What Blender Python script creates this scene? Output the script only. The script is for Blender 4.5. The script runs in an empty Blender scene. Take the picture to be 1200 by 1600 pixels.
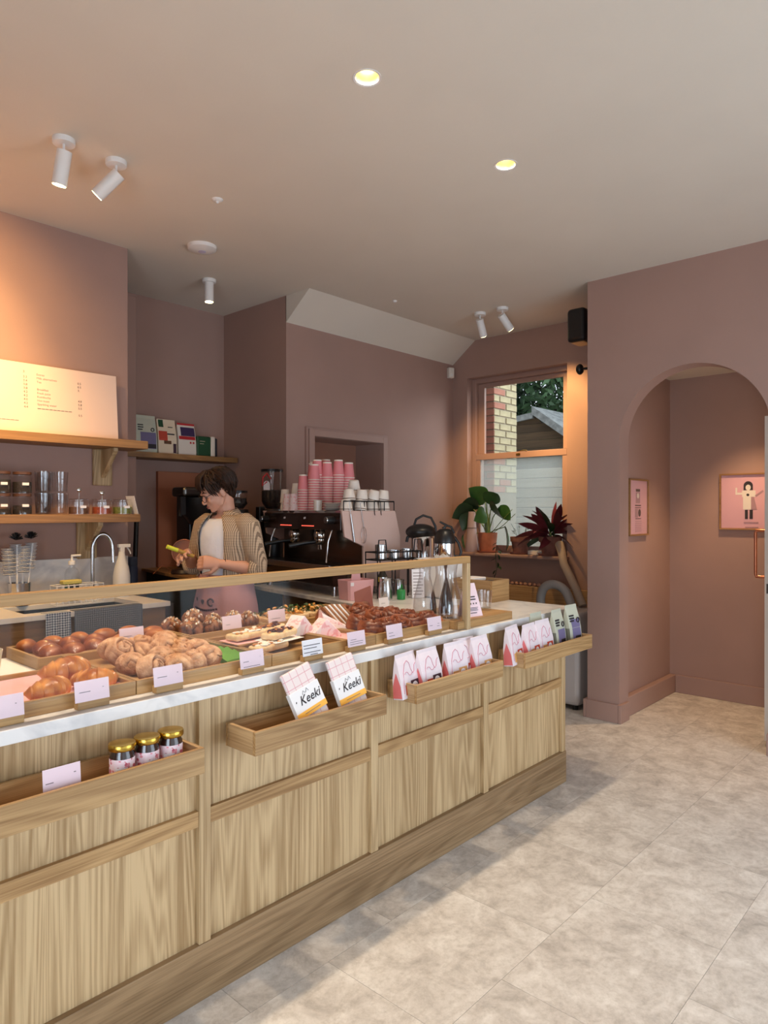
import bpy, bmesh, math, random
from mathutils import Vector, Matrix, Euler

C = bpy.context.scene.collection
SC = bpy.context.scene
PI = math.pi
random.seed(7)


def rad(d):
    return math.radians(d)


def s(r, g, b):
    """sRGB 0-255 -> linear"""
    def f(c):
        c /= 255.0
        return c / 12.92 if c <= 0.04045 else ((c + 0.055) / 1.055) ** 2.4
    return (f(r), f(g), f(b), 1.0)


# ------------------------------------------------------------------ camera
cam_d = bpy.data.cameras.new('camera')
cam = bpy.data.objects.new('camera', cam_d)
C.objects.link(cam)
cam.location = (0, 0, 1.45)
cam.rotation_euler = (rad(89.9), 0, rad(42.37 - 90))
cam_d.sensor_fit = 'VERTICAL'
cam_d.sensor_height = 36
cam_d.lens = 36 * 1081 / 1600
cam_d.clip_start = 0.05
SC.camera = cam

# ------------------------------------------------------------------ world, view, lights
SC.view_settings.view_transform = 'Standard'
SC.view_settings.look = 'None'
SC.view_settings.gamma = 1
SC.view_settings.use_curve_mapping = False
SC.view_settings.exposure = 0.12
w = bpy.data.worlds.new('sky')
SC.world = w
w.use_nodes = True
w.node_tree.nodes['Background'].inputs[0].default_value = (0.80, 0.90, 1.0, 1)
w.node_tree.nodes['Background'].inputs[1].default_value = 1.3

WARM = (1.0, 0.60, 0.22)
WARM2 = (1.0, 0.80, 0.58)


def area(name, loc, size, rot, power, col):
    d = bpy.data.lights.new(name, 'AREA')
    d.shape = 'RECTANGLE'
    d.size, d.size_y = size
    d.energy = power
    d.color = col
    o = bpy.data.objects.new(name, d)
    C.objects.link(o)
    o.location = loc
    o.rotation_euler = rot
    return o


def spot(name, loc, target, power, col, cone=60, blend=0.6, soft=0.03):
    d = bpy.data.lights.new(name, 'SPOT')
    d.energy = power
    d.color = col
    d.spot_size = rad(cone)
    d.spot_blend = blend
    d.shadow_soft_size = soft
    o = bpy.data.objects.new(name, d)
    C.objects.link(o)
    o.location = loc
    o.rotation_euler = (Vector(target) - Vector(loc)).to_track_quat('-Z', 'Y').to_euler()
    return o


# daylight through the shop windows behind the camera
area('daylight_shopfront', (2.75, -1.22, 1.0), (2.5, 1.7), (rad(90), 0, 0), 46, (0.72, 0.86, 1.0))
area('daylight_side', (-1.66, -0.30, 0.95), (1.7, 1.5), (rad(90), 0, rad(-90)), 66, (0.72, 0.86, 1.0))
# daylight reaching the garden window
area('daylight_garden', (6.9, 1.6, 3.6), (2.0, 2.0), (rad(20), rad(45), 0), 90, (0.95, 0.98, 1.0))

# ------------------------------------------------------------------ helpers


class MB:
    """collects shapes, builds them as ONE mesh object"""

    def __init__(self):
        self.v, self.f, self.m = [], [], []
        self.T = Matrix.Identity(4)
        self.mi = 0

    def add(self, vs, fs, mi=None):
        n = len(self.v)
        T = self.T
        self.v += [tuple(T @ Vector(p)) for p in vs]
        mi = self.mi if mi is None else mi
        for f in fs:
            self.f.append([i + n for i in f])
            self.m.append(mi)
        return self

    def box(self, x0, x1, y0, y1, z0, z1, mi=None):
        vs = [(x, y, z) for z in (z0, z1) for y in (y0, y1) for x in (x0, x1)]
        return self.add(vs, [(0, 2, 3, 1), (4, 5, 7, 6), (0, 1, 5, 4), (2, 6, 7, 3), (0, 4, 6, 2), (1, 3, 7, 5)], mi)

    def ring_loft(self, rings, closed=True, cap=True, mi=None):
        n = len(rings[0])
        vs = [p for r in rings for p in r]
        fs = []
        for k in range(len(rings) - 1):
            for i in range(n if closed else n - 1):
                j = (i + 1) % n
                fs.append((k * n + i, k * n + j, (k + 1) * n + j, (k + 1) * n + i))
        if cap and closed:
            fs.append(tuple(reversed(range(n))))
            fs.append(tuple((len(rings) - 1) * n + i for i in range(n)))
        return self.add(vs, fs, mi)

    def lathe(self, prof, c=(0, 0, 0), n=20, mi=None, cap=True, sx=1, sy=1):
        rings = []
        for r, z in prof:
            rings.append([(c[0] + sx * r * math.cos(2 * PI * i / n), c[1] + sy * r * math.sin(2 * PI * i / n), c[2] + z) for i in range(n)])
        return self.ring_loft(rings, True, cap, mi)

    def tube(self, pts, r, n=8, mi=None, cap=True, flat=1.0, up=None):
        pts = [Vector(p) for p in pts]
        rs = r if isinstance(r, (list, tuple)) else [r] * len(pts)
        rings = []
        ref = Vector(up) if up else Vector((0, 0, 1))
        a = None
        for i, p in enumerate(pts):
            t = (pts[min(i + 1, len(pts) - 1)] - pts[max(i - 1, 0)])
            if t.length < 1e-9:
                t = Vector((0, 0, 1))
            t.normalize()
            if a is None or up:
                a = t.cross(ref)
                if a.length < 1e-3:
                    a = t.cross(Vector((1, 0, 0)))
            else:
                a = a - t * a.dot(t)
                if a.length < 1e-4:
                    a = t.cross(Vector((0.3, 1, 0)))
            a.normalize()
            b = t.cross(a)
            rings.append([tuple(p + a * (rs[i] * math.cos(2 * PI * k / n)) + b * (rs[i] * flat * math.sin(2 * PI * k / n))) for k in range(n)])
        return self.ring_loft(rings, True, cap, mi)

    def sph(self, c, r, n=12, m=8, mi=None):
        rx, ry, rz = r if isinstance(r, (list, tuple)) else (r, r, r)
        vs = [(c[0], c[1], c[2] - rz)]
        for j in range(1, m):
            a = -PI / 2 + PI * j / m
            for i in range(n):
                b = 2 * PI * i / n
                vs.append((c[0] + rx * math.cos(a) * math.cos(b), c[1] + ry * math.cos(a) * math.sin(b), c[2] + rz * math.sin(a)))
        vs.append((c[0], c[1], c[2] + rz))
        fs = []
        for i in range(n):
            fs.append((0, 1 + (i + 1) % n, 1 + i))
            fs.append((len(vs) - 1, 1 + (m - 2) * n + i, 1 + (m - 2) * n + (i + 1) % n))
        for j in range(m - 2):
            for i in range(n):
                k = (i + 1) % n
                fs.append((1 + j * n + i, 1 + j * n + k, 1 + (j + 1) * n + k, 1 + (j + 1) * n + i))
        return self.add(vs, fs, mi)

    def prism(self, poly, d0, d1, ax='y', mi=None):
        """polygon in the plane across ax, pushed from d0 to d1; poly as (a, b): x,z for y; y,z for x; x,y for z"""
        def P(a, b, d):
            return {'y': (a, d, b), 'x': (d, a, b), 'z': (a, b, d)}[ax]
        n = len(poly)
        vs = [P(a, b, d0) for a, b in poly] + [P(a, b, d1) for a, b in poly]
        fs = [tuple(range(n)), tuple(reversed(range(n, 2 * n)))]
        for i in range(n):
            j = (i + 1) % n
            fs.append((i, n + i, n + j, j))
        return self.add(vs, fs, mi)

    def build(self, name, mats, parent=None, loc=None, smooth=False, bevel=0, kind=None, seg=2):
        me = bpy.data.meshes.new(name)
        me.from_pydata(self.v, [], self.f)
        if not isinstance(mats, (list, tuple)):
            mats = [mats]
        for m in mats:
            me.materials.append(m)
        if len(mats) > 1:
            me.polygons.foreach_set('material_index', self.m)
        bm = bmesh.new()
        bm.from_mesh(me)
        bmesh.ops.recalc_face_normals(bm, faces=bm.faces)
        bm.to_mesh(me)
        bm.free()
        if smooth:
            me.polygons.foreach_set('use_smooth', [True] * len(me.polygons))
            me.set_sharp_from_angle(angle=rad(smooth if smooth is not True else 45))
        me.update()
        o = bpy.data.objects.new(name, me)
        C.objects.link(o)
        if bevel:
            b = o.modifiers.new('bevel', 'BEVEL')
            b.width = bevel
            b.segments = seg
            b.limit_method = 'ANGLE'
            b.angle_limit = rad(40)
        if parent is not None:
            o.parent = parent
        if loc is not None:
            o.location = loc
        if kind:
            o['kind'] = kind
        return o


def thing(name, label, cat, loc=(0, 0, 0), rotz=0, group=None, rot=None):
    o = bpy.data.objects.new(name, None)
    C.objects.link(o)
    o.empty_display_size = 0.05
    o.location = loc
    o.rotation_euler = rot if rot else (0, 0, rotz)
    o['label'] = label
    o['category'] = cat
    if group:
        o['group'] = group
    return o


def tag(o, label, cat, group=None):
    o['label'] = label
    o['category'] = cat
    if group:
        o['group'] = group
    return o


def struct(o):
    o['kind'] = 'structure'
    return o


def copy_tree(o, parent=None):
    c = o.copy()
    C.objects.link(c)
    if parent is not None:
        c.parent = parent
    for ch in list(o.children):
        copy_tree(ch, c)
    return c


def place(o, loc, rotz=0, label=None, group=None, rot=None, scale=None):
    o.location = loc
    o.rotation_euler = rot if rot else (0, 0, rotz)
    if label:
        o['label'] = label
    if group:
        o['group'] = group
    if scale:
        o.scale = (scale,) * 3 if not isinstance(scale, tuple) else scale
    return o


# ------------------------------------------------------------------ materials
def new_mat(name):
    m = bpy.data.materials.new(name)
    m.use_nodes = True
    nt = m.node_tree
    return m, nt, nt.nodes['Principled BSDF']


def M(name, col, rough=0.5, metal=0.0, vary=0.0, scale=20, bump=0.0, bscale=60, emit=None, es=1, coat=0, col2=None, spec=None, sss=0):
    m, nt, p = new_mat(name)
    N, L = nt.nodes, nt.links
    p.inputs['Base Color'].default_value = col
    p.inputs['Roughness'].default_value = rough
    p.inputs['Metallic'].default_value = metal
    if coat:
        p.inputs['Coat Weight'].default_value = coat
        p.inputs['Coat Roughness'].default_value = 0.15
    if spec is not None:
        p.inputs['Specular IOR Level'].default_value = spec
    if sss:
        p.inputs['Subsurface Weight'].default_value = sss
        p.inputs['Subsurface Radius'].default_value = (0.01, 0.004, 0.002)
    tc = N.new('ShaderNodeTexCoord')
    if vary or col2:
        n = N.new('ShaderNodeTexNoise')
        n.inputs['Scale'].default_value = scale
        n.inputs['Detail'].default_value = 5
        L.new(tc.outputs['Object'], n.inputs['Vector'])
        r = N.new('ShaderNodeValToRGB')
        r.color_ramp.elements[0].position = 0.32
        r.color_ramp.elements[1].position = 0.68
        c2 = col2 if col2 else tuple(min(1, c * (1 + vary)) for c in col[:3]) + (1,)
        c1 = col if col2 else tuple(c * (1 - vary) for c in col[:3]) + (1,)
        r.color_ramp.elements[0].color = c1
        r.color_ramp.elements[1].color = c2
        L.new(n.outputs['Fac'], r.inputs['Fac'])
        L.new(r.outputs['Color'], p.inputs['Base Color'])
    if bump:
        n = N.new('ShaderNodeTexNoise')
        n.inputs['Scale'].default_value = bscale
        n.inputs['Detail'].default_value = 4
        L.new(tc.outputs['Object'], n.inputs['Vector'])
        b = N.new('ShaderNodeBump')
        b.inputs['Strength'].default_value = bump
        b.inputs['Distance'].default_value = 0.01
        L.new(n.outputs['Fac'], b.inputs['Height'])
        L.new(b.outputs['Normal'], p.inputs['Normal'])
    if emit:
        p.inputs['Emission Color'].default_value = emit
        p.inputs['Emission Strength'].default_value = es
    return m


def oak(name, axis='z', light=s(200, 172, 130), dark=s(152, 122, 82), fine=1.0, cath=0.5, seed=0.0, rough=0.5):
    """oak with the grain running along axis"""
    m, nt, p = new_mat(name)
    N, L = nt.nodes, nt.links
    tc = N.new('ShaderNodeTexCoord')
    oi = N.new('ShaderNodeObjectInfo')
    add = N.new('ShaderNodeVectorMath')
    add.operation = 'ADD'
    mul = N.new('ShaderNodeVectorMath')
    mul.operation = 'MULTIPLY'
    mul.inputs[1].default_value = (3.1, 2.3, 1.7)
    comb = N.new('ShaderNodeCombineXYZ')
    for i in range(3):
        L.new(oi.outputs['Random'], comb.inputs[i])
    L.new(comb.outputs[0], mul.inputs[0])
    L.new(tc.outputs['Object'], add.inputs[0])
    L.new(mul.outputs[0], add.inputs[1])
    def mapped(cross, along):
        mp = N.new('ShaderNodeMapping')
        mp.inputs['Location'].default_value = (seed, seed * 1.3, seed * 0.7)
        mp.inputs['Scale'].default_value = tuple(along if k == axis else cross for k in 'xyz')
        L.new(add.outputs[0], mp.inputs['Vector'])
        return mp
    n1 = N.new('ShaderNodeTexNoise')
    n1.inputs['Scale'].default_value = 1.0
    n1.inputs['Detail'].default_value = 1.5
    n1.inputs['Distortion'].default_value = 0.3
    L.new(mapped(7.5, 0.42).outputs[0], n1.inputs['Vector'])
    # contour lines of a slow noise: cathedral grain
    mm = N.new('ShaderNodeMath')
    mm.operation = 'MULTIPLY'
    mm.inputs[1].default_value = 120.0
    L.new(n1.outputs['Fac'], mm.inputs[0])
    sn = N.new('ShaderNodeMath')
    sn.operation = 'SINE'
    L.new(mm.outputs[0], sn.inputs[0])
    n2 = N.new('ShaderNodeTexNoise')
    n2.inputs['Scale'].default_value = 1.0
    n2.inputs['Detail'].default_value = 5
    n2.inputs['Roughness'].default_value = 0.6
    L.new(mapped(230 * fine, 4.0).outputs[0], n2.inputs['Vector'])
    n3 = N.new('ShaderNodeTexNoise')
    n3.inputs['Scale'].default_value = 1.0
    n3.inputs['Detail'].default_value = 2
    L.new(mapped(14, 0.9).outputs[0], n3.inputs['Vector'])
    m3 = N.new('ShaderNodeMath')
    m3.operation = 'MULTIPLY_ADD'
    m3.inputs[1].default_value = 0.45
    L.new(n3.outputs['Fac'], m3.inputs[0])
    hf = N.new('ShaderNodeMath')
    hf.operation = 'MULTIPLY'
    hf.inputs[1].default_value = 0.55
    L.new(n2.outputs['Fac'], hf.inputs[0])
    L.new(hf.outputs[0], m3.inputs[2])
    ma = N.new('ShaderNodeMath')
    ma.operation = 'MULTIPLY_ADD'
    ma.inputs[1].default_value = cath * 0.15
    L.new(sn.outputs[0], ma.inputs[0])
    L.new(m3.outputs[0], ma.inputs[2])
    r = N.new('ShaderNodeValToRGB')
    r.color_ramp.elements[0].position = 0.33
    r.color_ramp.elements[1].position = 0.62
    r.color_ramp.elements[0].color = dark
    r.color_ramp.elements[1].color = light
    L.new(ma.outputs[0], r.inputs['Fac'])
    # slight difference board to board
    hs = N.new('ShaderNodeHueSaturation')
    mr = N.new('ShaderNodeMapRange')
    mr.inputs['To Min'].default_value = 0.93
    mr.inputs['To Max'].default_value = 1.06
    L.new(oi.outputs['Random'], mr.inputs['Value'])
    L.new(mr.outputs[0], hs.inputs['Value'])
    L.new(r.outputs['Color'], hs.inputs['Color'])
    L.new(hs.outputs['Color'], p.inputs['Base Color'])
    p.inputs['Roughness'].default_value = rough
    b = N.new('ShaderNodeBump')
    b.inputs['Strength'].default_value = 0.12
    b.inputs['Distance'].default_value = 0.002
    L.new(ma.outputs[0], b.inputs['Height'])
    L.new(b.outputs['Normal'], p.inputs['Normal'])
    return m


def clear(name, tint=(1, 1, 1, 1), refl=0.9, edge=0.55, rough=0.02, base=0.04):
    """clear thin glass: see-through head on, reflecting towards the edges"""
    m, nt, p = new_mat(name)
    N, L = nt.nodes, nt.links
    N.remove(p)
    out = N['Material Output']
    tr = N.new('ShaderNodeBsdfTransparent')
    tr.inputs[0].default_value = tint
    gl = N.new('ShaderNodeBsdfGlossy')
    gl.inputs['Color'].default_value = (refl, refl, refl, 1)
    gl.inputs['Roughness'].default_value = rough
    lw = N.new('ShaderNodeLayerWeight')
    lw.inputs['Blend'].default_value = 0.35
    pw = N.new('ShaderNodeMath')
    pw.operation = 'POWER'
    pw.inputs[1].default_value = 2.2
    L.new(lw.outputs['Facing'], pw.inputs[0])
    mr = N.new('ShaderNodeMapRange')
    mr.inputs['To Min'].default_value = base
    mr.inputs['To Max'].default_value = edge
    L.new(pw.outputs[0], mr.inputs['Value'])
    mx = N.new('ShaderNodeMixShader')
    L.new(mr.outputs[0], mx.inputs[0])
    L.new(tr.outputs[0], mx.inputs[1])
    L.new(gl.outputs[0], mx.inputs[2])
    L.new(mx.outputs[0], out.inputs['Surface'])
    return m


def gingham(name, base, line, cell=0.006, width=0.5, rough=0.9, axes=('x', 'z'), line2=None, mixv=0.6):
    """woven check: stripes along two object axes"""
    m, nt, p = new_mat(name)
    N, L = nt.nodes, nt.links
    tc = N.new('ShaderNodeTexCoord')
    sep = N.new('ShaderNodeSeparateXYZ')
    L.new(tc.outputs['Object'], sep.inputs[0])
    masks = []
    for ax in axes:
        md = N.new('ShaderNodeMath')
        md.operation = 'PINGPONG'
        md.inputs[1].default_value = cell / 2
        L.new(sep.outputs['xyz'.index(ax)], md.inputs[0])
        lt = N.new('ShaderNodeMath')
        lt.operation = 'LESS_THAN'
        lt.inputs[1].default_value = cell * width / 2
        L.new(md.outputs[0], lt.inputs[0])
        masks.append(lt)
    ad = N.new('ShaderNodeMath')
    ad.operation = 'ADD'
    L.new(masks[0].outputs[0], ad.inputs[0])
    L.new(masks[1].outputs[0], ad.inputs[1])
    sc_ = N.new('ShaderNodeMath')
    sc_.operation = 'MULTIPLY'
    sc_.inputs[1].default_value = mixv
    sc_.use_clamp = True
    L.new(ad.outputs[0], sc_.inputs[0])
    mx = N.new('ShaderNodeMix')
    mx.data_type = 'RGBA'
    mx.inputs['A'].default_value = base
    mx.inputs['B'].default_value = line
    L.new(sc_.outputs[0], mx.inputs['Factor'])
    L.new(mx.outputs['Result'], p.inputs['Base Color'])
    p.inputs['Roughness'].default_value = rough
    return m


WALLC = s(163, 131, 119)
m_wall = M('pink_wall_paint', WALLC, 0.75, vary=0.03, scale=3, bump=0.06, bscale=180)
m_trimp = M('pink_trim_paint', s(163, 131, 119), 0.5)
m_ceil = M('ceiling_paint', s(216, 206, 192), 0.9, vary=0.02, scale=2, bump=0.05, bscale=120)
m_white = M('white_plastic', s(232, 228, 224), 0.4)
m_offw = M('white_paint', s(222, 214, 204), 0.45)
m_black = M('black_plastic', s(22, 21, 22), 0.35)
m_blackm = M('black_metal', s(26, 25, 26), 0.4, metal=0.6)
m_steel = M('steel', s(200, 200, 200), 0.22, metal=1.0)
m_dsteel = M('dark_steel', s(92, 88, 84), 0.28, metal=1.0)
m_chrome = M('chrome', s(225, 225, 225), 0.06, metal=1.0)
m_gold = M('gold_lid', s(196, 160, 70), 0.25, metal=1.0)
m_copper = M('copper', s(190, 120, 88), 0.3, metal=0.9)
m_oak_v = oak('oak_upright', 'z')
m_oak_h = oak('oak_lengthwise', 'x', light=s(184, 148, 100), dark=s(138, 102, 60), cath=0.45)
m_oak_y = oak('oak_crosswise', 'y', light=s(186, 154, 112), dark=s(142, 110, 74), cath=0.3)
m_oak_pl = oak('oak_plinth', 'x', light=s(150, 122, 88), dark=s(112, 86, 56), cath=0.45)
m_tray = oak('oak_tray', 'x', light=s(184, 144, 92), dark=s(142, 104, 60), cath=0.2)
m_shelf = oak('oak_shelf', 'x', light=s(160, 118, 70), dark=s(118, 82, 46), cath=0.3)
m_card = M('pink_card', s(232, 208, 216), 0.7)
m_cardw = M('white_card', s(238, 234, 238), 0.7)
m_ink = M('dark_ink', s(48, 42, 46), 0.8)
m_inkg = M('grey_ink', s(120, 105, 105), 0.8)
m_pinkp = M('pink_paper', s(236, 178, 176), 0.7, vary=0.08, scale=12, bump=0.35, bscale=25)
m_pinkpl = M('pink_plastic', s(226, 170, 172), 0.45)
m_paper = M('white_paper', s(240, 236, 232), 0.8)
m_glass = clear('clear_glass')
m_glass2 = clear('drinking_glass', tint=(0.965, 0.965, 0.97, 1), edge=0.6, base=0.06)
m_pane = clear('pane_glass', tint=(0.985, 0.99, 0.99, 1), edge=0.16, base=0.004)
m_black_sink = M('dark_basin', s(38, 36, 36), 0.3)
m_terra = M('terracotta', s(176, 106, 78), 0.85, vary=0.12, scale=18, bump=0.15)
m_terra2 = M('aged_terracotta', s(140, 92, 78), 0.9, vary=0.22, scale=14, bump=0.3)
m_soil = M('soil', s(50, 36, 28), 0.95, vary=0.3, scale=80, bump=0.6, bscale=90)
m_leaf = M('green_leaf', s(52, 92, 40), 0.4, vary=0.3, scale=9)
m_leafd = M('dark_green_leaf', s(36, 62, 34), 0.4, vary=0.3, scale=9)
m_leafr = M('red_leaf', s(104, 38, 46), 0.45, vary=0.35, scale=12)
m_stem = M('stem', s(104, 122, 66), 0.6)
m_hose = M('grey_hose', s(150, 146, 142), 0.5)


def marble():
    m, nt, p = new_mat('white_marble')
    N, L = nt.nodes, nt.links
    tc = N.new('ShaderNodeTexCoord')
    n1 = N.new('ShaderNodeTexNoise')
    n1.inputs['Scale'].default_value = 5
    n1.inputs['Detail'].default_value = 8
    n1.inputs['Distortion'].default_value = 1.4
    L.new(tc.outputs['Object'], n1.inputs['Vector'])
    r = N.new('ShaderNodeValToRGB')
    e = r.color_ramp.elements
    e[0].position, e[1].position = 0.30, 0.56
    e[0].color, e[1].color = s(196, 194, 194), s(232, 228, 224)
    L.new(n1.outputs['Fac'], r.inputs['Fac'])
    L.new(r.outputs['Color'], p.inputs['Base Color'])
    p.inputs['Roughness'].default_value = 0.3
    return m


m_marble = marble()


def floor_mat():
    m, nt, p = new_mat('stone_look_tile')
    N, L = nt.nodes, nt.links
    tc = N.new('ShaderNodeTexCoord')
    oi = N.new('ShaderNodeObjectInfo')
    comb = N.new('ShaderNodeCombineXYZ')
    mu = N.new('ShaderNodeMath')
    mu.operation = 'MULTIPLY'
    mu.inputs[1].default_value = 2.0
    L.new(oi.outputs['Random'], mu.inputs[0])
    L.new(mu.outputs[0], comb.inputs[2])
    ad = N.new('ShaderNodeVectorMath')
    L.new(tc.outputs['Object'], ad.inputs[0])
    L.new(comb.outputs[0], ad.inputs[1])
    n1 = N.new('ShaderNodeTexNoise')
    n1.inputs['Scale'].default_value = 8.5
    n1.inputs['Detail'].default_value = 10
    n1.inputs['Roughness'].default_value = 0.68
    n1.inputs['Distortion'].default_value = 0.5
    L.new(ad.outputs[0], n1.inputs['Vector'])
    r = N.new('ShaderNodeValToRGB')
    e = r.color_ramp.elements
    e[0].position, e[1].position = 0.30, 0.66
    e[0].color, e[1].color = s(172, 165, 158), s(222, 217, 210)
    x = e.new(0.48)
    x.color = s(202, 195, 187)
    L.new(n1.outputs['Fac'], r.inputs['Fac'])
    n2 = N.new('ShaderNodeTexNoise')
    n2.inputs['Scale'].default_value = 42
    n2.inputs['Detail'].default_value = 6
    n2.inputs['Roughness'].default_value = 0.75
    L.new(ad.outputs[0], n2.inputs['Vector'])
    r2 = N.new('ShaderNodeValToRGB')
    r2.color_ramp.elements[0].position, r2.color_ramp.elements[1].position = 0.3, 0.55
    r2.color_ramp.elements[0].color, r2.color_ramp.elements[1].color = (0.72, 0.70, 0.67, 1), (1, 1, 1, 1)
    L.new(n2.outputs['Fac'], r2.inputs['Fac'])
    mx = N.new('ShaderNodeMix')
    mx.data_type = 'RGBA'
    mx.blend_type = 'MULTIPLY'
    mx.inputs['Factor'].default_value = 0.75
    L.new(r.outputs['Color'], mx.inputs['A'])
    L.new(r2.outputs['Color'], mx.inputs['B'])
    hs = N.new('ShaderNodeHueSaturation')
    mr = N.new('ShaderNodeMapRange')
    mr.inputs['To Min'].default_value = 0.985
    mr.inputs['To Max'].default_value = 1.015
    L.new(oi.outputs['Random'], mr.inputs['Value'])
    L.new(mr.outputs[0], hs.inputs['Value'])
    L.new(mx.outputs['Result'], hs.inputs['Color'])
    L.new(hs.outputs['Color'], p.inputs['Base Color'])
    p.inputs['Roughness'].default_value = 0.62
    return m


m_floor = floor_mat()


def text(body, size, parent, loc, rot=(PI / 2, 0, 0), mat=None, shear=0.0, align='LEFT', name='lettering', sx=1.0, off=0.0):
    c = bpy.data.curves.new(name, 'FONT')
    c.body = body
    c.size = size
    c.shear = shear
    c.extrude = 0.0002
    c.offset = off
    c.align_x = align
    c.resolution_u = 2
    c.materials.append(mat or m_ink)
    tmp = bpy.data.objects.new(name + '_curve', c)
    me = bpy.data.meshes.new_from_object(tmp)
    bpy.data.objects.remove(tmp)
    if not me.materials:
        me.materials.append(mat or m_ink)
    o = bpy.data.objects.new(name, me)
    C.objects.link(o)
    o.parent = parent
    o.location = loc
    o.rotation_euler = rot
    o.scale = (sx, 1, 1)
    return o


# ================================================================== STRUCTURE
H = 3.06
XW = 5.41      # window wall
XA = 4.57      # arch wall


def slab(name, boxes, mat, bevel=0):
    b = MB()
    for bx in boxes:
        b.box(*bx)
    return struct(b.build(name, mat, bevel=bevel))


# floor: base + separate tiles with recessed joints
floor = slab('floor', [(-2.7, 5.9, -2.6, 5.1, -0.12, -0.004)], M('floor_joint', s(140, 128, 116), 0.8))
tile_me = None
TW, TH = 0.61, 0.457
tb = MB()
tb.box(-TW / 2 + 0.0006, TW / 2 - 0.0006, -TH / 2 + 0.0006, TH / 2 - 0.0006, -0.004, 0.0)
t0 = tb.build('tile', m_floor, parent=floor)
first = True
for j in range(-6, 11):
    for i in range(-5, 11):
        x = 0.30 + i * TW + (0.305 if j % 2 else 0)
        y = 0.0 + j * TH + 0.03
        if x < -1.8 or x > 5.9 or y < -1.4 or y > 4.9:
            continue
        if y > 1.95 and x < 3.3:
            if not (2.0 < x < 3.2 and 2.6 < y < 4.9):
                continue
        t = t0 if first else t0.copy()
        if not first:
            C.objects.link(t)
        first = False
        t.location = (x, y, 0)

# ceiling with two round openings for the recessed lamps
LAMPS = [(1.86, 1.781), (2.763, 1.753), (0.95, 1.80), (0.05, 1.80)]


def plate_with_holes(outline, holes, z0, z1, name, mat):
    bm = bmesh.new()
    loops = [[(x, y) for x, y in outline]] + [[(cx + r * math.cos(2 * PI * k / 32), cy + r * math.sin(2 * PI * k / 32)) for k in range(32)] for cx, cy, r in holes]
    alle = []
    for lp in loops:
        vs = [bm.verts.new((x, y, z0)) for x, y in lp]
        alle += [bm.edges.new((vs[i], vs[(i + 1) % len(vs)])) for i in range(len(vs))]
    bmesh.ops.triangle_fill(bm, edges=alle, use_beauty=True, use_dissolve=False)
    r = bmesh.ops.extrude_face_region(bm, geom=bm.faces[:])
    bmesh.ops.translate(bm, vec=(0, 0, z1 - z0), verts=[g for g in r['geom'] if isinstance(g, bmesh.types.BMVert)])
    bmesh.ops.recalc_face_normals(bm, faces=bm.faces)
    me = bpy.data.meshes.new(name)
    bm.to_mesh(me)
    bm.free()
    me.materials.append(mat)
    o = bpy.data.objects.new(name, me)
    C.objects.link(o)
    return o


ceiling = struct(plate_with_holes([(-2.7, -2.6), (5.6, -2.6), (5.6, 5.0), (-2.7, 5.0)], [(x, y, 0.046) for x, y in LAMPS], H, H + 0.14, 'ceiling', m_ceil))
roofslab = slab('ceiling_void', [(-2.7, 5.9, -2.6, 5.1, H + 0.14, H + 0.2)], m_ceil)
b = MB()
b.prism([(3.765, H + 0.01), (4.035, H + 0.01), (4.035, 2.857), (3.77, H)], 3.333, XW, 'x')
struct(b.build('ceiling_slope', m_ceil))

slab('wall_left', [(-2.6, 2.08, 4.03, 4.9, 0, H)], m_wall)
slab('wall_rear', [(2.08, 3.34, 4.83, 4.98, 0, H)], m_wall)
slab('trim_boxing', [(2.081, 2.45, 4.62, 4.8295, 0, 2.97)], m_wall, bevel=0.004)
b = MB()
NX0, NX1, NZ0, NZ1 = 3.586, 4.369, 1.05, 2.025
b.box(3.333, NX0, 4.03, 4.98, 0, H)
b.box(NX1, XW + 0.3, 4.03, 4.98, 0, H)
b.box(NX0, NX1, 4.03, 4.98, 0, NZ0)
b.box(NX0, NX1, 4.03, 4.98, NZ1, H)
b.box(NX0, NX1, 4.33, 4.98, NZ0, NZ1)
struct(b.build('wall_espresso_side', m_wall))
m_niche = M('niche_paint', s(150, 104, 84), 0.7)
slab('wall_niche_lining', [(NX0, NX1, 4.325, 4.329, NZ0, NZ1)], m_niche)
# moulded frame round the niche
b = MB()
for k, (o_, d) in enumerate([(0.072, 0.022), (0.056, 0.040), (0.024, 0.028)]):
    z1 = NZ1 + o_
    g = 0.001 + 0.001 * k
    b.box(NX0 - o_, NX0 - g, 4.03 - d, 4.0295, NZ0 + g, z1)
    b.box(NX1 + g, NX1 + o_, 4.03 - d, 4.0295, NZ0 + g, z1)
    b.box(NX0 - g, NX1 + g, 4.03 - d, 4.0295, NZ1 + g, z1 - 0.0004)
struct(b.build('trim_niche_frame', m_trimp, bevel=0.002))

# window wall
WY0, WY1, WZ0, WZ1 = 2.822, 3.861, 1.03, 2.71
slab('wall_window_side', [(XW, XW + 0.28, 2.10, WY0, 0, H), (XW, XW + 0.28, WY1, 4.9, 0, H), (XW, XW + 0.28, WY0, WY1, 0, WZ0), (XW, XW + 0.28, WY0, WY1, WZ1, H)], m_wall)
# arch wall
b = MB()
AY0, AY1 = 1.065, 1.995
AC, AR = (AY0 + AY1) / 2, (AY1 - AY0) / 2
AS = 2.388 - AR
out = [(2.227, 0), (2.227, H), (-2.5, H), (-2.5, 0), (AY0, 0), (AY0, AS)]
for k in range(1, 40):
    a = PI * k / 40
    out.append((AC - AR * math.cos(a), AS + AR * math.sin(a)))
out += [(AY1, AS), (AY1, 0)]
b.prism(out, XA, XA + 0.15, 'x')
struct(b.build('wall_arch', m_wall, smooth=30))
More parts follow.
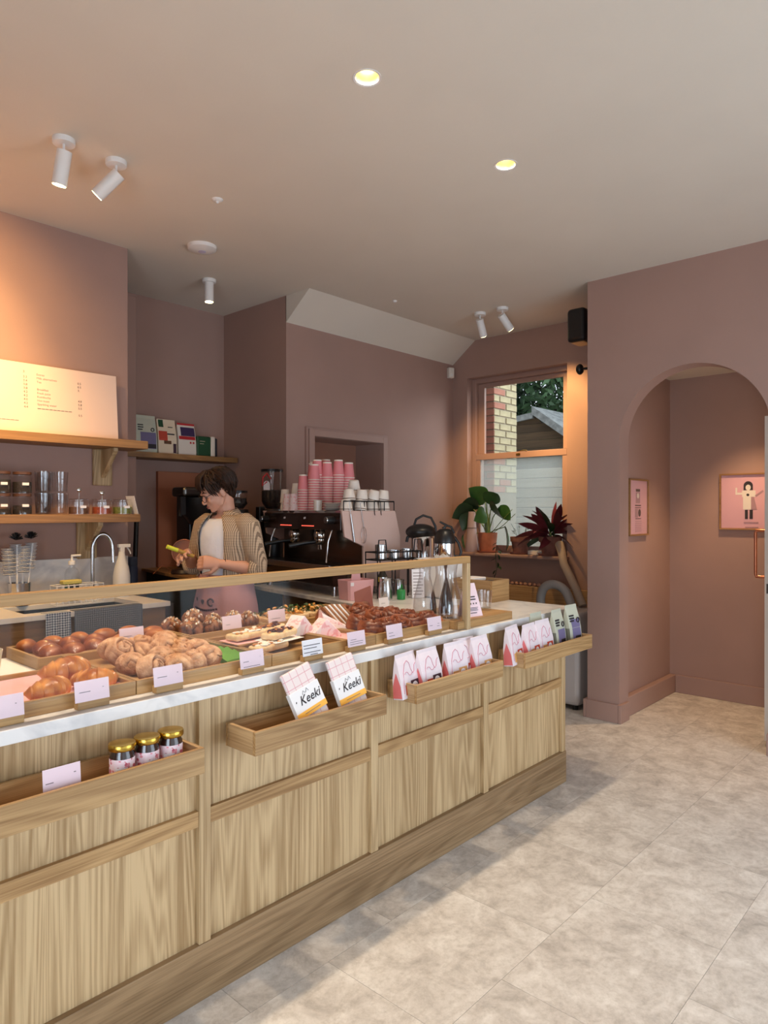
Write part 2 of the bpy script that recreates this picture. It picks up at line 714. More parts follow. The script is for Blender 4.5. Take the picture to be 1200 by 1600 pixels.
# partition between lobby and window corner
slab('wall_partition', [(XA + 0.15, 5.69, 2.055, 2.227, 0, H)], m_wall)
slab('wall_lobby', [(5.67, 5.8, -2.5, 2.055, 0, H)], m_wall)
slab('ceiling_lobby', [(XA + 0.15, 5.67, -2.5, 2.055, 2.50, 2.6)], m_ceil)
slab('wall_lobby_side', [(XA + 0.15, 5.69, 0.0, 0.1, 0, 2.5)], m_wall)
# baseboards
slab('baseboard_arch', [(XA - 0.022, XA, 1.997, 2.2275, 0, 0.127), (XA - 0.022, XA + 0.16, 2.228, 2.249, 0, 0.127), (XA - 0.022, XA + 0.12, AY1 - 0.022, AY1 + 0.001, 0, 0.127)], m_trimp, bevel=0.003)
slab('baseboard_arch_side', [(XA - 0.022, XA, -2.4, AY0, 0, 0.127), (XA - 0.022, XA + 0.15, AY0 - 0.0, AY0 + 0.022, 0, 0.127)], m_trimp, bevel=0.003)
slab('baseboard_partition', [(XA + 0.15, 5.67, 2.005, 2.055, 0, 0.14)], m_trimp, bevel=0.006)
slab('baseboard_lobby', [(5.65, 5.67, -0.1, 2.004, 0, 0.14)], m_trimp, bevel=0.003)
slab('baseboard_window_side', [(XW - 0.02, XW, 2.23, 4.03, 0, 0.127)], m_trimp, bevel=0.003)
# walls behind the camera with their window openings
slab('wall_front', [(-1.9, -0.6, -1.5, -1.3, 0, H), (4.0, 5.9, -1.5, -1.3, 0, H), (-0.6, 4.0, -1.5, -1.3, 0, 0.12), (-0.6, 4.0, -1.5, -1.3, 2.1, H)], m_wall)
slab('wall_side', [(-1.9, -1.75, -1.5, -1.1, 0, H), (-1.9, -1.75, 1.3, 5.0, 0, H), (-1.9, -1.75, -1.1, 1.3, 0, 0.12), (-1.9, -1.75, -1.1, 1.3, 2.15, H)], m_wall)


def back_window(name, bars, mat):
    b = MB()
    for bx in bars:
        b.box(*bx)
    return struct(b.build(name, mat))


back_window('window_2', [(x - 0.03, x + 0.03, -1.20, -1.15, 0.12, 2.1) for x in (-0.57, 0.57, 1.70, 2.83, 3.97)] + [(-0.6, 4.0, -1.20, -1.15, z - 0.03, z + 0.03) for z in (0.15, 2.07)], m_offw)
back_window('window_3', [(-1.64, -1.59, y - 0.03, y + 0.03, 0.12, 2.15) for y in (-1.07, 0.1, 1.27)] + [(-1.64, -1.59, -1.1, 1.3, z - 0.03, z + 0.03) for z in (0.15, 2.12)], m_offw)

# ---- garden window (sash)
win = struct(thing('window_1', '', ''))
del win['label'], win['category']
b = MB()
X0, X1 = XW + 0.08, XW + 0.16
b.box(X0, X1, WY1 - 0.045, WY1, WZ0, WZ1)
b.box(X0, X1, WY0, WY0 + 0.045, WZ0, WZ1)
b.box(X0, X1, WY0 + 0.0455, WY1 - 0.0455, WZ1 - 0.045, WZ1)
b.box(X0, X1, WY0 + 0.0455, WY1 - 0.0455, WZ0, WZ0 + 0.04)
b.build('window_frame', m_trimp, win, bevel=0.003)
ZM = 1.955
b = MB()
X0, X1 = XW + 0.12, XW + 0.15
b.box(X0, X1, WY1 - 0.115, WY1 - 0.0455, ZM + 0.0405, WZ1 - 0.0455)
b.box(X0, X1, WY0 + 0.0455, WY0 + 0.10, ZM + 0.0405, WZ1 - 0.0455)
b.box(X0, X1, WY0 + 0.1005, WY1 - 0.1155, WZ1 - 0.085, WZ1 - 0.0455)
b.box(X0, X1, WY0 + 0.0455, WY1 - 0.0455, ZM, ZM + 0.04)
b.build('upper_sash', m_trimp, win, bevel=0.002)
b = MB()
X0, X1 = XW + 0.085, XW + 0.115
b.box(X0, X1, WY1 - 0.09, WY1 - 0.0455, WZ0 + 0.0405, ZM - 0.0205)
b.box(X0, X1, WY0 + 0.0455, WY0 + 0.09, WZ0 + 0.0405, ZM - 0.0205)
b.box(X0 - 0.004, X1, WY0 + 0.0455, WY1 - 0.0455, ZM - 0.02, ZM + 0.035)
b.box(X0, X1, WY0 + 0.0905, WY1 - 0.0905, WZ0 + 0.0405, WZ0 + 0.10)
b.build('lower_sash', m_trimp, win, bevel=0.002)
b = MB()
b.box(XW + 0.133, XW + 0.137, WY0 + 0.1, WY1 - 0.115, ZM + 0.04, WZ1 - 0.085)
b.build('pane', m_pane, win)


def reeded():
    m, nt, p = new_mat('reeded_glass_film')
    N, L = nt.nodes, nt.links
    N.remove(p)
    out = N['Material Output']
    tr = N.new('ShaderNodeBsdfTransparent')
    tr.inputs[0].default_value = (0.9, 0.94, 0.93, 1)
    tl = N.new('ShaderNodeBsdfTranslucent')
    tl.inputs[0].default_value = (0.85, 0.88, 0.86, 1)
    mx = N.new('ShaderNodeMixShader')
    mx.inputs[0].default_value = 0.25
    L.new(tr.outputs[0], mx.inputs[1])
    L.new(tl.outputs[0], mx.inputs[2])
    L.new(mx.outputs[0], out.inputs['Surface'])
    return m


m_reed = reeded()
b = MB()
n = 60
ya, yb = WY0 + 0.09, WY1 - 0.09
for k in range(n):
    y0 = ya + (yb - ya) * k / n
    y1 = ya + (yb - ya) * (k + 1) / n
    b.prism([(y0, XW + 0.100), (y0, XW + 0.102), (y1, XW + 0.102), (y1, XW + 0.100), ((y0 + y1) / 2, XW + 0.097)], 0, 1, 'x')
b.v = [(v[2], v[1], WZ0 + 0.1 + v[0] * (ZM - 0.02 - WZ0 - 0.1)) for v in b.v]
b.build('reeded_pane', m_reed, win)
b = MB()
b.box(XW + 0.075, XW + 0.085, 3.33, 3.37, ZM + 0.0, ZM + 0.02)
b.tube([(XW + 0.09, 3.34, ZM + 0.04), (XW + 0.08, 3.30, ZM + 0.045), (XW + 0.08, 3.26, ZM + 0.04)], 0.005)
b.build('latch', m_gold, win)
b = MB()
b.box(XW - 0.11, XW + 0.10, WY0 - 0.02, WY1 + 0.03, 1.03, 1.062)
struct(b.build('trim_window_sill', m_trimp, bevel=0.01, seg=3))

# ================================================================== OUTSIDE
m_bricky = M('buff_brick', s(186, 176, 142), 0.9, vary=0.25, scale=5, bump=0.3)
m_brickr = M('red_brick', s(176, 122, 104), 0.9, vary=0.18, scale=8, bump=0.3)
m_mortar = M('mortar', s(150, 140, 122), 0.95)
wl = struct(MB().box(6.243, 6.692, 4.108, 5.6, 0, 4.6).build('wall_garden_brick', m_mortar))
rb = random.Random(3)
br_y = MB().box(-0.105, 0.105, -0.008, 0.02, -0.031, 0.031).build('brick', m_bricky, wl, bevel=0.004)
br_r = MB().box(-0.105, 0.105, -0.008, 0.02, -0.031, 0.031).build('brick', m_brickr, wl, bevel=0.004)
hd_y = MB().box(-0.05, 0.05, -0.008, 0.02, -0.031, 0.031).build('brick', m_bricky, wl, bevel=0.004)
hd_r = MB().box(-0.05, 0.05, -0.008, 0.02, -0.031, 0.031).build('brick', m_brickr, wl, bevel=0.004)
used_b = set()


def brick(src, x, y, z, rz):
    if src in used_b:
        o = src.copy()
        C.objects.link(o)
    else:
        o = src
        used_b.add(src)
    o.location = (x, y, z)
    o.rotation_euler = (0, 0, rz)


for r in range(24):
    z = 1.68 + r * 0.075
    red = rb.random()
    if r % 2:
        lay_ = [(hd_y, 6.287), (br_y if rb.random() > 0.2 else br_r, 6.457), (hd_y, 6.627)]
        side_l = [(br_r, 4.205), (br_r, 4.43)]
    else:
        lay_ = [(br_r if red < 0.4 else br_y, 6.345), (br_y, 6.58)]
        side_l = [(hd_r, 4.150), (br_r, 4.32)]
    for src, x in lay_:
        brick(src, x, 4.108 - rb.random() * 0.004, z, 0)
    for src, y in side_l:
        brick(src, 6.243 - rb.random() * 0.004, y, z, -PI / 2)
# shed with gable
m_shed = oak('weathered_board', 'y', light=s(104, 82, 58), dark=s(66, 52, 38), cath=0.1, rough=0.9)
m_felt = M('roof_felt', s(150, 152, 150), 0.9, vary=0.3, scale=14, bump=0.5)
shed = thing('garden_shed', 'dark boarded garden shed with a pale mossy roof edge outside the window', 'shed', (8.3, 4.6, 0))
apz, apy = 2.76, 0.21


def gz(y):
    return apz - 0.70 * abs(y - apy) if y < apy else apz - 0.12 * (y - apy)


for k in range(13):
    z0 = 1.75 + k * 0.11
    ys = [y / 20.0 for y in range(-50, 31)]
    ok = [y for y in ys if gz(y) > z0 + 0.02]
    if not ok:
        continue
    y0, y1 = min(ok), max(ok)
    z1 = min(z0 + 0.106, apz)
    ok1 = [y for y in ys if gz(y) >= z1 - 0.001] or [apy]
    MB().prism([(y0, z0), (y1, z0), (max(ok1), z1), (min(ok1), z1)], 0.0, 0.02 + 0.006 * (k % 2), 'x').build('board', m_shed, shed)
MB().box(0.03, 1.6, -1.0, 1.4, 0, 1.85).build('shed_body', m_shed, shed)
b = MB()
b.prism([(apy, apz + 0.10), (apy, apz - 0.01), (-1.6, apz - 0.01 - 0.70 * 1.81), (-1.6, apz + 0.10 - 0.70 * 1.81)], -0.08, 1.7, 'x')
b.build('roof_slope', m_felt, shed)
b = MB()
b.prism([(apy, apz + 0.02), (apy, apz - 0.06), (1.5, apz - 0.2), (1.5, apz - 0.12)], -0.05, 1.7, 'x')
b.build('roof_slope', m_felt, shed)
# fence seen through the lower sash
m_fence = oak('fence_board', 'y', light=s(214, 204, 186), dark=s(176, 162, 142), cath=0.1, rough=0.9)
fen = thing('garden_fence', 'pale horizontal board fence outside behind the reeded lower pane', 'fence', (7.4, 2.2, 0))
for k in range(12):
    MB().box(0, 0.02, 0, 3.4, 0.55 + k * 0.118, 0.55 + k * 0.118 + 0.108).build('board', m_fence, fen, bevel=0.004)
MB().box(0.02, 0.1, 1.0, 1.1, 0, 1.95).build('post', m_fence, fen)
MB().box(0.02, 0.1, 2.6, 2.7, 0, 1.95).build('post', m_fence, fen)
ground = slab('ground', [(5.7, 16, -6, 14, -0.3, -0.02)], M('garden_ground', s(110, 110, 92), 0.95))
# tree
tree = thing('garden_tree', 'large dark leafy tree beyond the shed roof outside', 'tree', (11.5, 5.8, 0))
m_bark = M('bark', s(70, 60, 50), 0.95, bump=0.5)
b = MB()
b.tube([(0, 0, 0), (0.05, 0.1, 1.5), (0, 0.1, 3.2), (0.2, 0, 5)], [0.22, 0.18, 0.13, 0.06], 10)
for k in range(9):
    a = k * 2.4
    b.tube([(0.02, 0.1, 2 + k * 0.3), (0.7 * math.cos(a), 0.1 + 0.9 * math.sin(a), 2.7 + k * 0.3), (1.3 * math.cos(a), 1.7 * math.sin(a), 3.3 + k * 0.25)], [0.07, 0.04, 0.015], 6)
b.build('trunk', m_bark, tree, smooth=True)
m_fol = M('tree_leaves', s(46, 70, 44), 0.5, col2=s(96, 128, 86), scale=1.4)
b = MB()
rt = random.Random(11)
for k in range(22000):
    u = rt.random() * 2 - 1
    th = rt.random() * 2 * PI
    rr = 0.45 + 0.55 * rt.random() ** 0.5
    q = math.sqrt(1 - u * u)
    c = Vector((1.6 * rr * q * math.cos(th), 3.0 * rr * q * math.sin(th), 3.7 + 1.9 * rr * u))
    L_ = 0.055 + 0.06 * rt.random()
    d1 = Vector((rt.random() - .5, rt.random() - .5, rt.random() - .5)).normalized() * L_
    d2 = d1.cross(Vector((rt.random() - .5, rt.random() - .5, rt.random() - .5))).normalized() * L_ * 0.45
    b.add([c - d1, c + d2, c + d1, c - d2], [(0, 1, 2, 3)])
b.build('foliage', m_fol, tree, kind='stuff')

# ================================================================== COUNTER
YF = 1.795   # panel face
CX0, CX1 = -0.55, 3.395
cn = thing('shop_counter', 'long oak panelled shop counter with upright posts and a deep plinth', 'counter', (0, 0, 0))
MB().box(CX0, CX1, 1.775, 1.90, 0, 0.166).build('plinth', m_oak_pl, cn, bevel=0.002)
posts = [(-0.335, -0.296), (0.402, 0.441), (1.140, 1.180), (1.879, 1.918), (2.621, 2.660), (3.352, 3.391)]
for x0, x1 in posts:
    MB().box(x0, x1, 1.778, YF + 0.01, 0.1665, 0.8945).build('post', m_oak_v, cn, bevel=0.0015)
for k in range(len(posts) - 1):
    x0, x1 = posts[k][1], posts[k + 1][0]
    MB().box(x0 + 0.0005, x1 - 0.0005, 1.780, YF + 0.01, 0.515, 0.562).build('rail', m_oak_h, cn, bevel=0.0015)
    MB().box(x0 - 0.002, x1 + 0.002, YF, YF + 0.018, 0.150, 0.520).build('panel', m_oak_v, cn)
    MB().box(x0 - 0.002, x1 + 0.002, YF, YF + 0.018, 0.555, 0.8945).build('panel', m_oak_v, cn)
MB().box(3.375, CX1, 1.796, 2.58, 0.0, 0.8945).build('end_panel', m_oak_v, cn)
MB().box(CX0, 3.37, 2.56, 2.58, 0.0, 0.8945).build('back_panel', m_oak_v, cn)
wt = MB().box(CX0, 3.47, 1.76, 2.63, 0.895, 0.931).build('worktop', m_marble, bevel=0.002)
tag(wt, 'white marble worktop lying on the oak shop counter', 'worktop')

# glass screen
gs = thing('glass_screen', 'clear glass screen with a slim oak top rail above the pastries', 'screen', (0, 0, 0))
MB().box(CX0, 2.503, 1.768, 1.796, 1.221, 1.251).build('top_rail', m_tray, gs, bevel=0.002)
MB().box(2.478, 2.503, 1.768, 1.796, 0.9312, 1.221).build('post', m_oak_v, gs, bevel=0.002)
MB().box(CX0, 2.4775, 1.779, 1.785, 0.932, 1.220).build('glass', m_pane, gs)

# wall-hung bins on the counter front
BIN = [(0.49, 1.062), (1.232, 1.801), (1.967, 2.55), (2.736, 3.40)]
BL = ['oak display trough holding the three gold-lidded jars', 'oak display trough holding the two folded tea towels',
      'oak display trough holding five white and pink treat bags', 'oak display trough at the counter end holding treat and coffee bags']
for (x0, x1), lb in zip(BIN, BL):
    t = thing('display_trough', lb, 'trough', (x0, 1.63, 0.735), group='troughs on the counter front')
    W = x1 - x0
    MB().box(0, W, 0, 0.012, 0, 0.07).build('front_board', m_oak_h, t, bevel=0.001)
    MB().box(0, W, 0.135, 0.1465, 0, 0.07).build('back_board', m_oak_h, t, bevel=0.001)
    MB().box(0, 0.012, 0.0125, 0.1345, 0, 0.07).build('end_board', m_oak_y, t, bevel=0.001)
    MB().box(W - 0.012, W, 0.0125, 0.1345, 0, 0.07).build('end_board', m_oak_y, t, bevel=0.001)
    MB().box(0.0125, W - 0.0125, 0.0125, 0.1345, 0.0005, 0.010).build('base_board', m_oak_h, t)

# ---- jars in the first trough
m_jam = M('dark_preserve', s(46, 22, 14), 0.15, coat=0.6)


def terrazzo(name):
    m, nt, p = new_mat(name)
    N, L = nt.nodes, nt.links
    tc = N.new('ShaderNodeTexCoord')
    vo = N.new('ShaderNodeTexVoronoi')
    vo.inputs['Scale'].default_value = 130
    L.new(tc.outputs['Object'], vo.inputs['Vector'])
    r = N.new('ShaderNodeValToRGB')
    r.color_ramp.interpolation = 'CONSTANT'
    e = r.color_ramp.elements
    e[0].color, e[1].color = s(222, 140, 150), s(242, 214, 220)
    e[1].position = 0.42
    x = e.new(0.22)
    x.color = s(200, 96, 112)
    sp = N.new('ShaderNodeSeparateColor')
    L.new(vo.outputs['Color'], sp.inputs[0])
    L.new(sp.outputs[0], r.inputs['Fac'])
    mt = N.new('ShaderNodeMath')
    mt.operation = 'GREATER_THAN'
    mt.inputs[1].default_value = 0.60
    L.new(vo.outputs['Distance'], mt.inputs[0])
    mx = N.new('ShaderNodeMix')
    mx.data_type = 'RGBA'
    mx.inputs['B'].default_value = s(242, 222, 226)
    L.new(r.outputs['Color'], mx.inputs['A'])
    L.new(mt.outputs[0], mx.inputs['Factor'])
    L.new(mx.outputs['Result'], p.inputs['Base Color'])
    p.inputs['Roughness'].default_value = 0.6
    return m


m_terraz = terrazzo('pink_terrazzo_print')


def jam_jar(label, loc, rz):
    t = thing('preserve_jar', label, 'jar', loc, rz, 'gold-lidded preserve jars in the trough')
    b = MB()
    b.lathe([(0.0, 0.0), (0.029, 0.0), (0.031, 0.004), (0.031, 0.078), (0.027, 0.088), (0.027, 0.092)], n=28)
    b.build('jar_body', m_jam, t, smooth=40)
    b = MB()
    b.lathe([(0.0, 0.092), (0.0335, 0.092), (0.0345, 0.094), (0.0345, 0.104), (0.033, 0.1075), (0.026, 0.1085), (0.0, 0.1078)], n=32)
    b.build('lid', m_gold, t, smooth=40)
    b = MB()
    b.lathe([(0.0316, 0.012), (0.0316, 0.072)], n=32, cap=False)
    lb = b.build('label_band', m_terraz, t, smooth=60)
    b = MB()
    for k in range(6):
        a0, a1 = rad(-160 + k * 9), rad(-160 + (k + 1) * 9)
        P_ = lambda a, z: (0.0319 * math.cos(a), 0.0319 * math.sin(a), z)
        b.add([P_(a0, 0.014), P_(a1, 0.014), P_(a1, 0.052), P_(a0, 0.052)], [(0, 1, 2, 3)])
    b.build('name_panel', m_cardw, lb)
    b = MB()
    a = rad(-112)
    c = Vector((0.0322 * math.cos(a), 0.0322 * math.sin(a), 0.044))
    e1 = Vector((-math.sin(a), math.cos(a), 0))
    nn = Vector((math.cos(a), math.sin(a), 0)) * 0.0004
    pts = [(-.004, -.003), (0, -.005), (.004, -.003), (.005, .001), (.002, .0), (.001, .005), (-.001, .001), (-.003, .002)]
    b.add([c + nn + e1 * u + Vector((0, 0, v)) for u, v in pts], [tuple(range(len(pts)))])
    b.build('emblem', m_ink, lb)
    return t


jam_jar('gold-lidded preserve jar nearest the pink card in the trough', (0.862, 1.700, 0.7455), 0.25)
jam_jar('gold-lidded preserve jar in the middle of the three', (0.932, 1.702, 0.7455), 0.75)
jam_jar('gold-lidded preserve jar against the end board of the trough', (1.003, 1.704, 0.7455), 0.1)

c_ = thing('price_card', 'blank-looking pink card standing in the jar trough', 'card', (0.696, 1.66, 0.7455), 0, rot=(rad(-6), 0, 0))
MB().box(-0.044, 0.044, -0.0006, 0.0006, 0, 0.100).build('card_sheet', m_card, c_)
b = MB()
b.box(-0.038, -0.02, -0.0011, -0.0007, 0.066, 0.068)
b.box(0.028, 0.033, -0.0011, -0.0007, 0.078, 0.080)
b.build('print', m_inkg, c_)

# ---- tea towels
m_towel = gingham('pink_check_towel', s(222, 210, 210), s(206, 150, 160), cell=0.030, width=0.09, mixv=0.75)
m_band = M('paper_band', s(226, 226, 228), 0.6)
m_yell = M('yellow_print', s(240, 178, 70), 0.6)


def tea_towel(label, loc, rot):
    t = thing('tea_towel', label, 'tea towel', loc, rot=rot, group='folded tea towels in the trough')
    b = MB()
    b.box(-0.064, 0.064, -0.014, 0.0, 0.0, 0.205)
    b.build('folded_cloth', m_towel, t, bevel=0.006, seg=3)
    b = MB()
    b.box(-0.066, 0.066, -0.0155, 0.0015, 0.052, 0.140)
    bd = b.build('paper_sleeve', m_band, t, bevel=0.001)
    b = MB()
    b.box(-0.0662, 0.0662, -0.0159, -0.0150, 0.052, 0.071)
    b.build('yellow_stripe', m_yell, bd)
    text('Keeki', 0.040, t, (-0.038, -0.0160, 0.090), mat=m_ink, shear=0.35, off=0.0004)
    b = MB()
    b.box(-0.034, 0.036, -0.0163, -0.0160, 0.0605, 0.0622)
    b.build('small_print', m_inkg, bd)
    b = MB()
    b.tube([(-0.016, -0.0162, 0.118), (-0.009, -0.0162, 0.130), (-0.002, -0.0162, 0.121)], 0.0006, 5)
    b.tube([(0.0, -0.0162, 0.121), (0.008, -0.0162, 0.133), (0.014, -0.0162, 0.122)], 0.0006, 5)
    b.tube([(-0.052, -0.0162, 0.104), (-0.049, -0.0162, 0.109)], 0.0013, 6)
    b.build('ear_marks', m_ink, bd)
    return t


tea_towel('folded pink check tea towel in a Keeki sleeve leaning lower', (1.512, 1.672, 0.7465), (rad(-20), rad(-13), rad(4)))
tea_towel('folded pink check tea towel in a Keeki sleeve near the trough end', (1.700, 1.680, 0.7465), (rad(-19), rad(-8), rad(3)))

# ---- treat bags
m_bagp = M('bag_pink', s(214, 110, 112), 0.55)
m_bagw = M('bag_white', s(224, 212, 218), 0.6, vary=0.03, scale=30)
m_bagl = M('bag_line', s(196, 120, 140), 0.6)
m_bagred = M('bag_picture_red', s(190, 66, 44), 0.6)
m_bagdk = M('bag_picture_dark', s(60, 30, 46), 0.6)
m_bagtan = M('bag_picture_tan', s(214, 160, 100), 0.6)
m_coff = M('bag_sage', s(188, 190, 172), 0.5)
m_coffs = M('bag_side', s(120, 122, 110), 0.5)
m_coffp = M('bag_purple', s(112, 104, 140), 0.6)
m_coffd = M('bag_black', s(34, 28, 34), 0.5)


def pouch(w_, h, d, mats, t, name='pouch', tri=False):
    """stand-up bag: full depth at the foot, pressed flat at the top; local front faces -y"""
    rows = [(0.0, 1.0, 1.0), (0.10, 1.0, 1.02), (0.45, 0.86, 1.02), (0.75, 0.45, 1.0), (0.92, 0.10, 1.0), (1.0, 0.05, 1.0)]
    b = MB()
    vs = []
    for q, dd, ww in rows:
        z, y, x = q * h, dd * d / 2, ww * w_ / 2
        vs += [(-x, -y, z), (x, -y, z), (x, 0, z), (x, y, z), (-x, y, z), (-x, 0, z)]
    for k in range(len(rows) - 1):
        for i in range(6):
            j = (i + 1) % 6
            b.add([], [])
            b.f.append([k * 6 + i, k * 6 + j, (k + 1) * 6 + j, (k + 1) * 6 + i])
            b.m.append(0 if i in (0, 3) or (k >= 2 and not tri) or tri else 1)
    b.v = vs
    b.f += [[0, 5, 4, 3, 2, 1], [(len(rows) - 1) * 6 + i for i in range(6)]]
    b.m += [0, 0]
    o = b.build(name, mats, t, bevel=0.0015)

    def F(u, z, off=0.0006):
        q = z / h
        for (qa, da, _), (qb, db, _) in zip(rows, rows[1:]):
            if qa <= q <= qb:
                f = (q - qa) / (qb - qa)
                return (u, -(da + (db - da) * f) * d / 2 - off, z)
        return (u, 0, z)
    return o, F


def patch(F, x0, x1, z0, z1, mat, name, parent, off=0.0008, n=4):
    b = MB()
    for k in range(n):
        za, zb = z0 + (z1 - z0) * k / n, z0 + (z1 - z0) * (k + 1) / n
        b.add([F(x0, za, off), F(x1, za, off), F(x1, zb, off), F(x0, zb, off)], [(0, 1, 2, 3)])
    return b.build(name, mat, parent)


def treat_bag(label, loc, rot, kind, grp, sc=1.0):
    t = thing('treat_bag', label, 'bag', loc, rot=rot, group=grp)
    w_, h, d = 0.132, 0.165, 0.042
    o, F = pouch(w_, h, d, [m_bagw, m_bagp], t, tri=True)
    b = MB()
    for sx_ in (-1, 1):
        x_ = sx_ * (w_ / 2 * 1.02 + 0.0016)
        pl_ = [(-d * 0.47, 0.006), (d * 0.47, 0.006), (d * 0.40, 0.05), (0.0, h * 0.60), (-d * 0.40, 0.05)]
        b.prism(pl_, x_ - 0.0004, x_ + 0.0004, 'x')
    b.build('gusset', m_bagp, o)
    b = MB()
    prof = [(-0.052, 0.02), (-0.048, 0.055), (-0.04, 0.095), (-0.022, 0.125), (-0.002, 0.135), (0.010, 0.125), (0.014, 0.100), (0.022, 0.085), (0.034, 0.092), (0.042, 0.112), (0.054, 0.120)]
    b.tube([F(u, z, 0.0008) for u, z in prof], 0.0011, 5)
    b.tube([F(-0.02 + 0.012 * math.cos(a), 0.088 + 0.007 * math.sin(a), 0.0008) for a in [x * PI / 6 for x in range(0, 7)]], 0.0009, 4)
    b.tube([F(0.004 + 0.012 * math.cos(a), 0.088 + 0.007 * math.sin(a), 0.0008) for a in [-x * PI / 6 for x in range(0, 7)]], 0.0009, 4)
    b.build('wave_line', m_bagl, o)
    ma = {'dark': (m_bagdk, m_bagred), 'tan': (m_bagtan, m_bagtan), 'red': (m_bagred, m_bagtan)}[kind]
    patch(F, 0.0, 0.056, 0.012, 0.060, ma[0], 'picture', o, 0.0010)
    patch(F, -0.040, -0.002, 0.012, 0.050, ma[1], 'picture', o, 0.0010)
    b = MB()
    c = [F(0.026 + 0.020 * math.cos(a), 0.036 + 0.018 * math.sin(a), 0.0016) for a in [2 * PI * k / 20 for k in range(20)]]
    b.add(c, [tuple(range(20))])
    b.build('round_badge', m_cardw, o)
    t.scale = (sc,) * 3
    return t


G3 = 'treat bags in the middle trough'
treat_bag('white treat bag with pink side standing first in the middle trough', (1.998, 1.700, 0.7465), (rad(-6), 0, rad(8)), 'dark', G3)
treat_bag('white treat bag with dark picture and red stripes in the middle trough', (2.122, 1.690, 0.7465), (rad(-7), 0, rad(4)), 'dark', G3)
treat_bag('white treat bag with tan biscuit picture in the middle trough', (2.298, 1.695, 0.7465), (rad(-5), 0, rad(0)), 'tan', G3)
treat_bag('white treat bag tucked upright behind two others in the middle trough', (2.395, 1.722, 0.7465), (rad(-3), 0, rad(-4)), 'red', G3)
treat_bag('white treat bag with tan picture last in the middle trough', (2.480, 1.693, 0.7465), (rad(-6), 0, rad(3)), 'tan', G3)
G4 = 'treat bags in the end trough'
treat_bag('white treat bag with large pink side first in the end trough', (2.755, 1.700, 0.7465), (rad(-6), 0, rad(10)), 'red', G4, 1.06)
treat_bag('white treat bag with red picture second in the end trough', (2.898, 1.692, 0.7465), (rad(-7), 0, rad(6)), 'red', G4, 1.02)
treat_bag('white treat bag with red picture beside the coffee bags', (3.028, 1.700, 0.7465), (rad(-5), 0, rad(2)), 'red', G4, 1.04)


def coffee_bag(label, loc, rz, grp, w_=0.11, h=0.21, d=0.06, words=('xxxxxx', 'xxxxxx', 'xxxxx'), pur=(0.02, 0.105), rx=-4):
    t = thing('coffee_bag', label, 'bag', loc, rot=(rad(rx), 0, rz), group=grp)
    o, F = pouch(w_, h, d, [m_coff, m_coffs], t)
    patch(F, -w_ * 0.28, w_ * 0.5 - 0.006, pur[0], pur[1], m_coffp, 'label_panel', o)
    patch(F, -w_ * 0.05, w_ * 0.5 - 0.008, pur[0] + 0.004, pur[0] + 0.035, m_coffd, 'picture', o, 0.0012)
    for k, wd in enumerate(words):
        p = F(-w_ * 0.38, h * (0.72 - 0.062 * k), 0.0035)
        b = MB()
        for i_ in range(len(wd)):
            b.box(p[0] + i_ * 0.0072, p[0] + i_ * 0.0072 + 0.0056, p[1] - 0.0006, p[1] + 0.004, p[2], p[2] + 0.0075)
        b.build('print', m_ink, o)
    b = MB()
    c = F(w_ * 0.31, h * 0.62, 0.003)
    b.tube([(c[0] + 0.012 * math.cos(a), c[1], c[2] + 0.012 * math.sin(a)) for a in [2 * PI * k / 16 for k in range(17)]], 0.003, 6)
    b.build('ring_mark', m_ink, o)
    return t


coffee_bag('grey-green coffee bag behind the treat bags in the end trough', (3.040, 1.750, 0.7465), rad(2), 'coffee bags in the end trough', h=0.20, d=0.04, rx=-2)
coffee_bag('grey-green coffee bag with purple label next to the treat bags', (3.180, 1.706, 0.7465), rad(4), 'coffee bags in the end trough', h=0.205, d=0.045)
coffee_bag('grey-green coffee bag with purple label at the trough end', (3.322, 1.700, 0.7465), rad(-3), 'coffee bags in the end trough', h=0.215, d=0.05, pur=(0.02, 0.14))

# ================================================================== TRAYS, CARDS
ZT = 0.9315


def tray(label, x0, x1, y0, y1, h=0.040, liner=None, z=ZT):
    t = thing('serving_tray', label, 'tray', ((x0 + x1) / 2, (y0 + y1) / 2, z), group='oak trays on the worktop')
    a, c = (x1 - x0) / 2 - 0.001, (y1 - y0) / 2 - 0.001
    MB().box(-a, a, -c, -c + 0.012, 0, h).build('side_board', m_tray, t, bevel=0.001)
    MB().box(-a, a, c - 0.012, c, 0, h).build('side_board', m_tray, t, bevel=0.001)
    MB().box(-a, -a + 0.012, -c + 0.0125, c - 0.0125, 0, h).build('end_board', m_oak_y, t, bevel=0.001)
    MB().box(a - 0.012, a, -c + 0.0125, c - 0.0125, 0, h).build('end_board', m_oak_y, t, bevel=0.001)
    MB().box(-a + 0.012, a - 0.012, -c + 0.012, c - 0.012, 0.001, 0.012).build('base', m_tray, t)
    if liner:
        b = MB()
        nx, ny = 14, 12
        rr = random.Random(int(x0 * 1000))
        vs = []
        for j in range(ny + 1):
            for i in range(nx + 1):
                e = 0.012 if i in (0, nx) or j in (0, ny) else 0
                vs.append((-a + 0.014 + (2 * a - 0.028) * i / nx, -c + 0.014 + (2 * c - 0.028) * j / ny, 0.014 + rr.random() * 0.004 + e))
        fs = [(j * (nx + 1) + i, j * (nx + 1) + i + 1, (j + 1) * (nx + 1) + i + 1, (j + 1) * (nx + 1) + i) for j in range(ny) for i in range(nx)]
        b.add(vs, fs)
        b.build('paper_liner', liner, t, smooth=80)
    return t


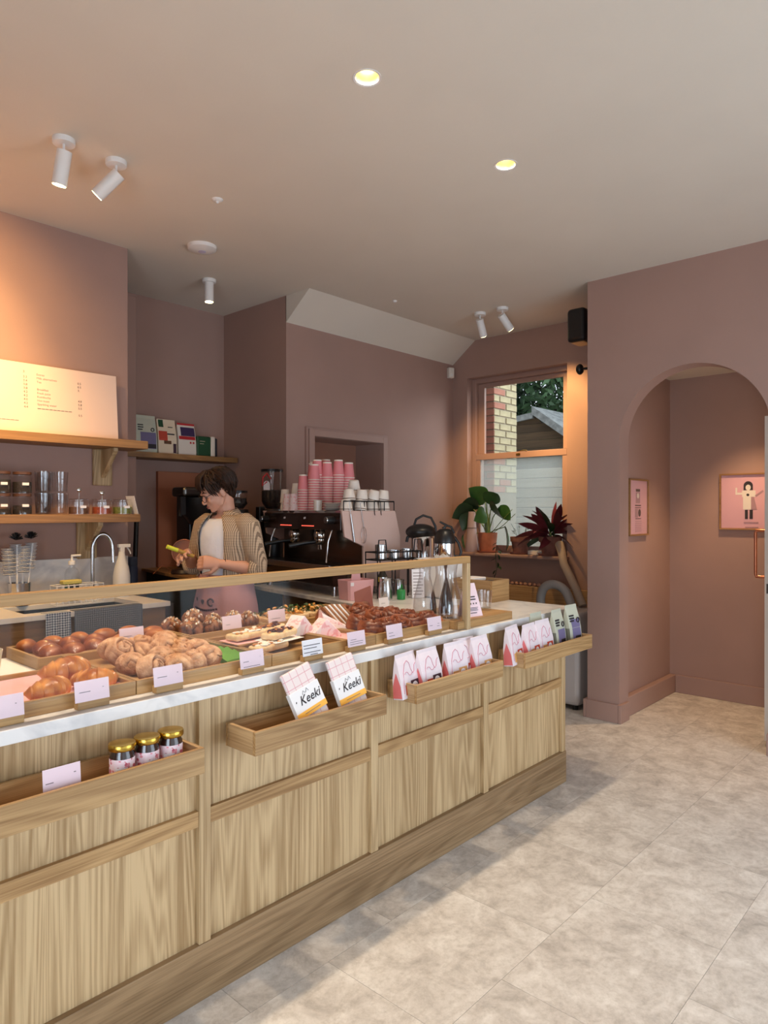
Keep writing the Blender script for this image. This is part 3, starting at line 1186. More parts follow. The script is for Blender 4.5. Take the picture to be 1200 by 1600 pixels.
tray('oak tray lined with pink paper holding the large croissants', 0.36, 0.968, 1.826, 2.175, liner=m_pinkp)
tray('oak tray holding sugared knot buns and green leaf sheets', 0.969, 1.449, 1.826, 2.33)
tray('oak tray holding the cheese pastry slices on white paper', 1.450, 1.800, 1.826, 2.24)
tray('oak tray holding pink-wrapped sandwiches', 1.801, 1.956, 1.826, 2.24, liner=m_pinkp)
tray('oak tray holding glossy dark swirl buns', 1.957, 2.43, 1.826, 2.33)
tray('oak tray behind the croissants holding brown rolls', 0.90, 1.45, 2.335, 2.62)
tray('oak tray behind the knot buns holding nutty chocolate twists', 1.455, 1.83, 2.335, 2.62)
tray('oak tray behind the slices holding leafy green flatbread', 1.835, 2.43, 2.335, 2.62, liner=None)
brd = thing('carafe_board', 'low oak board carrying the glass carafes and tumblers', 'board', (0, 0, 0))
MB().box(2.432, 2.869, 1.783, 2.12, 0.932, 0.968).build('board_body', m_tray, brd, bevel=0.002)


def price_card(label, x, y, z=ZT, rz=0.0, mat=None, w_=0.092, tilt=-8, lines=((-0.034, -0.004, 0.030), (0.028, 0.032, 0.036)), block=True, grp='price cards along the worktop edge', handwritten=False):
    t = thing('price_card', label, 'card', (x, y, z), rz, grp)
    if block:
        MB().box(-w_ * 0.42, w_ * 0.50, -0.012, 0.012, 0, 0.020).build('block', m_tray, t, bevel=0.001)
    b = MB()
    b.T = Matrix.Rotation(rad(tilt), 4, 'X')
    b.box(-w_ / 2, w_ / 2, -0.0155, -0.0143, 0.018, 0.072)
    cd = b.build('card_sheet', mat or m_card, t)
    b = MB()
    b.T = Matrix.Rotation(rad(tilt), 4, 'X')
    for x0, x1, z0 in lines:
        n = max(1, int((x1 - x0) / 0.006))
        for k in range(n):
            xa = x0 + (x1 - x0) * k / n
            b.box(xa, xa + (x1 - x0) / n * 0.82, -0.0160, -0.0156, z0 + 0.012, z0 + 0.0135 + (0.001 if handwritten else 0))
    b.build('print', m_ink, cd)
    return t


YC = 1.805
price_card('pink price card in an oak block before the pink paper liner', 0.612, YC, lines=((0.026, 0.030, 0.036),))
price_card('pink price card in an oak block before the croissants', 0.828, YC)
price_card('pink price card in an oak block before the knot buns', 1.050, YC)
price_card('pink price card in an oak block before the green leaf sheets', 1.345, YC, lines=((-0.034, -0.012, 0.026), (-0.034, 0.03, 0.010), (0.030, 0.034, 0.036)))
price_card('white handwritten price card before the cheese pastry slices', 1.602, YC, mat=m_cardw, lines=((-0.04, 0.036, 0.040), (-0.04, 0.02, 0.030), (-0.04, 0.036, 0.016), (-0.012, 0.022, 0.008)), handwritten=True)
price_card('pink price card in an oak block before the wrapped sandwiches', 1.818, YC, lines=((-0.034, 0.034, 0.022), (-0.034, 0.030, 0.014), (-0.03, 0.0, 0.03)))
price_card('pink price card before the dark swirl buns by the tray middle', 2.030, YC, lines=((-0.034, -0.008, 0.028), (-0.034, 0.0, 0.016)))
price_card('pink price card before the dark swirl buns nearest the screen post', 2.283, YC, lines=((-0.034, -0.014, 0.026), (0.02, 0.032, 0.030), (0.016, 0.032, 0.020)))
GB = 'price cards between the front and back trays'
price_card('pink price card in a block before the nutty chocolate twists', 1.655, 2.352, 0.952, mat=m_card, lines=((-0.03, -0.008, 0.024),), grp=GB)
price_card('pink price card in a block before the leafy flatbread', 1.885, 2.352, 0.952, mat=m_card, lines=((-0.03, 0.02, 0.022),), grp=GB)
price_card('pink price card half hidden behind the knot buns', 1.225, 2.352, 0.957, mat=m_card, lines=((-0.03, 0.0, 0.03),), grp=GB)
price_card('small white card behind the dark swirl buns', 2.62, 2.40, 0.9315, mat=m_cardw, w_=0.07, lines=((-0.02, 0.01, 0.03),), grp=GB)

# ================================================================== PASTRIES
m_crois = M('croissant_crust', s(152, 78, 28), 0.34, col2=s(232, 164, 88), scale=26, bump=0.25, bscale=90, coat=0.25)
m_crois2 = M('dark_croissant_crust', s(112, 52, 22), 0.3, col2=s(188, 106, 50), scale=22, bump=0.25, bscale=90, coat=0.3)
m_roll = M('brioche_crust', s(128, 66, 28), 0.38, col2=s(196, 122, 62), scale=16, bump=0.1, coat=0.2)
m_bun = M('sugared_bun', s(166, 110, 70), 0.75, col2=s(228, 182, 140), scale=42, bump=0.5, bscale=160)
m_swirl = M('dark_glazed_swirl', s(84, 36, 20), 0.42, col2=s(156, 84, 48), scale=16, bump=0.35, bscale=80, coat=0.1)
m_choc = M('chocolate_twist', s(58, 30, 18), 0.4, col2=s(170, 104, 56), scale=40, bump=0.4, bscale=120, coat=0.2)
m_pale = M('pale_pastry', s(220, 172, 112), 0.6, col2=s(244, 220, 178), scale=30, bump=0.3, bscale=90)
m_nut = M('nut_pieces', s(196, 150, 104), 0.7)
m_cream = M('white_icing', s(238, 228, 214), 0.6)
m_jamd = M('berry_topping', s(74, 28, 26), 0.35)
m_greens = M('green_topping', s(58, 84, 36), 0.5, vary=0.3, scale=50)
m_squash = M('orange_topping', s(226, 160, 80), 0.5)
m_grn = M('green_sheet', s(96, 150, 54), 0.5, vary=0.18, scale=9)


def croissant_mesh(L_=0.075, r=0.030, bend=0.5, nseg=9, mat=None, name='croissant', sub=4, lift=1.0, amp=0.26):
    b = MB()
    pts, rs = [], []
    n = nseg * sub
    for k in range(n + 1):
        q = k / n * 2 - 1
        seg = (k / sub)
        fr = seg - math.floor(seg)
        c = abs(q)
        env = (1 - c ** 2.2) ** 0.75
        step = 1.03 - amp / 2 + amp * ((1 - fr) if q > 0 else fr) ** 0.7
        ang = q * bend
        pts.append((math.sin(ang) * L_ / max(bend, .01), (1 - math.cos(ang)) * L_ / max(bend, .01), 0))
        rs.append(max(0.004, r * env * step))
    b.tube(pts, rs, 16, up=(0, 0, 1), flat=0.82 * lift)
    b.v = [(x, y, z + r * 0.72) for x, y, z in b.v]
    return b.build(name, mat or m_crois, smooth=38)


def spiral_mesh(R=0.04, r=0.0095, turns=3.0, rise=0.0, mat=None, name='bun', flat=1.0, wob=0.0, hh=0.8, twist=1.0):
    """a rolled bun: a strand wound down over a domed body"""
    b = MB()
    pts, rs = [], []
    n = int(turns * 20)
    for k in range(n + 1):
        q = k / n
        a = 2 * PI * turns * q
        th = 0.10 + q * 1.55
        rad_ = (R - r * 0.7) * math.sin(min(th, PI / 2)) ** 0.9 * (1 + 0.05 * math.sin(2.3 * a))
        z = r + (R * hh) * math.cos(th) ** 0.8 if th < PI / 2 else r
        pts.append((rad_ * math.cos(a), rad_ * math.sin(a), z + wob * math.sin(3.1 * a)))
        rs.append(r * (0.8 + 0.45 * q) * (1.0 + 0.10 * math.sin(2.7 * a)))
    b.tube(pts, rs, 9, up=(0, 0, 1), flat=1.15 * flat)
    b.sph((0, 0, R * hh * 0.42), (R * 0.93, R * 0.93, R * hh * 0.62), 20, 10)
    o = b.build(name, mat or m_bun, smooth=70)
    for v in o.data.vertices:
        if v.co.z < 0:
            v.co.z *= 0.15
    return o


def roll_mesh(R=0.048, wd=0.0105, h=0.036, turns=2.6, mat=None, name='roll', dome=0.010):
    """a flat cinnamon-roll coil: one tall strip wound from the rim to the middle"""
    b = MB()
    pts, rs = [], []
    n = int(turns * 22)
    for k in range(n + 1):
        q = k / n
        a = 2 * PI * turns * q
        r_ = (R - wd * 0.6) * (1 - q) + wd * 0.25
        pts.append((r_ * math.cos(a), r_ * math.sin(a), h * 0.5 + dome * q + 0.0018 * math.sin(3.7 * a)))
        rs.append(wd * (0.62 + 0.06 * math.sin(5.1 * a)) * (0.55 if k == 0 else 1))
    b.tube(pts, rs, 10, up=(0, 0, 1), flat=h / (wd * 1.24))
    b.lathe([(0, 0.001), (R * 0.93, 0.001), (R * 0.95, h * 0.5), (R * 0.80, h * 0.80), (0, h * 0.80 + dome * 0.6)], n=20)
    return b.build(name, mat or m_bun, smooth=70)


def knot_mesh(R=0.036, r=0.013, mat=None, name='bun'):
    """a ball knotted out of one strand: loops crossing over a round body"""
    b = MB()
    for j, (ax, ph) in enumerate(((0.0, 0.0), (1.05, 0.6), (2.1, 1.1), (0.5, 1.7))):
        pts = []
        for k in range(25):
            a = 2 * PI * k / 24
            v = Vector((math.cos(a) * R * 0.82, math.sin(a) * R * 0.70, 0))
            v = Matrix.Rotation(0.9 + 0.25 * j, 3, 'X') @ v
            v = Matrix.Rotation(ax + ph, 3, 'Z') @ v
            pts.append((v.x, v.y, v.z * 0.85 + R * 0.72))
        b.tube(pts, r * (0.85 + 0.08 * j), 9, cap=False)
    b.sph((0, 0, R * 0.62), (R * 0.88, R * 0.88, R * 0.66), 18, 10)
    return b.build(name, mat or m_bun, smooth=70)


def put(src, label, cat, loc, rz=0, grp=None, rot=None, scale=1.0, used={}):
    if src.name in used:
        o = src.copy()
        C.objects.link(o)
    else:
        o = src
        used[src.name] = 1
    o['label'], o['category'] = label, cat
    if grp:
        o['group'] = grp
    o.location = loc
    o.rotation_euler = rot if rot else (0, 0, rz)
    o.scale = scale if isinstance(scale, tuple) else (scale,) * 3
    return o


ZB = ZT + 0.014
cr = croissant_mesh(0.062, 0.034, 0.75, nseg=7, sub=5)
GC = 'large golden croissants on pink paper'
put(cr, 'large golden croissant closest to the pink price card', 'croissant', (0.765, 1.905, ZB), rad(18), GC, scale=1.1)
put(cr, 'large golden croissant next to the tray corner by the knot buns', 'croissant', (0.893, 1.925, ZB), rad(-30), GC, scale=1.1)
put(cr, 'large golden croissant lying highest on the pile of three', 'croissant', (0.868, 2.045, ZB + 0.008), rad(8), GC, scale=1.28)
rl = croissant_mesh(0.058, 0.034, 0.18, nseg=9, sub=5, amp=0.22, mat=m_crois2, name='filled_croissant')
GD = 'dark filled croissants behind the golden ones'
dk = [(0.965, 2.40, 60, 'dark brown filled croissant by the tray corner'), (1.035, 2.385, 75, 'dark brown filled croissant next to the cut end'),
      (1.115, 2.40, 80, 'dark brown filled croissant with deep ridges by the knot buns'), (0.985, 2.50, 50, 'dark brown filled croissant in the second row by the tray side'),
      (1.07, 2.50, 65, 'dark brown filled croissant in the middle of the second row'), (1.16, 2.49, 70, 'dark brown filled croissant beside the half-hidden card')]
for x, y, a, lb in dk:
    put(rl, lb, 'croissant', (x, y, ZB), rad(a), GD)
b = MB()
b.sph((0, 0, 0.026), (0.046, 0.034, 0.026), 18, 10)
ro = b.build('brown_roll', m_roll, smooth=70)
rolls = [(0.955, 2.585, 'first'), (1.05, 2.59, 'second'), (1.145, 2.588, 'third'), (1.24, 2.59, 'fourth'), (1.335, 2.58, 'fifth'), (1.405, 2.52, 'sixth'), (1.31, 2.49, 'seventh'), (1.235, 2.44, 'eighth'), (1.36, 2.41, 'ninth')]
rn = ['at the tray end above the ridged croissants', 'second along the back row', 'third along the back row', 'fourth along the back row', 'fifth along the back row', 'shiny and nearest the chocolate twists', 'in the middle row behind the card', 'directly behind the half-hidden card', 'in front beside the knot buns']
for (x, y, _), lb in zip(rolls, rn):
    put(ro, 'smooth brown brioche roll ' + lb, 'roll', (x, y, ZB), random.random() * 3, 'brown rolls in the back tray', scale=0.95 + 0.15 * random.random())
# sugared knots and spirals
bs = roll_mesh(0.041, 0.0115, 0.046, 2.1, name='spiral_bun', dome=0.012)
bk = knot_mesh(0.039, 0.012, name='knot_bun')
GK = 'sugared knot buns in the second tray'
lay = [(1.035, 1.905, 0, bs, (1.25, 0, 0.5), 'tipped on edge with its spiral showing, at the front corner'), (1.13, 1.885, 0, bk, None, 'beside the price card at the tray front'),
       (1.20, 1.90, 0.012, bs, None, 'smooth round one right of the price card'), (1.265, 1.925, 0.004, bk, None, 'against the green sheets at the front'),
       (1.045, 2.005, 0.006, bk, None, 'broad and twisted on the tray side'), (1.135, 1.985, 0.014, bk, None, 'in the middle, heaped over the first row'),
       (1.215, 2.010, 0.012, bs, None, 'in the middle near the green sheets'), (1.285, 2.020, 0.01, bk, None, 'beside the green sheets in the second row'),
       (1.055, 2.115, 0.012, bs, (0.9, 0, 0.2), 'tipped with an open curl by the dark croissants'), (1.135, 2.110, 0.012, bk, None, 'third row, centre of the heap'),
       (1.215, 2.115, 0.014, bk, None, 'third row, toward the rolls'), (1.29, 2.125, 0.006, bs, None, 'third row, behind the green sheets'),
       (1.10, 2.235, 0.012, bk, None, 'in front of the half-hidden card'), (1.195, 2.225, 0.014, bs, None, 'pale and flat on top, by the brown rolls'),
       (1.285, 2.225, 0.01, bk, None, 'last in the back row before the twists')]
for x, y, dz, src, rot, lb in lay:
    put(src, 'sugar-dusted cinnamon knot bun ' + lb, 'bun', (x, y, ZB + dz + (0.03 if rot else 0)), 0, GK, rot=rot or (random.uniform(-.15, .15), random.uniform(-.15, .15), random.random() * 6), scale=random.uniform(1.0, 1.12))
# green sheets
b = MB()
rg = random.Random(5)
for k in range(7):
    y0 = 1.90 + k * 0.040
    b.ring_loft([[(1.325 + 0.108 * q - 0.0, y0 + dy, 0.014 + dz + 0.004 * math.sin(5 * q + k)) for dy, dz in ((0, 0), (0.038, 0.003), (0.036, 0.016 + 0.006 * rg.random()), (0.004, 0.012))] for q in (0, 0.25, 0.5, 0.75, 1.0)])
g_ = b.build('green_leaf_sheets', m_grn, loc=(0, 0, ZT), smooth=40)
tag(g_, 'bright green leaf sheets laid in ridges beside the knot buns', 'leaf sheets')
# chocolate nut twists
tw = thing('chocolate_twist', 'x', 'bun', (0, 0, 0))
o = knot_mesh(0.044, 0.013, mat=m_choc, name='coil')
o.parent = tw
b = MB()
for k in range(40):
    a, q = rg.random() * 2 * PI, rg.random() ** 0.6 * 0.040
    b.T = Matrix.Translation((q * math.cos(a), q * math.sin(a), 0.074 - q * q * 16)) @ Euler((rg.random() * 3, rg.random() * 3, 0)).to_matrix().to_4x4()
    b.box(-0.005, 0.005, -0.003, 0.003, -0.0015, 0.0015, mi=k % 2)
b.build('nut_topping', [m_nut, m_cream], tw, kind='stuff')
tws = [(1.515, 2.42, 'nearest the brown rolls'), (1.59, 2.50, 'behind the front ones, under the counter edge'), (1.605, 2.405, 'heaped behind the card block'), (1.50, 2.54, 'at the back corner by the rolls'),
       (1.69, 2.53, 'at the back behind the card'), (1.725, 2.43, 'large and round between the two cards'), (1.785, 2.52, 'at the back nearest the leafy flatbread'), (1.79, 2.42, 'beside the card before the flatbread'), (1.55, 2.46, 'lying on top of the heap by the rolls')]
for k, (x, y, lb) in enumerate(tws):
    c = tw if k == 0 else copy_tree(tw)
    place(c, (x, y, ZB + (0.035 if k == 8 else 0)), random.random() * 6, 'nut-topped chocolate twist bun ' + lb, 'chocolate twists in the back tray', scale=random.uniform(0.88, 1.02))
# leafy flatbread slabs
for k, (x, y, lb) in enumerate([(1.93, 2.44, 'nearest the card'), (2.05, 2.46, 'in the middle of its tray'), (2.17, 2.47, 'behind the sandwich wedge')]):
    t = thing('flatbread_slab', 'slab of flatbread heaped with green leaves and orange pieces ' + lb, 'flatbread', (x, y, ZB + 0.014), rad(3 * k), 'leafy flatbread slabs')
    MB().box(-0.055, 0.055, -0.08, 0.08, 0, 0.024).build('bread', m_pale, t, bevel=0.008, seg=3)
    b = MB()
    rr = random.Random(40 + k)
    for i in range(70):
        b.T = Matrix.Translation((rr.uniform(-.05, .05), rr.uniform(-.075, .075), 0.026 + rr.random() * 0.018)) @ Euler((rr.uniform(-.7, .7), rr.uniform(-.7, .7), rr.random() * 6)).to_matrix().to_4x4()
        if i % 4 == 0:
            b.sph((0, 0, 0), (0.011, 0.008, 0.006), 8, 5, mi=1)
        elif i % 9 == 1:
            b.box(-0.01, 0.01, -0.002, 0.002, -0.001, 0.001, mi=2)
        else:
            b.add([(-.016, 0, 0), (0, -.007, .003), (.016, 0, 0), (0, .007, .003)], [(0, 1, 2, 3)], 0)
            b.add([(-.016, 0, -.001), (0, -.007, .002), (.016, 0, -.001), (0, .007, .002)], [(3, 2, 1, 0)], 0)
    b.build('leaf_topping', [m_greens, m_squash, m_cream], t, kind='stuff')
# cheese pastry slices on paper
for k, (x, y, rz, dz, lb) in enumerate([(1.545, 1.965, 12, 0.0, 'lying lowest at the tray front'), (1.625, 2.005, 18, 0.030, 'raised on white paper by the handwritten card'), (1.535, 2.085, 10, 0.028, 'on white paper toward the back'), (1.665, 2.115, 22, 0.030, 'with dark topping against the wrapped sandwich')]):
    t = thing('pastry_slice', 'long pale pastry slice with browned topping ' + lb, 'pastry', (x, y, ZB + dz), rad(rz), 'pastry slices on white paper')
    if dz:
        b = MB()
        b.add([(-.095, -.05, .004), (.09, -.052, -.003), (.095, .05, 0), (-.09, .048, .008), (-.095, -.05, .0052), (.09, -.052, -.0018), (.095, .05, .0012), (-.09, .048, .0092)], [(0, 1, 2, 3), (7, 6, 5, 4), (0, 4, 5, 1), (1, 5, 6, 2), (2, 6, 7, 3), (3, 7, 4, 0)])
        b.build('paper', m_pinkp if k == 2 else m_paper, t)
    MB().box(-0.078, 0.078, -0.032, 0.032, 0.009, 0.033).build('crust', m_pale, t, bevel=0.009, seg=3)
    b = MB()
    rr = random.Random(60 + k)
    for i in range(34):
        mi_ = 0 if (i % 3 and x < 1.6) else (1 if i % 3 else 2)
        b.sph((rr.uniform(-.068, .068), rr.uniform(-.024, .024), 0.034 + rr.random() * 0.004), (rr.uniform(.006, .013), rr.uniform(.004, .009), 0.004), 8, 5, mi=mi_)
    b.build('topping', [m_cream, m_jamd, m_crois], t, smooth=True, kind='stuff')


def floral():
    m, nt, p = new_mat('pink_floral_paper')
    N, L = nt.nodes, nt.links
    tc = N.new('ShaderNodeTexCoord')
    n = N.new('ShaderNodeTexNoise')
    n.inputs['Scale'].default_value = 34
    n.inputs['Detail'].default_value = 2
    n.inputs['Distortion'].default_value = 1.5
    L.new(tc.outputs['Object'], n.inputs['Vector'])
    r = N.new('ShaderNodeValToRGB')
    r.color_ramp.elements[0].position, r.color_ramp.elements[1].position = 0.52, 0.62
    r.color_ramp.elements[0].color, r.color_ramp.elements[1].color = s(242, 222, 222), s(234, 182, 184)
    L.new(n.outputs['Fac'], r.inputs['Fac'])
    L.new(r.outputs['Color'], p.inputs['Base Color'])
    p.inputs['Roughness'].default_value = 0.6
    return m


m_floral = floral()
m_toast = M('toasted_bread', s(132, 82, 44), 0.7, col2=s(176, 120, 74), scale=60, bump=0.3)


def wedge(label, loc, rz, open_top):
    t = thing('wrapped_sandwich', label, 'sandwich', loc, rz, 'pink-wrapped sandwiches')
    b = MB()
    # triangular parcel lying on its long side
    b.prism([(-0.075, 0.0), (0.075, 0.0), (0.062, 0.02), (0.004, 0.075), (-0.004, 0.075), (-0.062, 0.02)], -0.032, 0.032, 'y')
    b.build('wrapper', m_floral, t, bevel=0.006, seg=3)
    b = MB()
    b.prism([(-0.060, 0.0), (-0.030, 0.0), (-0.028, 0.045), (-0.045, 0.035)], -0.0335, -0.0320, 'y')
    b.build('tape_label', m_paper, t)
    return t


wedge('pink floral wrapped sandwich lying flat toward the pastry slices', (1.775, 2.075, ZB + 0.02), rad(12), False)
wedge('pink floral wrapped sandwich leaning beneath the open wedge', (1.875, 2.04, ZB), rad(-12), False)
t = thing('toasted_sandwich', 'toasted sandwich wedge with brown and white layers standing open in pink paper', 'sandwich', (1.985, 2.075, ZB), 0)
b = MB()
b.add([(-0.075, -0.02, 0), (0.075, -0.085, 0), (0.095, 0.03, 0), (-0.05, 0.07, 0), (-0.072, 0.012, 0.085), (0.030, -0.072, 0.018), (0.085, 0.02, 0.025), (-0.045, 0.06, 0.105)],
      [(3, 2, 1, 0), (4, 5, 6, 7), (0, 1, 5, 4), (1, 2, 6, 5), (2, 3, 7, 6), (3, 0, 4, 7)])
b.build('wrapper', m_floral, t, bevel=0.004)
p0 = Vector((-0.070, 0.020, 0.118))
eu = Vector((0.066, -0.056, -0.098))
ev = Vector((0.088, -0.030, 0.006))
en = eu.cross(ev).normalized()
for k in range(9):
    b = MB()
    q0, q1 = k / 9.0, (k + 0.95) / 9.0
    thick = 0.0 if k % 2 == 0 else 0.003
    ta = 0.16 * abs(q0 - 0.45)
    pts = [p0 + ev * q0 + eu * ta, p0 + ev * q0 + eu, p0 + ev * q1 + eu, p0 + ev * q1 + eu * ta]
    b.add([c - en * thick for c in pts] + [c - en * 0.045 for c in pts], [(0, 1, 2, 3), (7, 6, 5, 4), (0, 4, 5, 1), (1, 5, 6, 2), (2, 6, 7, 3), (3, 7, 4, 0)])
    b.build('toast_layer' if k % 2 == 0 else 'filling_layer', m_toast if k % 2 == 0 else m_cream, t, bevel=0.001)
# dark swirl buns
sw = roll_mesh(0.056, 0.0165, 0.044, 1.9, mat=m_swirl, name='swirl_bun', dome=0.010)
GS = 'dark glazed swirl buns'
sl = [(2.005, 1.905, 0, 'front corner nearest the sandwich'), (2.095, 1.895, 0, 'at the front beside the first price card'), (2.185, 1.905, 0.0, 'front row, third along'), (2.275, 1.90, 0, 'front row, fourth along'),
      (2.365, 1.905, 0, 'front row, against the tray end'), (2.03, 2.00, 0.01, 'second row, beside the toasted sandwich'), (2.135, 1.995, 0.018, 'second row, large coil facing out'), (2.235, 1.995, 0.014, 'second row, towards the middle'),
      (2.34, 2.00, 0.008, 'second row, near the carafes'), (2.05, 2.11, 0.018, 'third row, first along'), (2.15, 2.11, 0.026, 'topmost in the middle of the heap'), (2.255, 2.105, 0.016, 'third row, third along'),
      (2.36, 2.11, 0.004, 'third row, by the tray end'), (2.06, 2.22, 0.014, 'back row, first along'), (2.17, 2.22, 0.018, 'back row, second along'), (2.28, 2.22, 0.010, 'back row, third along')]
for x, y, dz, lb in sl:
    put(sw, 'dark glazed swirl bun, ' + lb, 'bun', (x, y, ZB + dz), 0, GS, rot=(random.uniform(-.1, .42), random.uniform(-.3, .2), random.random() * 0.8), scale=(1.06, 1.06, random.uniform(1.15, 1.35)))
put(roll_mesh(0.045, 0.012, 0.04, 2.0, mat=m_roll, name='plain_bun'), 'lighter orange-brown bun by the card next to the screen post', 'bun', (2.392, 1.862, ZB + 0.012), 1.0, None, scale=0.62)

# cup at the left end
t = thing('paper_cup', 'cream stoneware cup with a brown foot behind the pink paper tray', 'cup', (0.735, 2.30, ZT))
b = MB()
b.lathe([(0.0, 0.0), (0.030, 0.0), (0.034, 0.012), (0.043, 0.085), (0.045, 0.095), (0.042, 0.095), (0.030, 0.014), (0.0, 0.014)], n=28)
b.build('cup_body', M('cream_glaze', s(216, 204, 176), 0.4), t, smooth=45)
MB().lathe([(0.0302, -0.0), (0.0312, 0.002), (0.0352, 0.014), (0.0345, 0.014)], n=28, cap=False).build('foot_band', M('brown_glaze', s(120, 84, 50), 0.5), t, smooth=60)
t.name = 'stoneware_cup'
tag(MB().box(0.45, 0.885, 2.19, 2.61, 0.9313, 0.9345).build('white_board', m_paper), 'white board under the cream stoneware cup', 'board')

# ---- carafes, tumblers, menu stand
def carafe(label, loc):
    t = thing('glass_carafe', label, 'carafe', loc, 0, 'glass carafes behind the screen')
    outer = [(0.0, 0.0), (0.050, 0.0), (0.055, 0.006), (0.056, 0.04), (0.050, 0.085), (0.036, 0.14), (0.027, 0.175), (0.026, 0.20), (0.031, 0.235), (0.036, 0.25)]
    inner = [(0.034, 0.25), (0.029, 0.235), (0.024, 0.20), (0.025, 0.175), (0.034, 0.14), (0.048, 0.085), (0.054, 0.04), (0.052, 0.008), (0.0, 0.008)]
    MB().lathe(outer + inner, n=32, cap=False).build('carafe_body', m_glass2, t, smooth=60)
    MB().tube([(0.0355 * math.cos(a), 0.0355 * math.sin(a), 0.25) for a in [2 * PI * k / 28 for k in range(29)]], 0.0018, 6).build('rim', m_glass2, t)
    return t


ZBD = 0.9685
carafe('glass carafe standing furthest from the screen post', (2.495, 2.02, ZBD))
carafe('large glass carafe closest to the screen post', (2.482, 1.862, ZBD))
carafe('glass carafe seen between the other two, at the back of the board', (2.575, 1.985, ZBD))


def tumbler(label, loc, grp='glass tumblers on the oak board', h=0.095, r=0.036):
    t = thing('glass_tumbler', label, 'glass', loc, 0, grp)
    MB().lathe([(0.0, 0.0), (r * 0.82, 0.0), (r * 0.86, 0.004), (r, h), (r - 0.002, h), (r * 0.82, 0.010), (0.0, 0.010)], n=24, cap=False).build('tumbler_body', m_glass2, t, smooth=50)
    return t


tumbler('clear tumbler beside the pink menu stand', (2.745, 1.93, ZBD))
tumbler('clear tumbler upside down nearest the board end', (2.815, 1.905, ZBD))
tumbler('clear tumbler behind the front pair on the board', (2.80, 2.00, ZBD))
t = thing('menu_stand', 'small pink folded menu card standing beside the screen post', 'menu card', (2.60, 1.845, ZBD), rad(-8))
b = MB()
b.add([(-.045, -.03, 0), (.06, -.03, 0), (.035, 0, .15), (-.035, 0, .15), (-.045, -.0288, 0), (.06, -.0288, 0), (.035, .0012, .15), (-.035, .0012, .15)], [(0, 1, 2, 3), (7, 6, 5, 4), (0, 4, 5, 1), (1, 5, 6, 2), (2, 6, 7, 3), (3, 7, 4, 0)])
b.build('front_leaf', m_card, t)
b = MB()
b.add([(-.045, .03, 0), (.06, .03, 0), (.035, 0, .15), (-.035, 0, .15), (-.045, .0312, 0), (.06, .0312, 0), (.035, .0012, .15), (-.035, .0012, .15)], [(0, 1, 2, 3), (7, 6, 5, 4), (0, 4, 5, 1), (1, 5, 6, 2), (2, 6, 7, 3), (3, 7, 4, 0)])
b.build('back_leaf', m_card, t)
b = MB()
b.T = Matrix.Translation((0, -.0305, 0)) @ Matrix.Rotation(rad(-11.3), 4, 'X')
for z, x0, x1, hh in ((0.088, -.02, .024, .005), (0.076, -.02, .026, .005), (0.040, -.018, .034, .002), (0.034, -.018, .030, .002), (0.028, -.018, .034, .002), (0.016, -.018, .024, .003)):
    b.box(x0, x1, -0.0008, 0, z, z + hh)
for x in (-.012, .006, .024):
    b.box(x, x + .006, -0.0008, 0, .056, .063)
b.build('print', m_ink, t)

# wooden box with papers at the counter end
t = thing('oak_caddy_box', 'oak box of folded papers and dark cloth at the far counter end', 'box', (3.29, 2.175, 0.9315))
MB().box(0, 0.175, 0, 0.014, 0, 0.122).build('front_board', m_oak_h, t, bevel=0.001)
MB().box(0, 0.014, 0.0145, 0.28, 0, 0.122).build('side_board', m_oak_y, t, bevel=0.001)
MB().box(0.161, 0.175, 0.0145, 0.28, 0, 0.122).build('side_board', m_oak_y, t, bevel=0.001)
MB().box(0.0145, 0.1605, 0.266, 0.28, 0, 0.122).build('back_board', m_oak_h, t, bevel=0.001)
MB().box(0.0145, 0.1605, 0.0145, 0.2655, 0.001, 0.09).build('inner_base', m_oak_h, t)
for k, (x, y, mt, lb) in enumerate([(3.375, 2.255, m_coffd, 'dark folded cloth lying on the oak box'), (3.36, 2.355, m_paper, 'white folded paper lying on the oak box')]):
    b = MB()
    b.T = Matrix.Rotation(rad(10 * k - 8), 4, 'Z')
    b.box(-0.065, 0.065, -0.05, 0.05, 0, 0.02)
    tag(b.build('folded_cloth' if mt is m_coffd else 'folded_paper', mt, loc=(x, y, 1.0225 + 0.018 * (k == 1)), bevel=0.006, seg=3), lb, 'cloth' if mt is m_coffd else 'paper')

# ================================================================== SINK COUNTER
SX1, SYF = 2.03, 3.45
t = thing('sink_counter', 'oak sink cabinet with a white top against the menu wall', 'counter', (0, 0, 0))
b = MB()
b.box(-0.2, 1.30, SYF, 4.028, 0.925, 0.95)
b.box(1.90, SX1, SYF, 4.028, 0.925, 0.95)
b.box(1.30, 1.90, SYF, SYF + 0.09, 0.925, 0.95)
b.box(1.30, 1.90, 3.84, 4.028, 0.925, 0.95)
b.build('top', m_offw, t, bevel=0.001)
b = MB()
b.box(1.30, 1.90, SYF + 0.09, 3.84, 0.76, 0.765)
b.box(1.295, 1.30, SYF + 0.09, 3.84, 0.76, 0.926)
b.box(1.90, 1.905, SYF + 0.09, 3.84, 0.76, 0.926)
b.box(1.30, 1.90, SYF + 0.085, SYF + 0.09, 0.76, 0.926)
b.box(1.30, 1.90, 3.84, 3.845, 0.76, 0.926)
b.build('basin', m_black_sink, t)
MB().box(-0.2, 2.01, SYF + 0.02, SYF + 0.04, 0.0, 0.924).build('front_panel', m_shelf, t)
MB().box(1.99, 2.01, SYF + 0.041, 4.028, 0.0, 0.924).build('side_panel', m_oak_v, t)
splash = MB().box(-0.2, 2.075, 4.016, 4.03, 0.951, 1.175).build('splashback', m_marble)
tag(splash, 'pale marble splashback slab behind the sink', 'splashback')
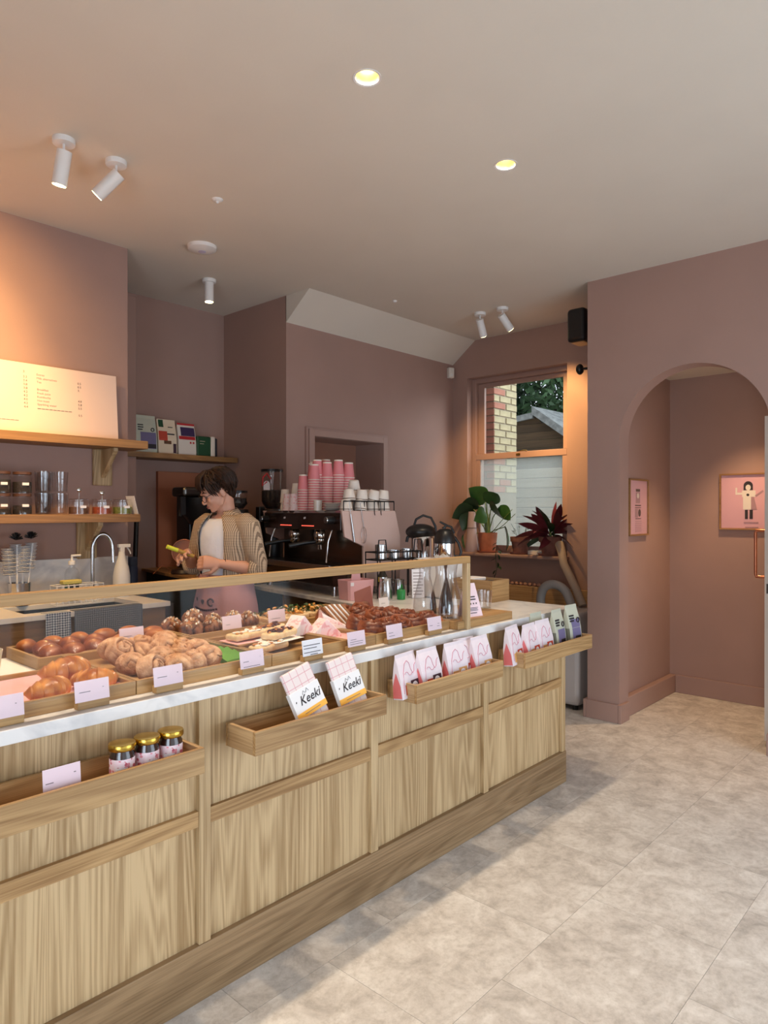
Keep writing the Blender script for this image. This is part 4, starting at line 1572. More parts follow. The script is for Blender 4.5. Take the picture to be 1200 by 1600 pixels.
# tea towels hanging on the front
m_navy = gingham('navy_check_cloth', s(196, 200, 206), s(52, 60, 84), cell=0.012, width=0.5, mixv=0.5)
m_dgrid = gingham('dark_grid_cloth', s(74, 74, 80), s(136, 136, 140), cell=0.011, width=0.35, mixv=0.5)


def hung_cloth(label, x0, x1, z0, mat, y=SYF, nfold=5, amp=0.008):
    t = MB()
    n = 40
    rows = []
    for z in (0.953, 0.94, 0.85, 0.75, z0):
        rows.append([(x0 + (x1 - x0) * i / n, y - 0.006 - amp * (0.3 + (0.953 - z) * 3) * (1 + math.sin(nfold * 2 * PI * i / n)) * 0.5, z) for i in range(n + 1)])
    rows = [[(x0 + (x1 - x0) * i / n, y + 0.05, 0.953) for i in range(n + 1)]] + rows
    vs = [p for r in rows for p in r]
    fs = [(k * (n + 1) + i, k * (n + 1) + i + 1, (k + 1) * (n + 1) + i + 1, (k + 1) * (n + 1) + i) for k in range(len(rows) - 1) for i in range(n)]
    t.add(vs, fs)
    o = t.build('hanging_towel', mat, smooth=80)
    m_ = o.modifiers.new('solid', 'SOLIDIFY')
    m_.thickness = 0.003
    return tag(o, label, 'tea towel')


hung_cloth('dark grid tea towel hanging over the sink counter front', 1.50, 1.86, 0.62, m_dgrid)
hung_cloth('navy and white check cloth hanging beside the dark grid towel', 1.36, 1.48, 0.60, m_navy, nfold=3, amp=0.014)

# tap
t = thing('kitchen_tap', 'tall brushed steel swan-neck tap behind the sink', 'tap', (1.80, 3.90, 0.9505))
b = MB()
pts = [(0, 0, 0.0), (0, 0, 0.28)]
for k in range(1, 13):
    a = PI * k / 12
    pts.append((0.055 - 0.055 * math.cos(a), -0.02 * k / 12, 0.28 + 0.085 * math.sin(a)))
pts.append((0.112, -0.022, 0.20))
b.tube(pts, 0.011, 12)
b.build('spout', m_steel, t, smooth=60)
MB().lathe([(0, 0), (0.024, 0), (0.024, 0.03), (0.016, 0.05), (0, 0.05)], n=20).build('base', m_steel, t, smooth=40)
MB().tube([(0, 0, 0.04), (0.06, -0.01, 0.06), (0.11, -0.02, 0.055)], 0.006, 8).build('lever', m_blackm, t)
# utensil pot with brushes
t = thing('brush_pot', 'steel pot of white bristle brushes at the sink', 'brush pot', (1.400, 3.88, 0.9505))
MB().lathe([(0, 0), (0.05, 0), (0.055, 0.12), (0.052, 0.12), (0.048, 0.004), (0, 0.004)], n=24, cap=False).build('pot', m_steel, t, smooth=40)
rg = random.Random(5)
m_brist = M('white_bristle', s(204, 204, 208), 0.8)
for k, (x, dx, hh, top) in enumerate([(-0.035, -0.025, 0.31, False), (-0.012, 0.0, 0.33, True), (0.012, 0.012, 0.32, False), (0.035, 0.032, 0.335, True)]):
    b = MB()
    b.tube([(x, 0, 0.01), (x + dx * 0.5, 0.0, hh - 0.14), (x + dx, 0.0, hh - 0.01)], 0.005, 8, mi=0)
    for j in range(22):
        z = hh - 0.15 + j * 0.0066
        q = (z / hh)
        rr_ = 0.029 + 0.003 * math.sin(j * 2.1)
        b.lathe([(0.004, 0), (rr_, 0.001), (rr_, 0.0035), (0.004, 0.005)], (x + dx * q, 0.018 * (k % 2), z), n=14, mi=1)
    if top:
        for j in range(60):
            a1, a2 = rg.random() * 6.28, rg.random() * 1.5
            d_ = Vector((math.cos(a1) * math.cos(a2), math.sin(a1) * math.cos(a2), math.sin(a2)))
            c_ = Vector((x + dx, 0.018, hh + 0.02))
            b.tube([c_, c_ + d_ * 0.036], [0.006, 0.001], 5, mi=2)
    b.build('brush', [m_white, m_brist, m_black], t, smooth=40)
# soap bottle
t = thing('soap_bottle', 'clear pump bottle of teal soap beside the sponge', 'bottle', (1.675, 3.88, 0.9505))
MB().lathe([(0, 0), (0.036, 0), (0.038, 0.004), (0.038, 0.115)], n=24).build('liquid', M('teal_soap', s(30, 96, 104), 0.2), t, smooth=40)
MB().lathe([(0.039, 0.0), (0.039, 0.15), (0.030, 0.175), (0.016, 0.185), (0.016, 0.2)], n=24, cap=False).build('bottle_body', m_glass2, t, smooth=40)
MB().lathe([(0, 0.2), (0.019, 0.2), (0.019, 0.22), (0.006, 0.222), (0.006, 0.25), (0, 0.25)], n=16).tube([(-0.005, 0, 0.25), (0.045, -0.01, 0.25)], 0.006, 8).build('pump', m_white, t, smooth=40)
b = MB()
b.box(-0.028, 0.028, -0.0405, -0.039, 0.05, 0.12)
b.build('bottle_label', M('navy_label', s(40, 52, 70), 0.6), t)
# wire rack and sponge
t = thing('wire_caddy', 'small white wire rack on the sink counter', 'rack', (1.635, 3.72, 0.9505))
t.scale = (1.65, 1.2, 1.0)
b = MB()
for z in (0.004, 0.105):
    b.tube([(-.075, -.035, z), (.075, -.035, z), (.075, .035, z), (-.075, .035, z), (-.075, -.035, z)], 0.0028, 6)
for k in range(9):
    x = -.075 + k * 0.01875
    b.tube([(x, -.035, .004), (x, -.035, .105)], 0.0018, 5)
    b.tube([(x, .035, .004), (x, .035, .105)], 0.0018, 5)
    b.tube([(x, -.035, .004), (x, .035, .004)], 0.0018, 5)
b.build('wires', m_white, t)
o = MB().box(-0.05, 0.05, -0.025, 0.025, 0, 0.022).build('sponge', M('yellow_sponge', s(206, 192, 110), 0.95, bump=0.5, bscale=150), loc=(1.60, 3.72, 1.0595), bevel=0.006, seg=3)
tag(o, 'pale yellow sponge lying on the white wire rack', 'sponge')
# spray bottle
t = thing('spray_bottle', 'white trigger spray bottle beside the tap', 'spray bottle', (1.955, 3.86, 0.9505))
m_spray = M('milky_plastic', s(226, 224, 222), 0.35)
MB().lathe([(0, 0), (0.046, 0), (0.048, 0.006), (0.048, 0.12), (0.040, 0.17), (0.020, 0.235), (0.016, 0.26), (0, 0.26)], n=24).build('bottle_body', m_spray, t, smooth=50)
b = MB()
b.box(-0.022, 0.05, -0.012, 0.012, 0.285, 0.305)
b.box(-0.012, 0.014, -0.012, 0.012, 0.258, 0.29)
b.tube([(0.032, 0, 0.288), (0.05, 0, 0.262), (0.056, 0, 0.245)], 0.005, 6)
b.build('trigger_head', m_white, t, bevel=0.002)
# blue flask, black pole
t = thing('blue_flask', 'dark blue metal flask standing at the end of the sink counter', 'flask', (2.085, 4.0, 0.95 - 0.0))
t.location = (2.155, 4.13, 0.8505)
MB().lathe([(0, 0), (0.040, 0), (0.041, 0.003), (0.041, 0.24), (0.036, 0.25), (0, 0.25)], n=24).build('flask_body', M('navy_enamel', s(42, 56, 86), 0.4), t, smooth=40)
MB().lathe([(0, 0.25), (0.038, 0.25), (0.038, 0.30), (0.034, 0.308), (0, 0.308)], n=24).build('cap', M('navy_cap', s(52, 62, 84), 0.5), t, smooth=40)
stt = thing('side_stand', 'plain dark side stand carrying the blue flask in the alcove', 'stand', (0, 0, 0))
MB().box(2.085, 2.40, 4.04, 4.50, 0.0, 0.85).build('stand_body', M('dark_stand', s(64, 46, 38), 0.7), stt)
b = MB().tube([(2.27, 4.32, 0.851), (2.335, 4.40, 1.40)], 0.016, 10)
tag(b.build('broom_handle', m_black, smooth=40), 'black pole leaning in the alcove beside the blue flask', 'pole')

# ================================================================== SHELVES
def shelf(name_label, x0, x1, y0, y1, z0, z1, brackets):
    t = thing('wall_shelf', name_label, 'shelf', (0, 0, 0))
    MB().box(x0, x1, y0, y1, z0, z1).build('board', m_shelf, t, bevel=0.002)
    for bx in brackets:
        br = MB().box(bx - 0.058, bx + 0.058, y1 - 0.022, y1, z0 - 0.215, z0 - 0.0005).build('bracket', m_oak_v, t, bevel=0.006)
        b = MB()
        b.prism([(y1 - 0.022, z0 - 0.0005), (y0 + 0.05, z0 - 0.0005), (y0 + 0.05, z0 - 0.02), (y1 - 0.0225, z0 - 0.17)], bx - 0.014, bx + 0.014, 'x')
        b.build('brace', m_oak_v, br, bevel=0.001)
    return t


shelf('long oak shelf carrying the menu board', -0.2, 2.09, 3.80, 4.029, 1.815, 1.862, [1.915, 0.9])
shelf('oak shelf carrying the storage jars', -0.2, 2.035, 3.79, 4.029, 1.385, 1.430, [1.82, 0.7])
shelf('dark-lit oak shelf in the alcove carrying the coffee bags', 2.31, 3.30, 4.595, 4.6195, 1.833, 1.872, [])
MB().box(2.4505, 3.30, 4.6196, 4.829, 1.833, 1.872).build('board', m_shelf, bpy.data.objects['wall_shelf.002'])

# menu board
mb = thing('menu_board', 'large pale pink menu board leaning on the top shelf', 'menu', (0.9, 3.935, 1.866), rot=(rad(-4.5), 0, 0))
MB().box(-0.7, 1.07, -0.006, 0.006, 0.008, 0.385).build('board', M('menu_paper', s(224, 196, 180), 0.6), mb)
b = MB()
b.box(-0.70, 0.12, -0.008, 0.008, -0.003, 0.008)
b.box(0.80, 1.07, -0.008, 0.008, -0.003, 0.008)
b.build('foot_rail', m_ink, mb)


def menu_lines(rows, x, prices, px_):
    for z, wds in rows:
        text(wds, 0.0165, mb, (x, -0.0065, z), mat=m_inkg, name='lettering')
    for z, pr in prices:
        text(pr, 0.0175, mb, (px_, -0.0065, z), mat=m_ink, name='lettering')


zz = [0.345 - 0.0205 * k for k in range(15)]
menu_lines([(zz[1], 'Extras'), (zz[2], 'Milk alternatives'), (zz[3], 'Tea'), (zz[5], 'Breakfast'), (zz[6], 'Fresh juice'), (zz[7], 'Kombucha'), (zz[8], 'Hot toast'), (zz[9], 'Sparkling water')], 0.615,
           [(zz[2], '0.5'), (zz[3], '0.5'), (zz[4], '3.'), (zz[7], '4.8'), (zz[8], '5.8'), (zz[9], '5.5'), (zz[11], '5.5')], 0.838)
menu_lines([], 0.2, [(zz[1] + 0.008 - 0.0, '3.'), (zz[2], '3.2'), (zz[3], '3.4'), (zz[4], '3.8'), (zz[5], '3.8'), (zz[6], '4.2'), (zz[7], '4.2'), (zz[8], '4.0'), (zz[9], '4.2'), (zz[10], '4.4')], 0.545)
b = MB()
for k in range(9):
    b.box(0.615 + k * 0.021, 0.615 + k * 0.021 + 0.018, -0.0072, -0.0062, zz[10], zz[10] + 0.004)
for k in range(10):
    b.box(0.30 + k * 0.022, 0.30 + k * 0.022 + 0.019, -0.0072, -0.0062, 0.066, 0.069)
for k in range(10):
    b.box(0.28, 0.32 + 0.02 * (k % 3), -0.0072, -0.0062, zz[k + 1] + 0.004, zz[k + 1] + 0.008)
b.build('small_print', m_inkg, mb)


def glass_jar(label, loc, r, h, fill, lidm, grp, kind_='screw', lab=True, fillh=0.6):
    t = thing('storage_jar', label, 'jar', loc, 0, grp)
    MB().lathe([(0, 0), (r, 0), (r, h * 0.86), (r * 0.88, h * 0.93), (r * 0.88, h)], n=24, cap=False).build('jar_body', m_glass2, t, smooth=45)
    MB().lathe([(0, 0.003), (r - 0.003, 0.003), (r - 0.003, h * fillh), (0, h * fillh)], n=20).build('contents', fill, t, smooth=40)
    if kind_ == 'screw':
        MB().lathe([(0, h), (r * 0.95, h), (r * 0.95, h + 0.014), (0, h + 0.016)], n=24).build('lid', lidm, t, smooth=40)
    if lab:
        MB().box(-0.016, 0.016, -r - 0.0015, -r + 0.004, h * 0.42, h * 0.42 + 0.014).build('paper_label', m_cardw, t)
    return t


m_beans = M('dark_contents', s(40, 32, 28), 0.8, vary=0.5, scale=90)
m_red = M('red_spice', s(150, 70, 40), 0.8, vary=0.3, scale=90)
m_brn = M('brown_spice', s(100, 66, 44), 0.8, vary=0.3, scale=90)
m_grs = M('green_tea', s(110, 116, 52), 0.8, vary=0.3, scale=90)
m_wl = M('walnut_lid', s(84, 54, 38), 0.5)
GJ = 'lidded glass storage jars on the shelf'
glass_jar('wood-lidded glass jar, lower layer, next to the clear tumblers', (1.412, 3.875, 1.4305), 0.048, 0.095, m_beans, m_wl, GJ, fillh=0.5)
glass_jar('wood-lidded glass jar, lower layer, second from the tumblers', (1.308, 3.875, 1.4305), 0.048, 0.095, m_beans, m_wl, GJ, fillh=0.3)
glass_jar('wood-lidded glass jar, lower layer, farthest from the tumblers', (1.204, 3.875, 1.4305), 0.048, 0.095, m_beans, m_wl, GJ, fillh=0.5)
glass_jar('wood-lidded glass jar, upper layer, next to the clear tumblers', (1.412, 3.875, 1.5425), 0.048, 0.098, m_beans, m_wl, GJ, fillh=0.6)
glass_jar('wood-lidded glass jar, upper layer, second from the tumblers', (1.308, 3.875, 1.5425), 0.048, 0.098, m_beans, m_wl, GJ, fillh=0.7)
glass_jar('wood-lidded glass jar, upper layer, farthest from the tumblers', (1.204, 3.875, 1.5425), 0.048, 0.098, m_beans, m_wl, GJ, fillh=0.7)
for k, (x, y, z, lb) in enumerate([(1.508, 3.85, 1.4305, 'front, lower'), (1.598, 3.85, 1.4305, 'front, lower, beside the spice jars'), (1.555, 3.94, 1.4305, 'rear, lower'), (1.508, 3.85, 1.5465, 'front, upper'), (1.598, 3.85, 1.5465, 'front, upper, above the spice jars'), (1.555, 3.94, 1.5465, 'rear, upper')]):
    tumbler('clear shelf tumbler in the stacked block, ' + lb, (x, y, z), 'stacked clear tumblers on the shelf', h=0.115, r=0.043)
for x, f_, lb, lids in [(1.712, m_brn, 'glass spice jar with brown powder', 0.125), (1.845, m_red, 'glass spice jar with reddish powder', 0.11), (1.968, m_grs, 'glass spice jar with green tea', 0)]:
    t = glass_jar(lb, (x, 3.875, 1.4305), 0.056, 0.082, f_, m_steel, 'small spice jars on the shelf', kind_='open', fillh=0.5)
    MB().tube([(0.050 * math.cos(a), 0.050 * math.sin(a), 0.084) for a in [2 * PI * k / 20 for k in range(21)]], 0.0035, 6).build('rim', m_glass2, t)
    if lids:
        b = MB()
        b.tube([(0.0, 0, 0.04), (0.005, 0.01, lids)], 0.002, 6)
        b.sph((0.006, 0.012, lids + 0.012), (0.014, 0.006, 0.014), 12, 8)
        b.build('spoon', m_chrome, t, smooth=50)
t = thing('small_sign_card', 'small clear card leaning at the end of the jar shelf', 'card', (2.033, 3.86, 1.4305), rot=(0, rad(-14), 0))
MB().box(-0.001, 0.001, -0.05, 0.05, 0, 0.11).build('card_sheet', m_cardw, t)

# bags on the alcove shelf
GA = 'packets on the alcove shelf'
coffee_bag('tall pale coffee bag with purple label on the alcove shelf', (2.555, 4.70, 1.873), 0, GA, w_=0.165, h=0.275, d=0.07, pur=(0.03, 0.15), rx=0)


def packet(label, x, w_, h, mats, deco):
    t = thing('food_packet', label, 'packet', (x, 4.70, 1.873), 0, GA)
    o, F = pouch(w_, h, 0.07, mats, t)
    for (x0, x1, z0, z1, mt) in deco:
        patch(F, x0, x1, z0, z1, mt, 'print_patch', o, 0.0010 + 0.0004 * random.random())
    return t


m_cream2 = M('cream_packet', s(226, 206, 178), 0.5)
m_redp = M('red_packet', s(190, 40, 44), 0.4)
m_bluep = M('dark_blue_print', s(58, 40, 80), 0.5)
m_grnp = M('dark_green_packet', s(24, 70, 42), 0.4)
m_wp = M('white_packet', s(226, 214, 200), 0.45)
packet('cream food packet with red chilli print', 2.725, 0.15, 0.26, [m_cream2, m_cream2], [(-.07, .0, .10, .17, m_bagred), (-.03, .03, .075, .10, m_brn), (-.065, -.025, .20, .255, m_grnp), (.01, .05, .20, .206, m_ink), (.0, .06, .145, .155, m_ink), (.045, .07, .01, .08, m_bagdk)])
packet('red and white food packet with dark blue top', 2.892, 0.15, 0.245, [m_wp, m_wp], [(-.07, .07, .12, .145, m_redp), (-.05, .07, .147, .215, m_bluep), (-.04, .0, .16, .205, m_bagred), (-.075, .075, .23, .245, m_redp), (.02, .035, .09, .105, m_redp), (.045, .06, .09, .105, m_redp)])
t = thing('green_packet', 'small dark green packet with a pale end on the alcove shelf', 'packet', (3.04, 4.70, 1.873), 0, GA)
MB().box(-0.068, 0.055, -0.04, 0.04, 0, 0.155).build('packet_body', m_grnp, t, bevel=0.008, seg=3)
MB().box(0.0555, 0.095, -0.042, 0.042, 0, 0.16).build('packet_end', m_wp, t, bevel=0.01, seg=3)
MB().box(0.0965, 0.125, -0.03, 0.03, 0, 0.15).build('packet_tip', m_coffd, t, bevel=0.012, seg=3)
b = MB()
b.box(-0.045, 0.0, -0.0412, -0.0402, 0.115, 0.118)
b.box(-0.045, -0.01, -0.0412, -0.0402, 0.095, 0.098)
b.build('print', m_cream2, t)

# ================================================================== ALCOVE COUNTER
t = thing('alcove_counter', 'oak topped stand in the alcove behind the barista', 'counter', (0, 0, 0))
b = MB()
b.prism([(2.42, 3.79), (2.85, 3.75), (2.90, 3.975), (3.325, 3.975), (3.325, 4.825), (2.60, 4.825)], 1.0, 1.02, 'z')
b.build('top', m_shelf, t, bevel=0.001)
b = MB()
b.prism([(2.46, 3.82), (2.83, 3.78), (2.88, 3.99), (3.325, 3.99), (3.325, 4.825), (2.64, 4.825)], 0.0, 0.9995, 'z')
b.build('cabinet', M('dark_cabinet', s(46, 40, 38), 0.7), t)
bp = MB().box(2.72, 3.32, 4.795, 4.828, 1.021, 1.75).build('back_board', M('terracotta_board', s(170, 104, 72), 0.7, vary=0.04, scale=3))
tag(bp, 'terracotta-brown board standing behind the coffee brewer', 'board')
t = thing('coffee_brewer', 'steel and black batch coffee brewer behind the barista', 'coffee brewer', (2.835, 4.50, 1.0205))
b = MB()
b.box(-0.02, 0.22, 0.02, 0.20, 0.0, 0.58)
b.build('column', m_black, t, bevel=0.01)
b = MB()
b.box(-0.17, 0.22, -0.15, 0.02, 0.53, 0.60)
b.build('head', m_dsteel, t, bevel=0.02, seg=3)
b = MB()
b.lathe([(0, 0.33), (0.07, 0.33), (0.12, 0.40), (0.145, 0.525), (0, 0.525)], (0.03, -0.04, 0), n=24)
b.build('brew_basket', m_black, t, smooth=40)
b = MB()
b.box(-0.17, -0.13, -0.11, -0.06, 0.40, 0.53)
b.tube([(-0.15, -0.085, 0.50), (-0.165, -0.09, 0.39)], 0.013, 8)
b.build('handle', m_black, t)
MB().box(-0.04, 0.22, -0.15, 0.02, 0.0, 0.04).build('foot', m_black, t, bevel=0.006)
t = thing('desk_fan', 'copper-rimmed round head on a dark round base beside the barista', 'fan', (2.575, 4.20, 1.0205), rad(-35))
MB().lathe([(0, 0), (0.085, 0), (0.088, 0.008), (0.08, 0.03), (0, 0.032)], n=28).build('base', M('dark_base', s(46, 30, 26), 0.4), t, smooth=40)
MB().tube([(0.02, 0, 0.03), (0.03, 0.0, 0.06), (0.01, 0.0, 0.09)], [0.03, 0.026, 0.02], 12).build('stem', m_copper, t, smooth=60)
b = MB()
b.T = Matrix.Translation((0, 0, 0.15)) @ Matrix.Rotation(rad(90), 4, 'X')
b.tube([(0.082 * math.cos(a), 0.082 * math.sin(a), 0) for a in [2 * PI * k / 36 for k in range(37)]], 0.0045, 8)
b.build('rim', m_copper, t, smooth=60)
b = MB()
b.T = Matrix.Translation((0, 0, 0.15)) @ Matrix.Rotation(rad(90), 4, 'X')
b.lathe([(0, -0.012), (0.05, -0.010), (0.08, 0.0), (0.05, 0.006), (0, 0.008)], n=32)
b.build('disc', M('brown_disc', s(150, 90, 66), 0.5), t, smooth=50)
b = MB()
b.tube([(-0.08, 0.0, 0.02), (-0.14, -0.02, 0.06), (-0.20, -0.03, 0.003)], 0.002, 6)
b.build('cord', m_copper, t)

# ================================================================== ESPRESSO COUNTER (turned 10 degrees)
EO = Vector((2.766, 2.925, 0))
EA = rad(-9.8)      # local +y = along the front edge to the back, local +x = away from the barista
ec = thing('espresso_counter', 'white topped bar counter under the espresso machine', 'counter', (2.766, 2.925, 0), EA)
b = MB()
EI = (Matrix.Translation(EO) @ Matrix.Rotation(EA, 4, 'Z')).inverted()
b.prism([tuple((EI @ Vector((x, y, 0)))[:2]) for x, y in ((2.72, 2.64), (2.94, 3.95), (3.78, 3.95), (3.60, 2.46), (3.48, 2.46), (3.48, 2.64))], 0.908, 0.93, 'z')
b.build('top', m_marble, ec, bevel=0.001)
b = MB()
b.prism([(0.06, -0.22), (0.06, 0.62), (0.84, 0.60), (0.86, -0.08)], 0.0, 0.72, 'z')
b.build('cabinet', M('espresso_cabinet', s(70, 66, 64), 0.6), ec)
MB().box(0.02, 0.84, 0.60, 0.62, 0.0, 0.9075).build('divider', m_shelf, ec)
MB().box(0.02, 0.06, 0.05, 0.07, 0.72, 0.9075).build('divider', m_shelf, ec)
MB().box(0.45, 0.50, -0.16, 0.94, 0.721, 0.9075).build('inner_back', M('shelf_back', s(120, 122, 124), 0.6), ec)
MB().box(0.03, 0.84, 0.63, 0.92, 0.0, 0.72).build('cabinet_end', m_black, ec)

# espresso machine: local frame x = depth, y = width along the counter
EM = thing('espresso_machine', 'black and steel espresso machine with pale side panel on the bar counter', 'coffee machine', (2.9, 2.985, 0.9305), EA)
MW, MD, MZ = 0.98, 0.43, 0.52
m_esp = M('gloss_black_brown', s(44, 26, 20), 0.12, coat=0.8)
m_side = M('pale_pink_panel', s(196, 166, 156), 0.35)
m_mirror = M('brushed_back_plate', s(150, 136, 122), 0.25, metal=1.0)
m_led = M('red_led', s(255, 90, 70), 0.5, emit=s(255, 96, 76), es=1.5)
b = MB()
b.prism([(0.0, 0.40), (0.0, 0.505), (0.02, MZ), (MD, MZ), (MD, 0.40)], 0.02, MW, 'y')
b.build('upper_body', m_esp, EM, bevel=0.004)
MB().box(0.16, MD, 0.02, MW, 0.05, 0.3995).build('back_plate', m_mirror, EM, bevel=0.003)
b = MB()
b.prism([(0.0, 0.505), (-0.005, MZ), (MD - 0.02, MZ), (MD + 0.02, 0.36), (MD + 0.02, 0.05), (0.16, 0.05), (0.16, 0.30), (0.02, 0.36)], 0.0, 0.0195, 'y')
b.build('side_panel', m_side, EM, bevel=0.004)
b = MB()
b.prism([(0.0, 0.505), (-0.005, MZ), (MD - 0.02, MZ), (MD + 0.02, 0.36), (MD + 0.02, 0.05), (0.16, 0.05), (0.16, 0.30), (0.02, 0.36)], MW + 0.001, MW + 0.02, 'y')
b.build('side_panel', m_side, EM, bevel=0.004)
MB().box(-0.06, 0.30, 0.03, MW - 0.02, 0.15, 0.185).build('drip_tray', m_dsteel, EM, bevel=0.004)
MB().box(-0.075, -0.062, 0.03, MW - 0.02, 0.15, 0.19).build('tray_lip', m_steel, EM, bevel=0.003)
MB().box(-0.04, 0.36, 0.04, MW - 0.03, 0.06, 0.1495).build('lower_body', m_esp, EM, bevel=0.004)
for x in (0.0, 0.32):
    for y in (0.08, MW - 0.08):
        MB().lathe([(0, 0), (0.022, 0), (0.018, 0.06), (0, 0.06)], (x, y, 0), n=14).build('foot', m_steel, EM, smooth=40)
for y in (0.36, 0.68):
    gh = MB().lathe([(0, 0.335), (0.034, 0.335), (0.040, 0.35), (0.040, 0.375), (0.03, 0.399), (0, 0.399)], (0.07, y, 0), n=20).build('group_head', m_chrome, EM, smooth=40)
    b = MB()
    b.lathe([(0, 0.30), (0.02, 0.30), (0.036, 0.315), (0.036, 0.334), (0, 0.334)], (0.07, y, 0), n=20, mi=0)
    b.tube([(0.06, y, 0.322), (-0.02, y + 0.02, 0.315), (-0.13, y + 0.05, 0.295)], [0.010, 0.013, 0.015], 10, mi=1)
    b.tube([(0.07, y - 0.012, 0.30), (0.07, y - 0.016, 0.27)], 0.006, 8, mi=0)
    b.tube([(0.07, y + 0.012, 0.30), (0.07, y + 0.016, 0.27)], 0.006, 8, mi=0)
    b.build('portafilter', [m_chrome, m_black], gh, smooth=50)
for y in (0.10, 0.93):
    kb = MB().tube([(0.05, y, 0.462), (-0.05, y, 0.462)], 0.024, 18).build('steam_knob', m_black, EM, smooth=40)
    MB().tube([(-0.0505, y, 0.462), (-0.056, y, 0.462)], [0.021, 0.020], 18).build('knob_ring', m_steel, kb, smooth=40)
for y in (0.14, 0.86):
    MB().tube([(0.02, y, 0.40), (-0.01, y, 0.33), (-0.02, y, 0.24), (-0.03, y - 0.01, 0.20)], 0.006, 8).build('steam_wand', m_chrome, EM, smooth=60)
b = MB()
for base in (0.32, 0.60):
    for k in range(7):
        b.box(-0.003, 0.001, base + k * 0.022, base + k * 0.022 + 0.012, 0.420, 0.426)
b.build('indicator_lights', m_led, EM)
b = MB()
for y in (0.42, 0.68):
    b.box(-0.0025, 0.001, y, y + 0.008, 0.468, 0.480)
    b.box(-0.0025, 0.001, y + 0.013, y + 0.021, 0.466, 0.478)
b.build('display_marks', m_cardw, EM)
# cup rail on top
b = MB()
for (x0, y0, x1, y1) in ((0.02, 0.015, MD - 0.02, 0.015), (MD - 0.02, 0.015, MD - 0.02, MW)):
    b.tube([(x0, y0, MZ + 0.058), (x1, y1, MZ + 0.058)], 0.004, 8)
    for k in range(6):
        q = k / 5
        b.tube([(x0 + (x1 - x0) * q, y0 + (y1 - y0) * q, MZ), (x0 + (x1 - x0) * q, y0 + (y1 - y0) * q, MZ + 0.058)], 0.003, 6)
b.build('cup_rail', m_blackm, EM)
# whisks hanging on the side
EMm = Matrix.Translation((2.9, 2.985, 0.9305)) @ Matrix.Rotation(EA, 4, 'Z')


def on_machine(x, y, z=0.0):
    return EMm @ Vector((x, y, MZ + z))


t = thing('whisk', 'small wire whisk hanging on the pale side of the machine', 'whisk', EMm @ Vector((0.165, -0.008, 0)), EA)
b = MB()
b.tube([(-0.04, 0, 0.575), (-0.035, 0, 0.55), (-0.01, 0, 0.42)], 0.0022, 6)
for a in (0, PI / 3, 2 * PI / 3):
    b.tube([(-0.01 + 0.018 * math.sin(q) * math.cos(a), 0.016 * math.sin(q) * math.sin(a) - 0.0, 0.37 + 0.05 * math.cos(q)) for q in [2 * PI * k / 16 for k in range(17)]], 0.0012, 5)
b.build('wires', m_steel, t)
t = thing('milk_thermometer', 'long steel thermometer hanging at the machine corner', 'thermometer', EMm @ Vector((0.055, -0.010, 0)), EA)
b = MB()
b.tube([(-0.01, 0, 0.575), (0.0, 0, 0.50)], 0.002, 6)
b.tube([(0.0, 0, 0.50), (0.012, 0, 0.43), (0.028, 0, 0.33)], [0.003, 0.005, 0.005], 8)
b.build('rod', m_steel, t)
for k, dx in enumerate((0.235, 0.285)):
    b = MB().tube([(0, 0, 0.575), (0.003, 0, 0.55), (0.006, 0, 0.50), (0.010, 0, 0.492)], 0.0022, 6)
    o = b.build('hook', m_blackm)
    o.location = EMm @ Vector((dx, -0.006, 0))
    tag(o, ('empty black hook nearer the whisk' if k == 0 else 'empty black hook farther from the whisk') + ' on the machine side', 'hook')

# ---- paper cups on top
m_cupp = M('pink_cup', s(226, 134, 138), 0.6)
m_cupf = floral()
b = MB()
b.lathe([(0.0, 0.105), (0.0265, 0.105), (0.0275, 0.103), (0.0275, 0.088), (0.0282, 0.0875)], n=20, mi=1)
b.lathe([(0.0275, 0.096), (0.037, 0.004), (0.0375, 0.0)], n=20, mi=0, cap=False)
b.lathe([(0.0362, 0.0), (0.039, 0.0), (0.0392, 0.004), (0.0372, 0.005)], n=20, mi=1, cap=False)
cupme = b.build('paper_cup', [m_cupp, m_cream], smooth=50)
b = MB()
b.lathe([(0.0, 0.092), (0.0255, 0.092), (0.0265, 0.090), (0.035, 0.004), (0.037, 0.0), (0.033, 0.0)], n=20)
cupw = b.build('white_cup', m_cream, smooth=50)
b = MB()
b.lathe([(0.0, 0.105), (0.036, 0.105), (0.037, 0.103), (0.044, 0.004), (0.046, 0.0), (0.042, 0.0)], n=22)
cupf = b.build('patterned_cup', m_cupf, smooth=50)
ORD = ['topmost', 'second', 'third', 'fourth', 'fifth', 'sixth', 'seventh', 'eighth', 'ninth', 'tenth', 'eleventh', 'twelfth', 'thirteenth', 'fourteenth', 'fifteenth', 'sixteenth']
stacks = [(0.06, 0.545, 9, 'short front stack'), (0.10, 0.475, 13, 'front stack second from the mugs'), (0.17, 0.60, 14, 'tall stack behind the short one'), (0.14, 0.50, 15, 'tall stack second in the front row'), (0.24, 0.70, 15, 'tall stack farthest back'),
          (0.19, 0.455, 14, 'tall middle stack'), (0.30, 0.640, 16, 'tallest stack at the back'), (0.26, 0.425, 15, 'tall stack near the white mugs'), (0.33, 0.405, 14, 'last tall stack before the mugs')]
for v, u, n, nm in stacks:
    for k in range(n):
        put(cupme, 'pink paper cup, ' + ORD[n - 1 - k] + (' from the top' if n - 1 - k else '') + ' in the ' + nm, 'paper cup', on_machine(v, u, 0.001 + k * 0.0168), 0, 'pink cups in the ' + nm, scale=(1.08, 1.08, 1))
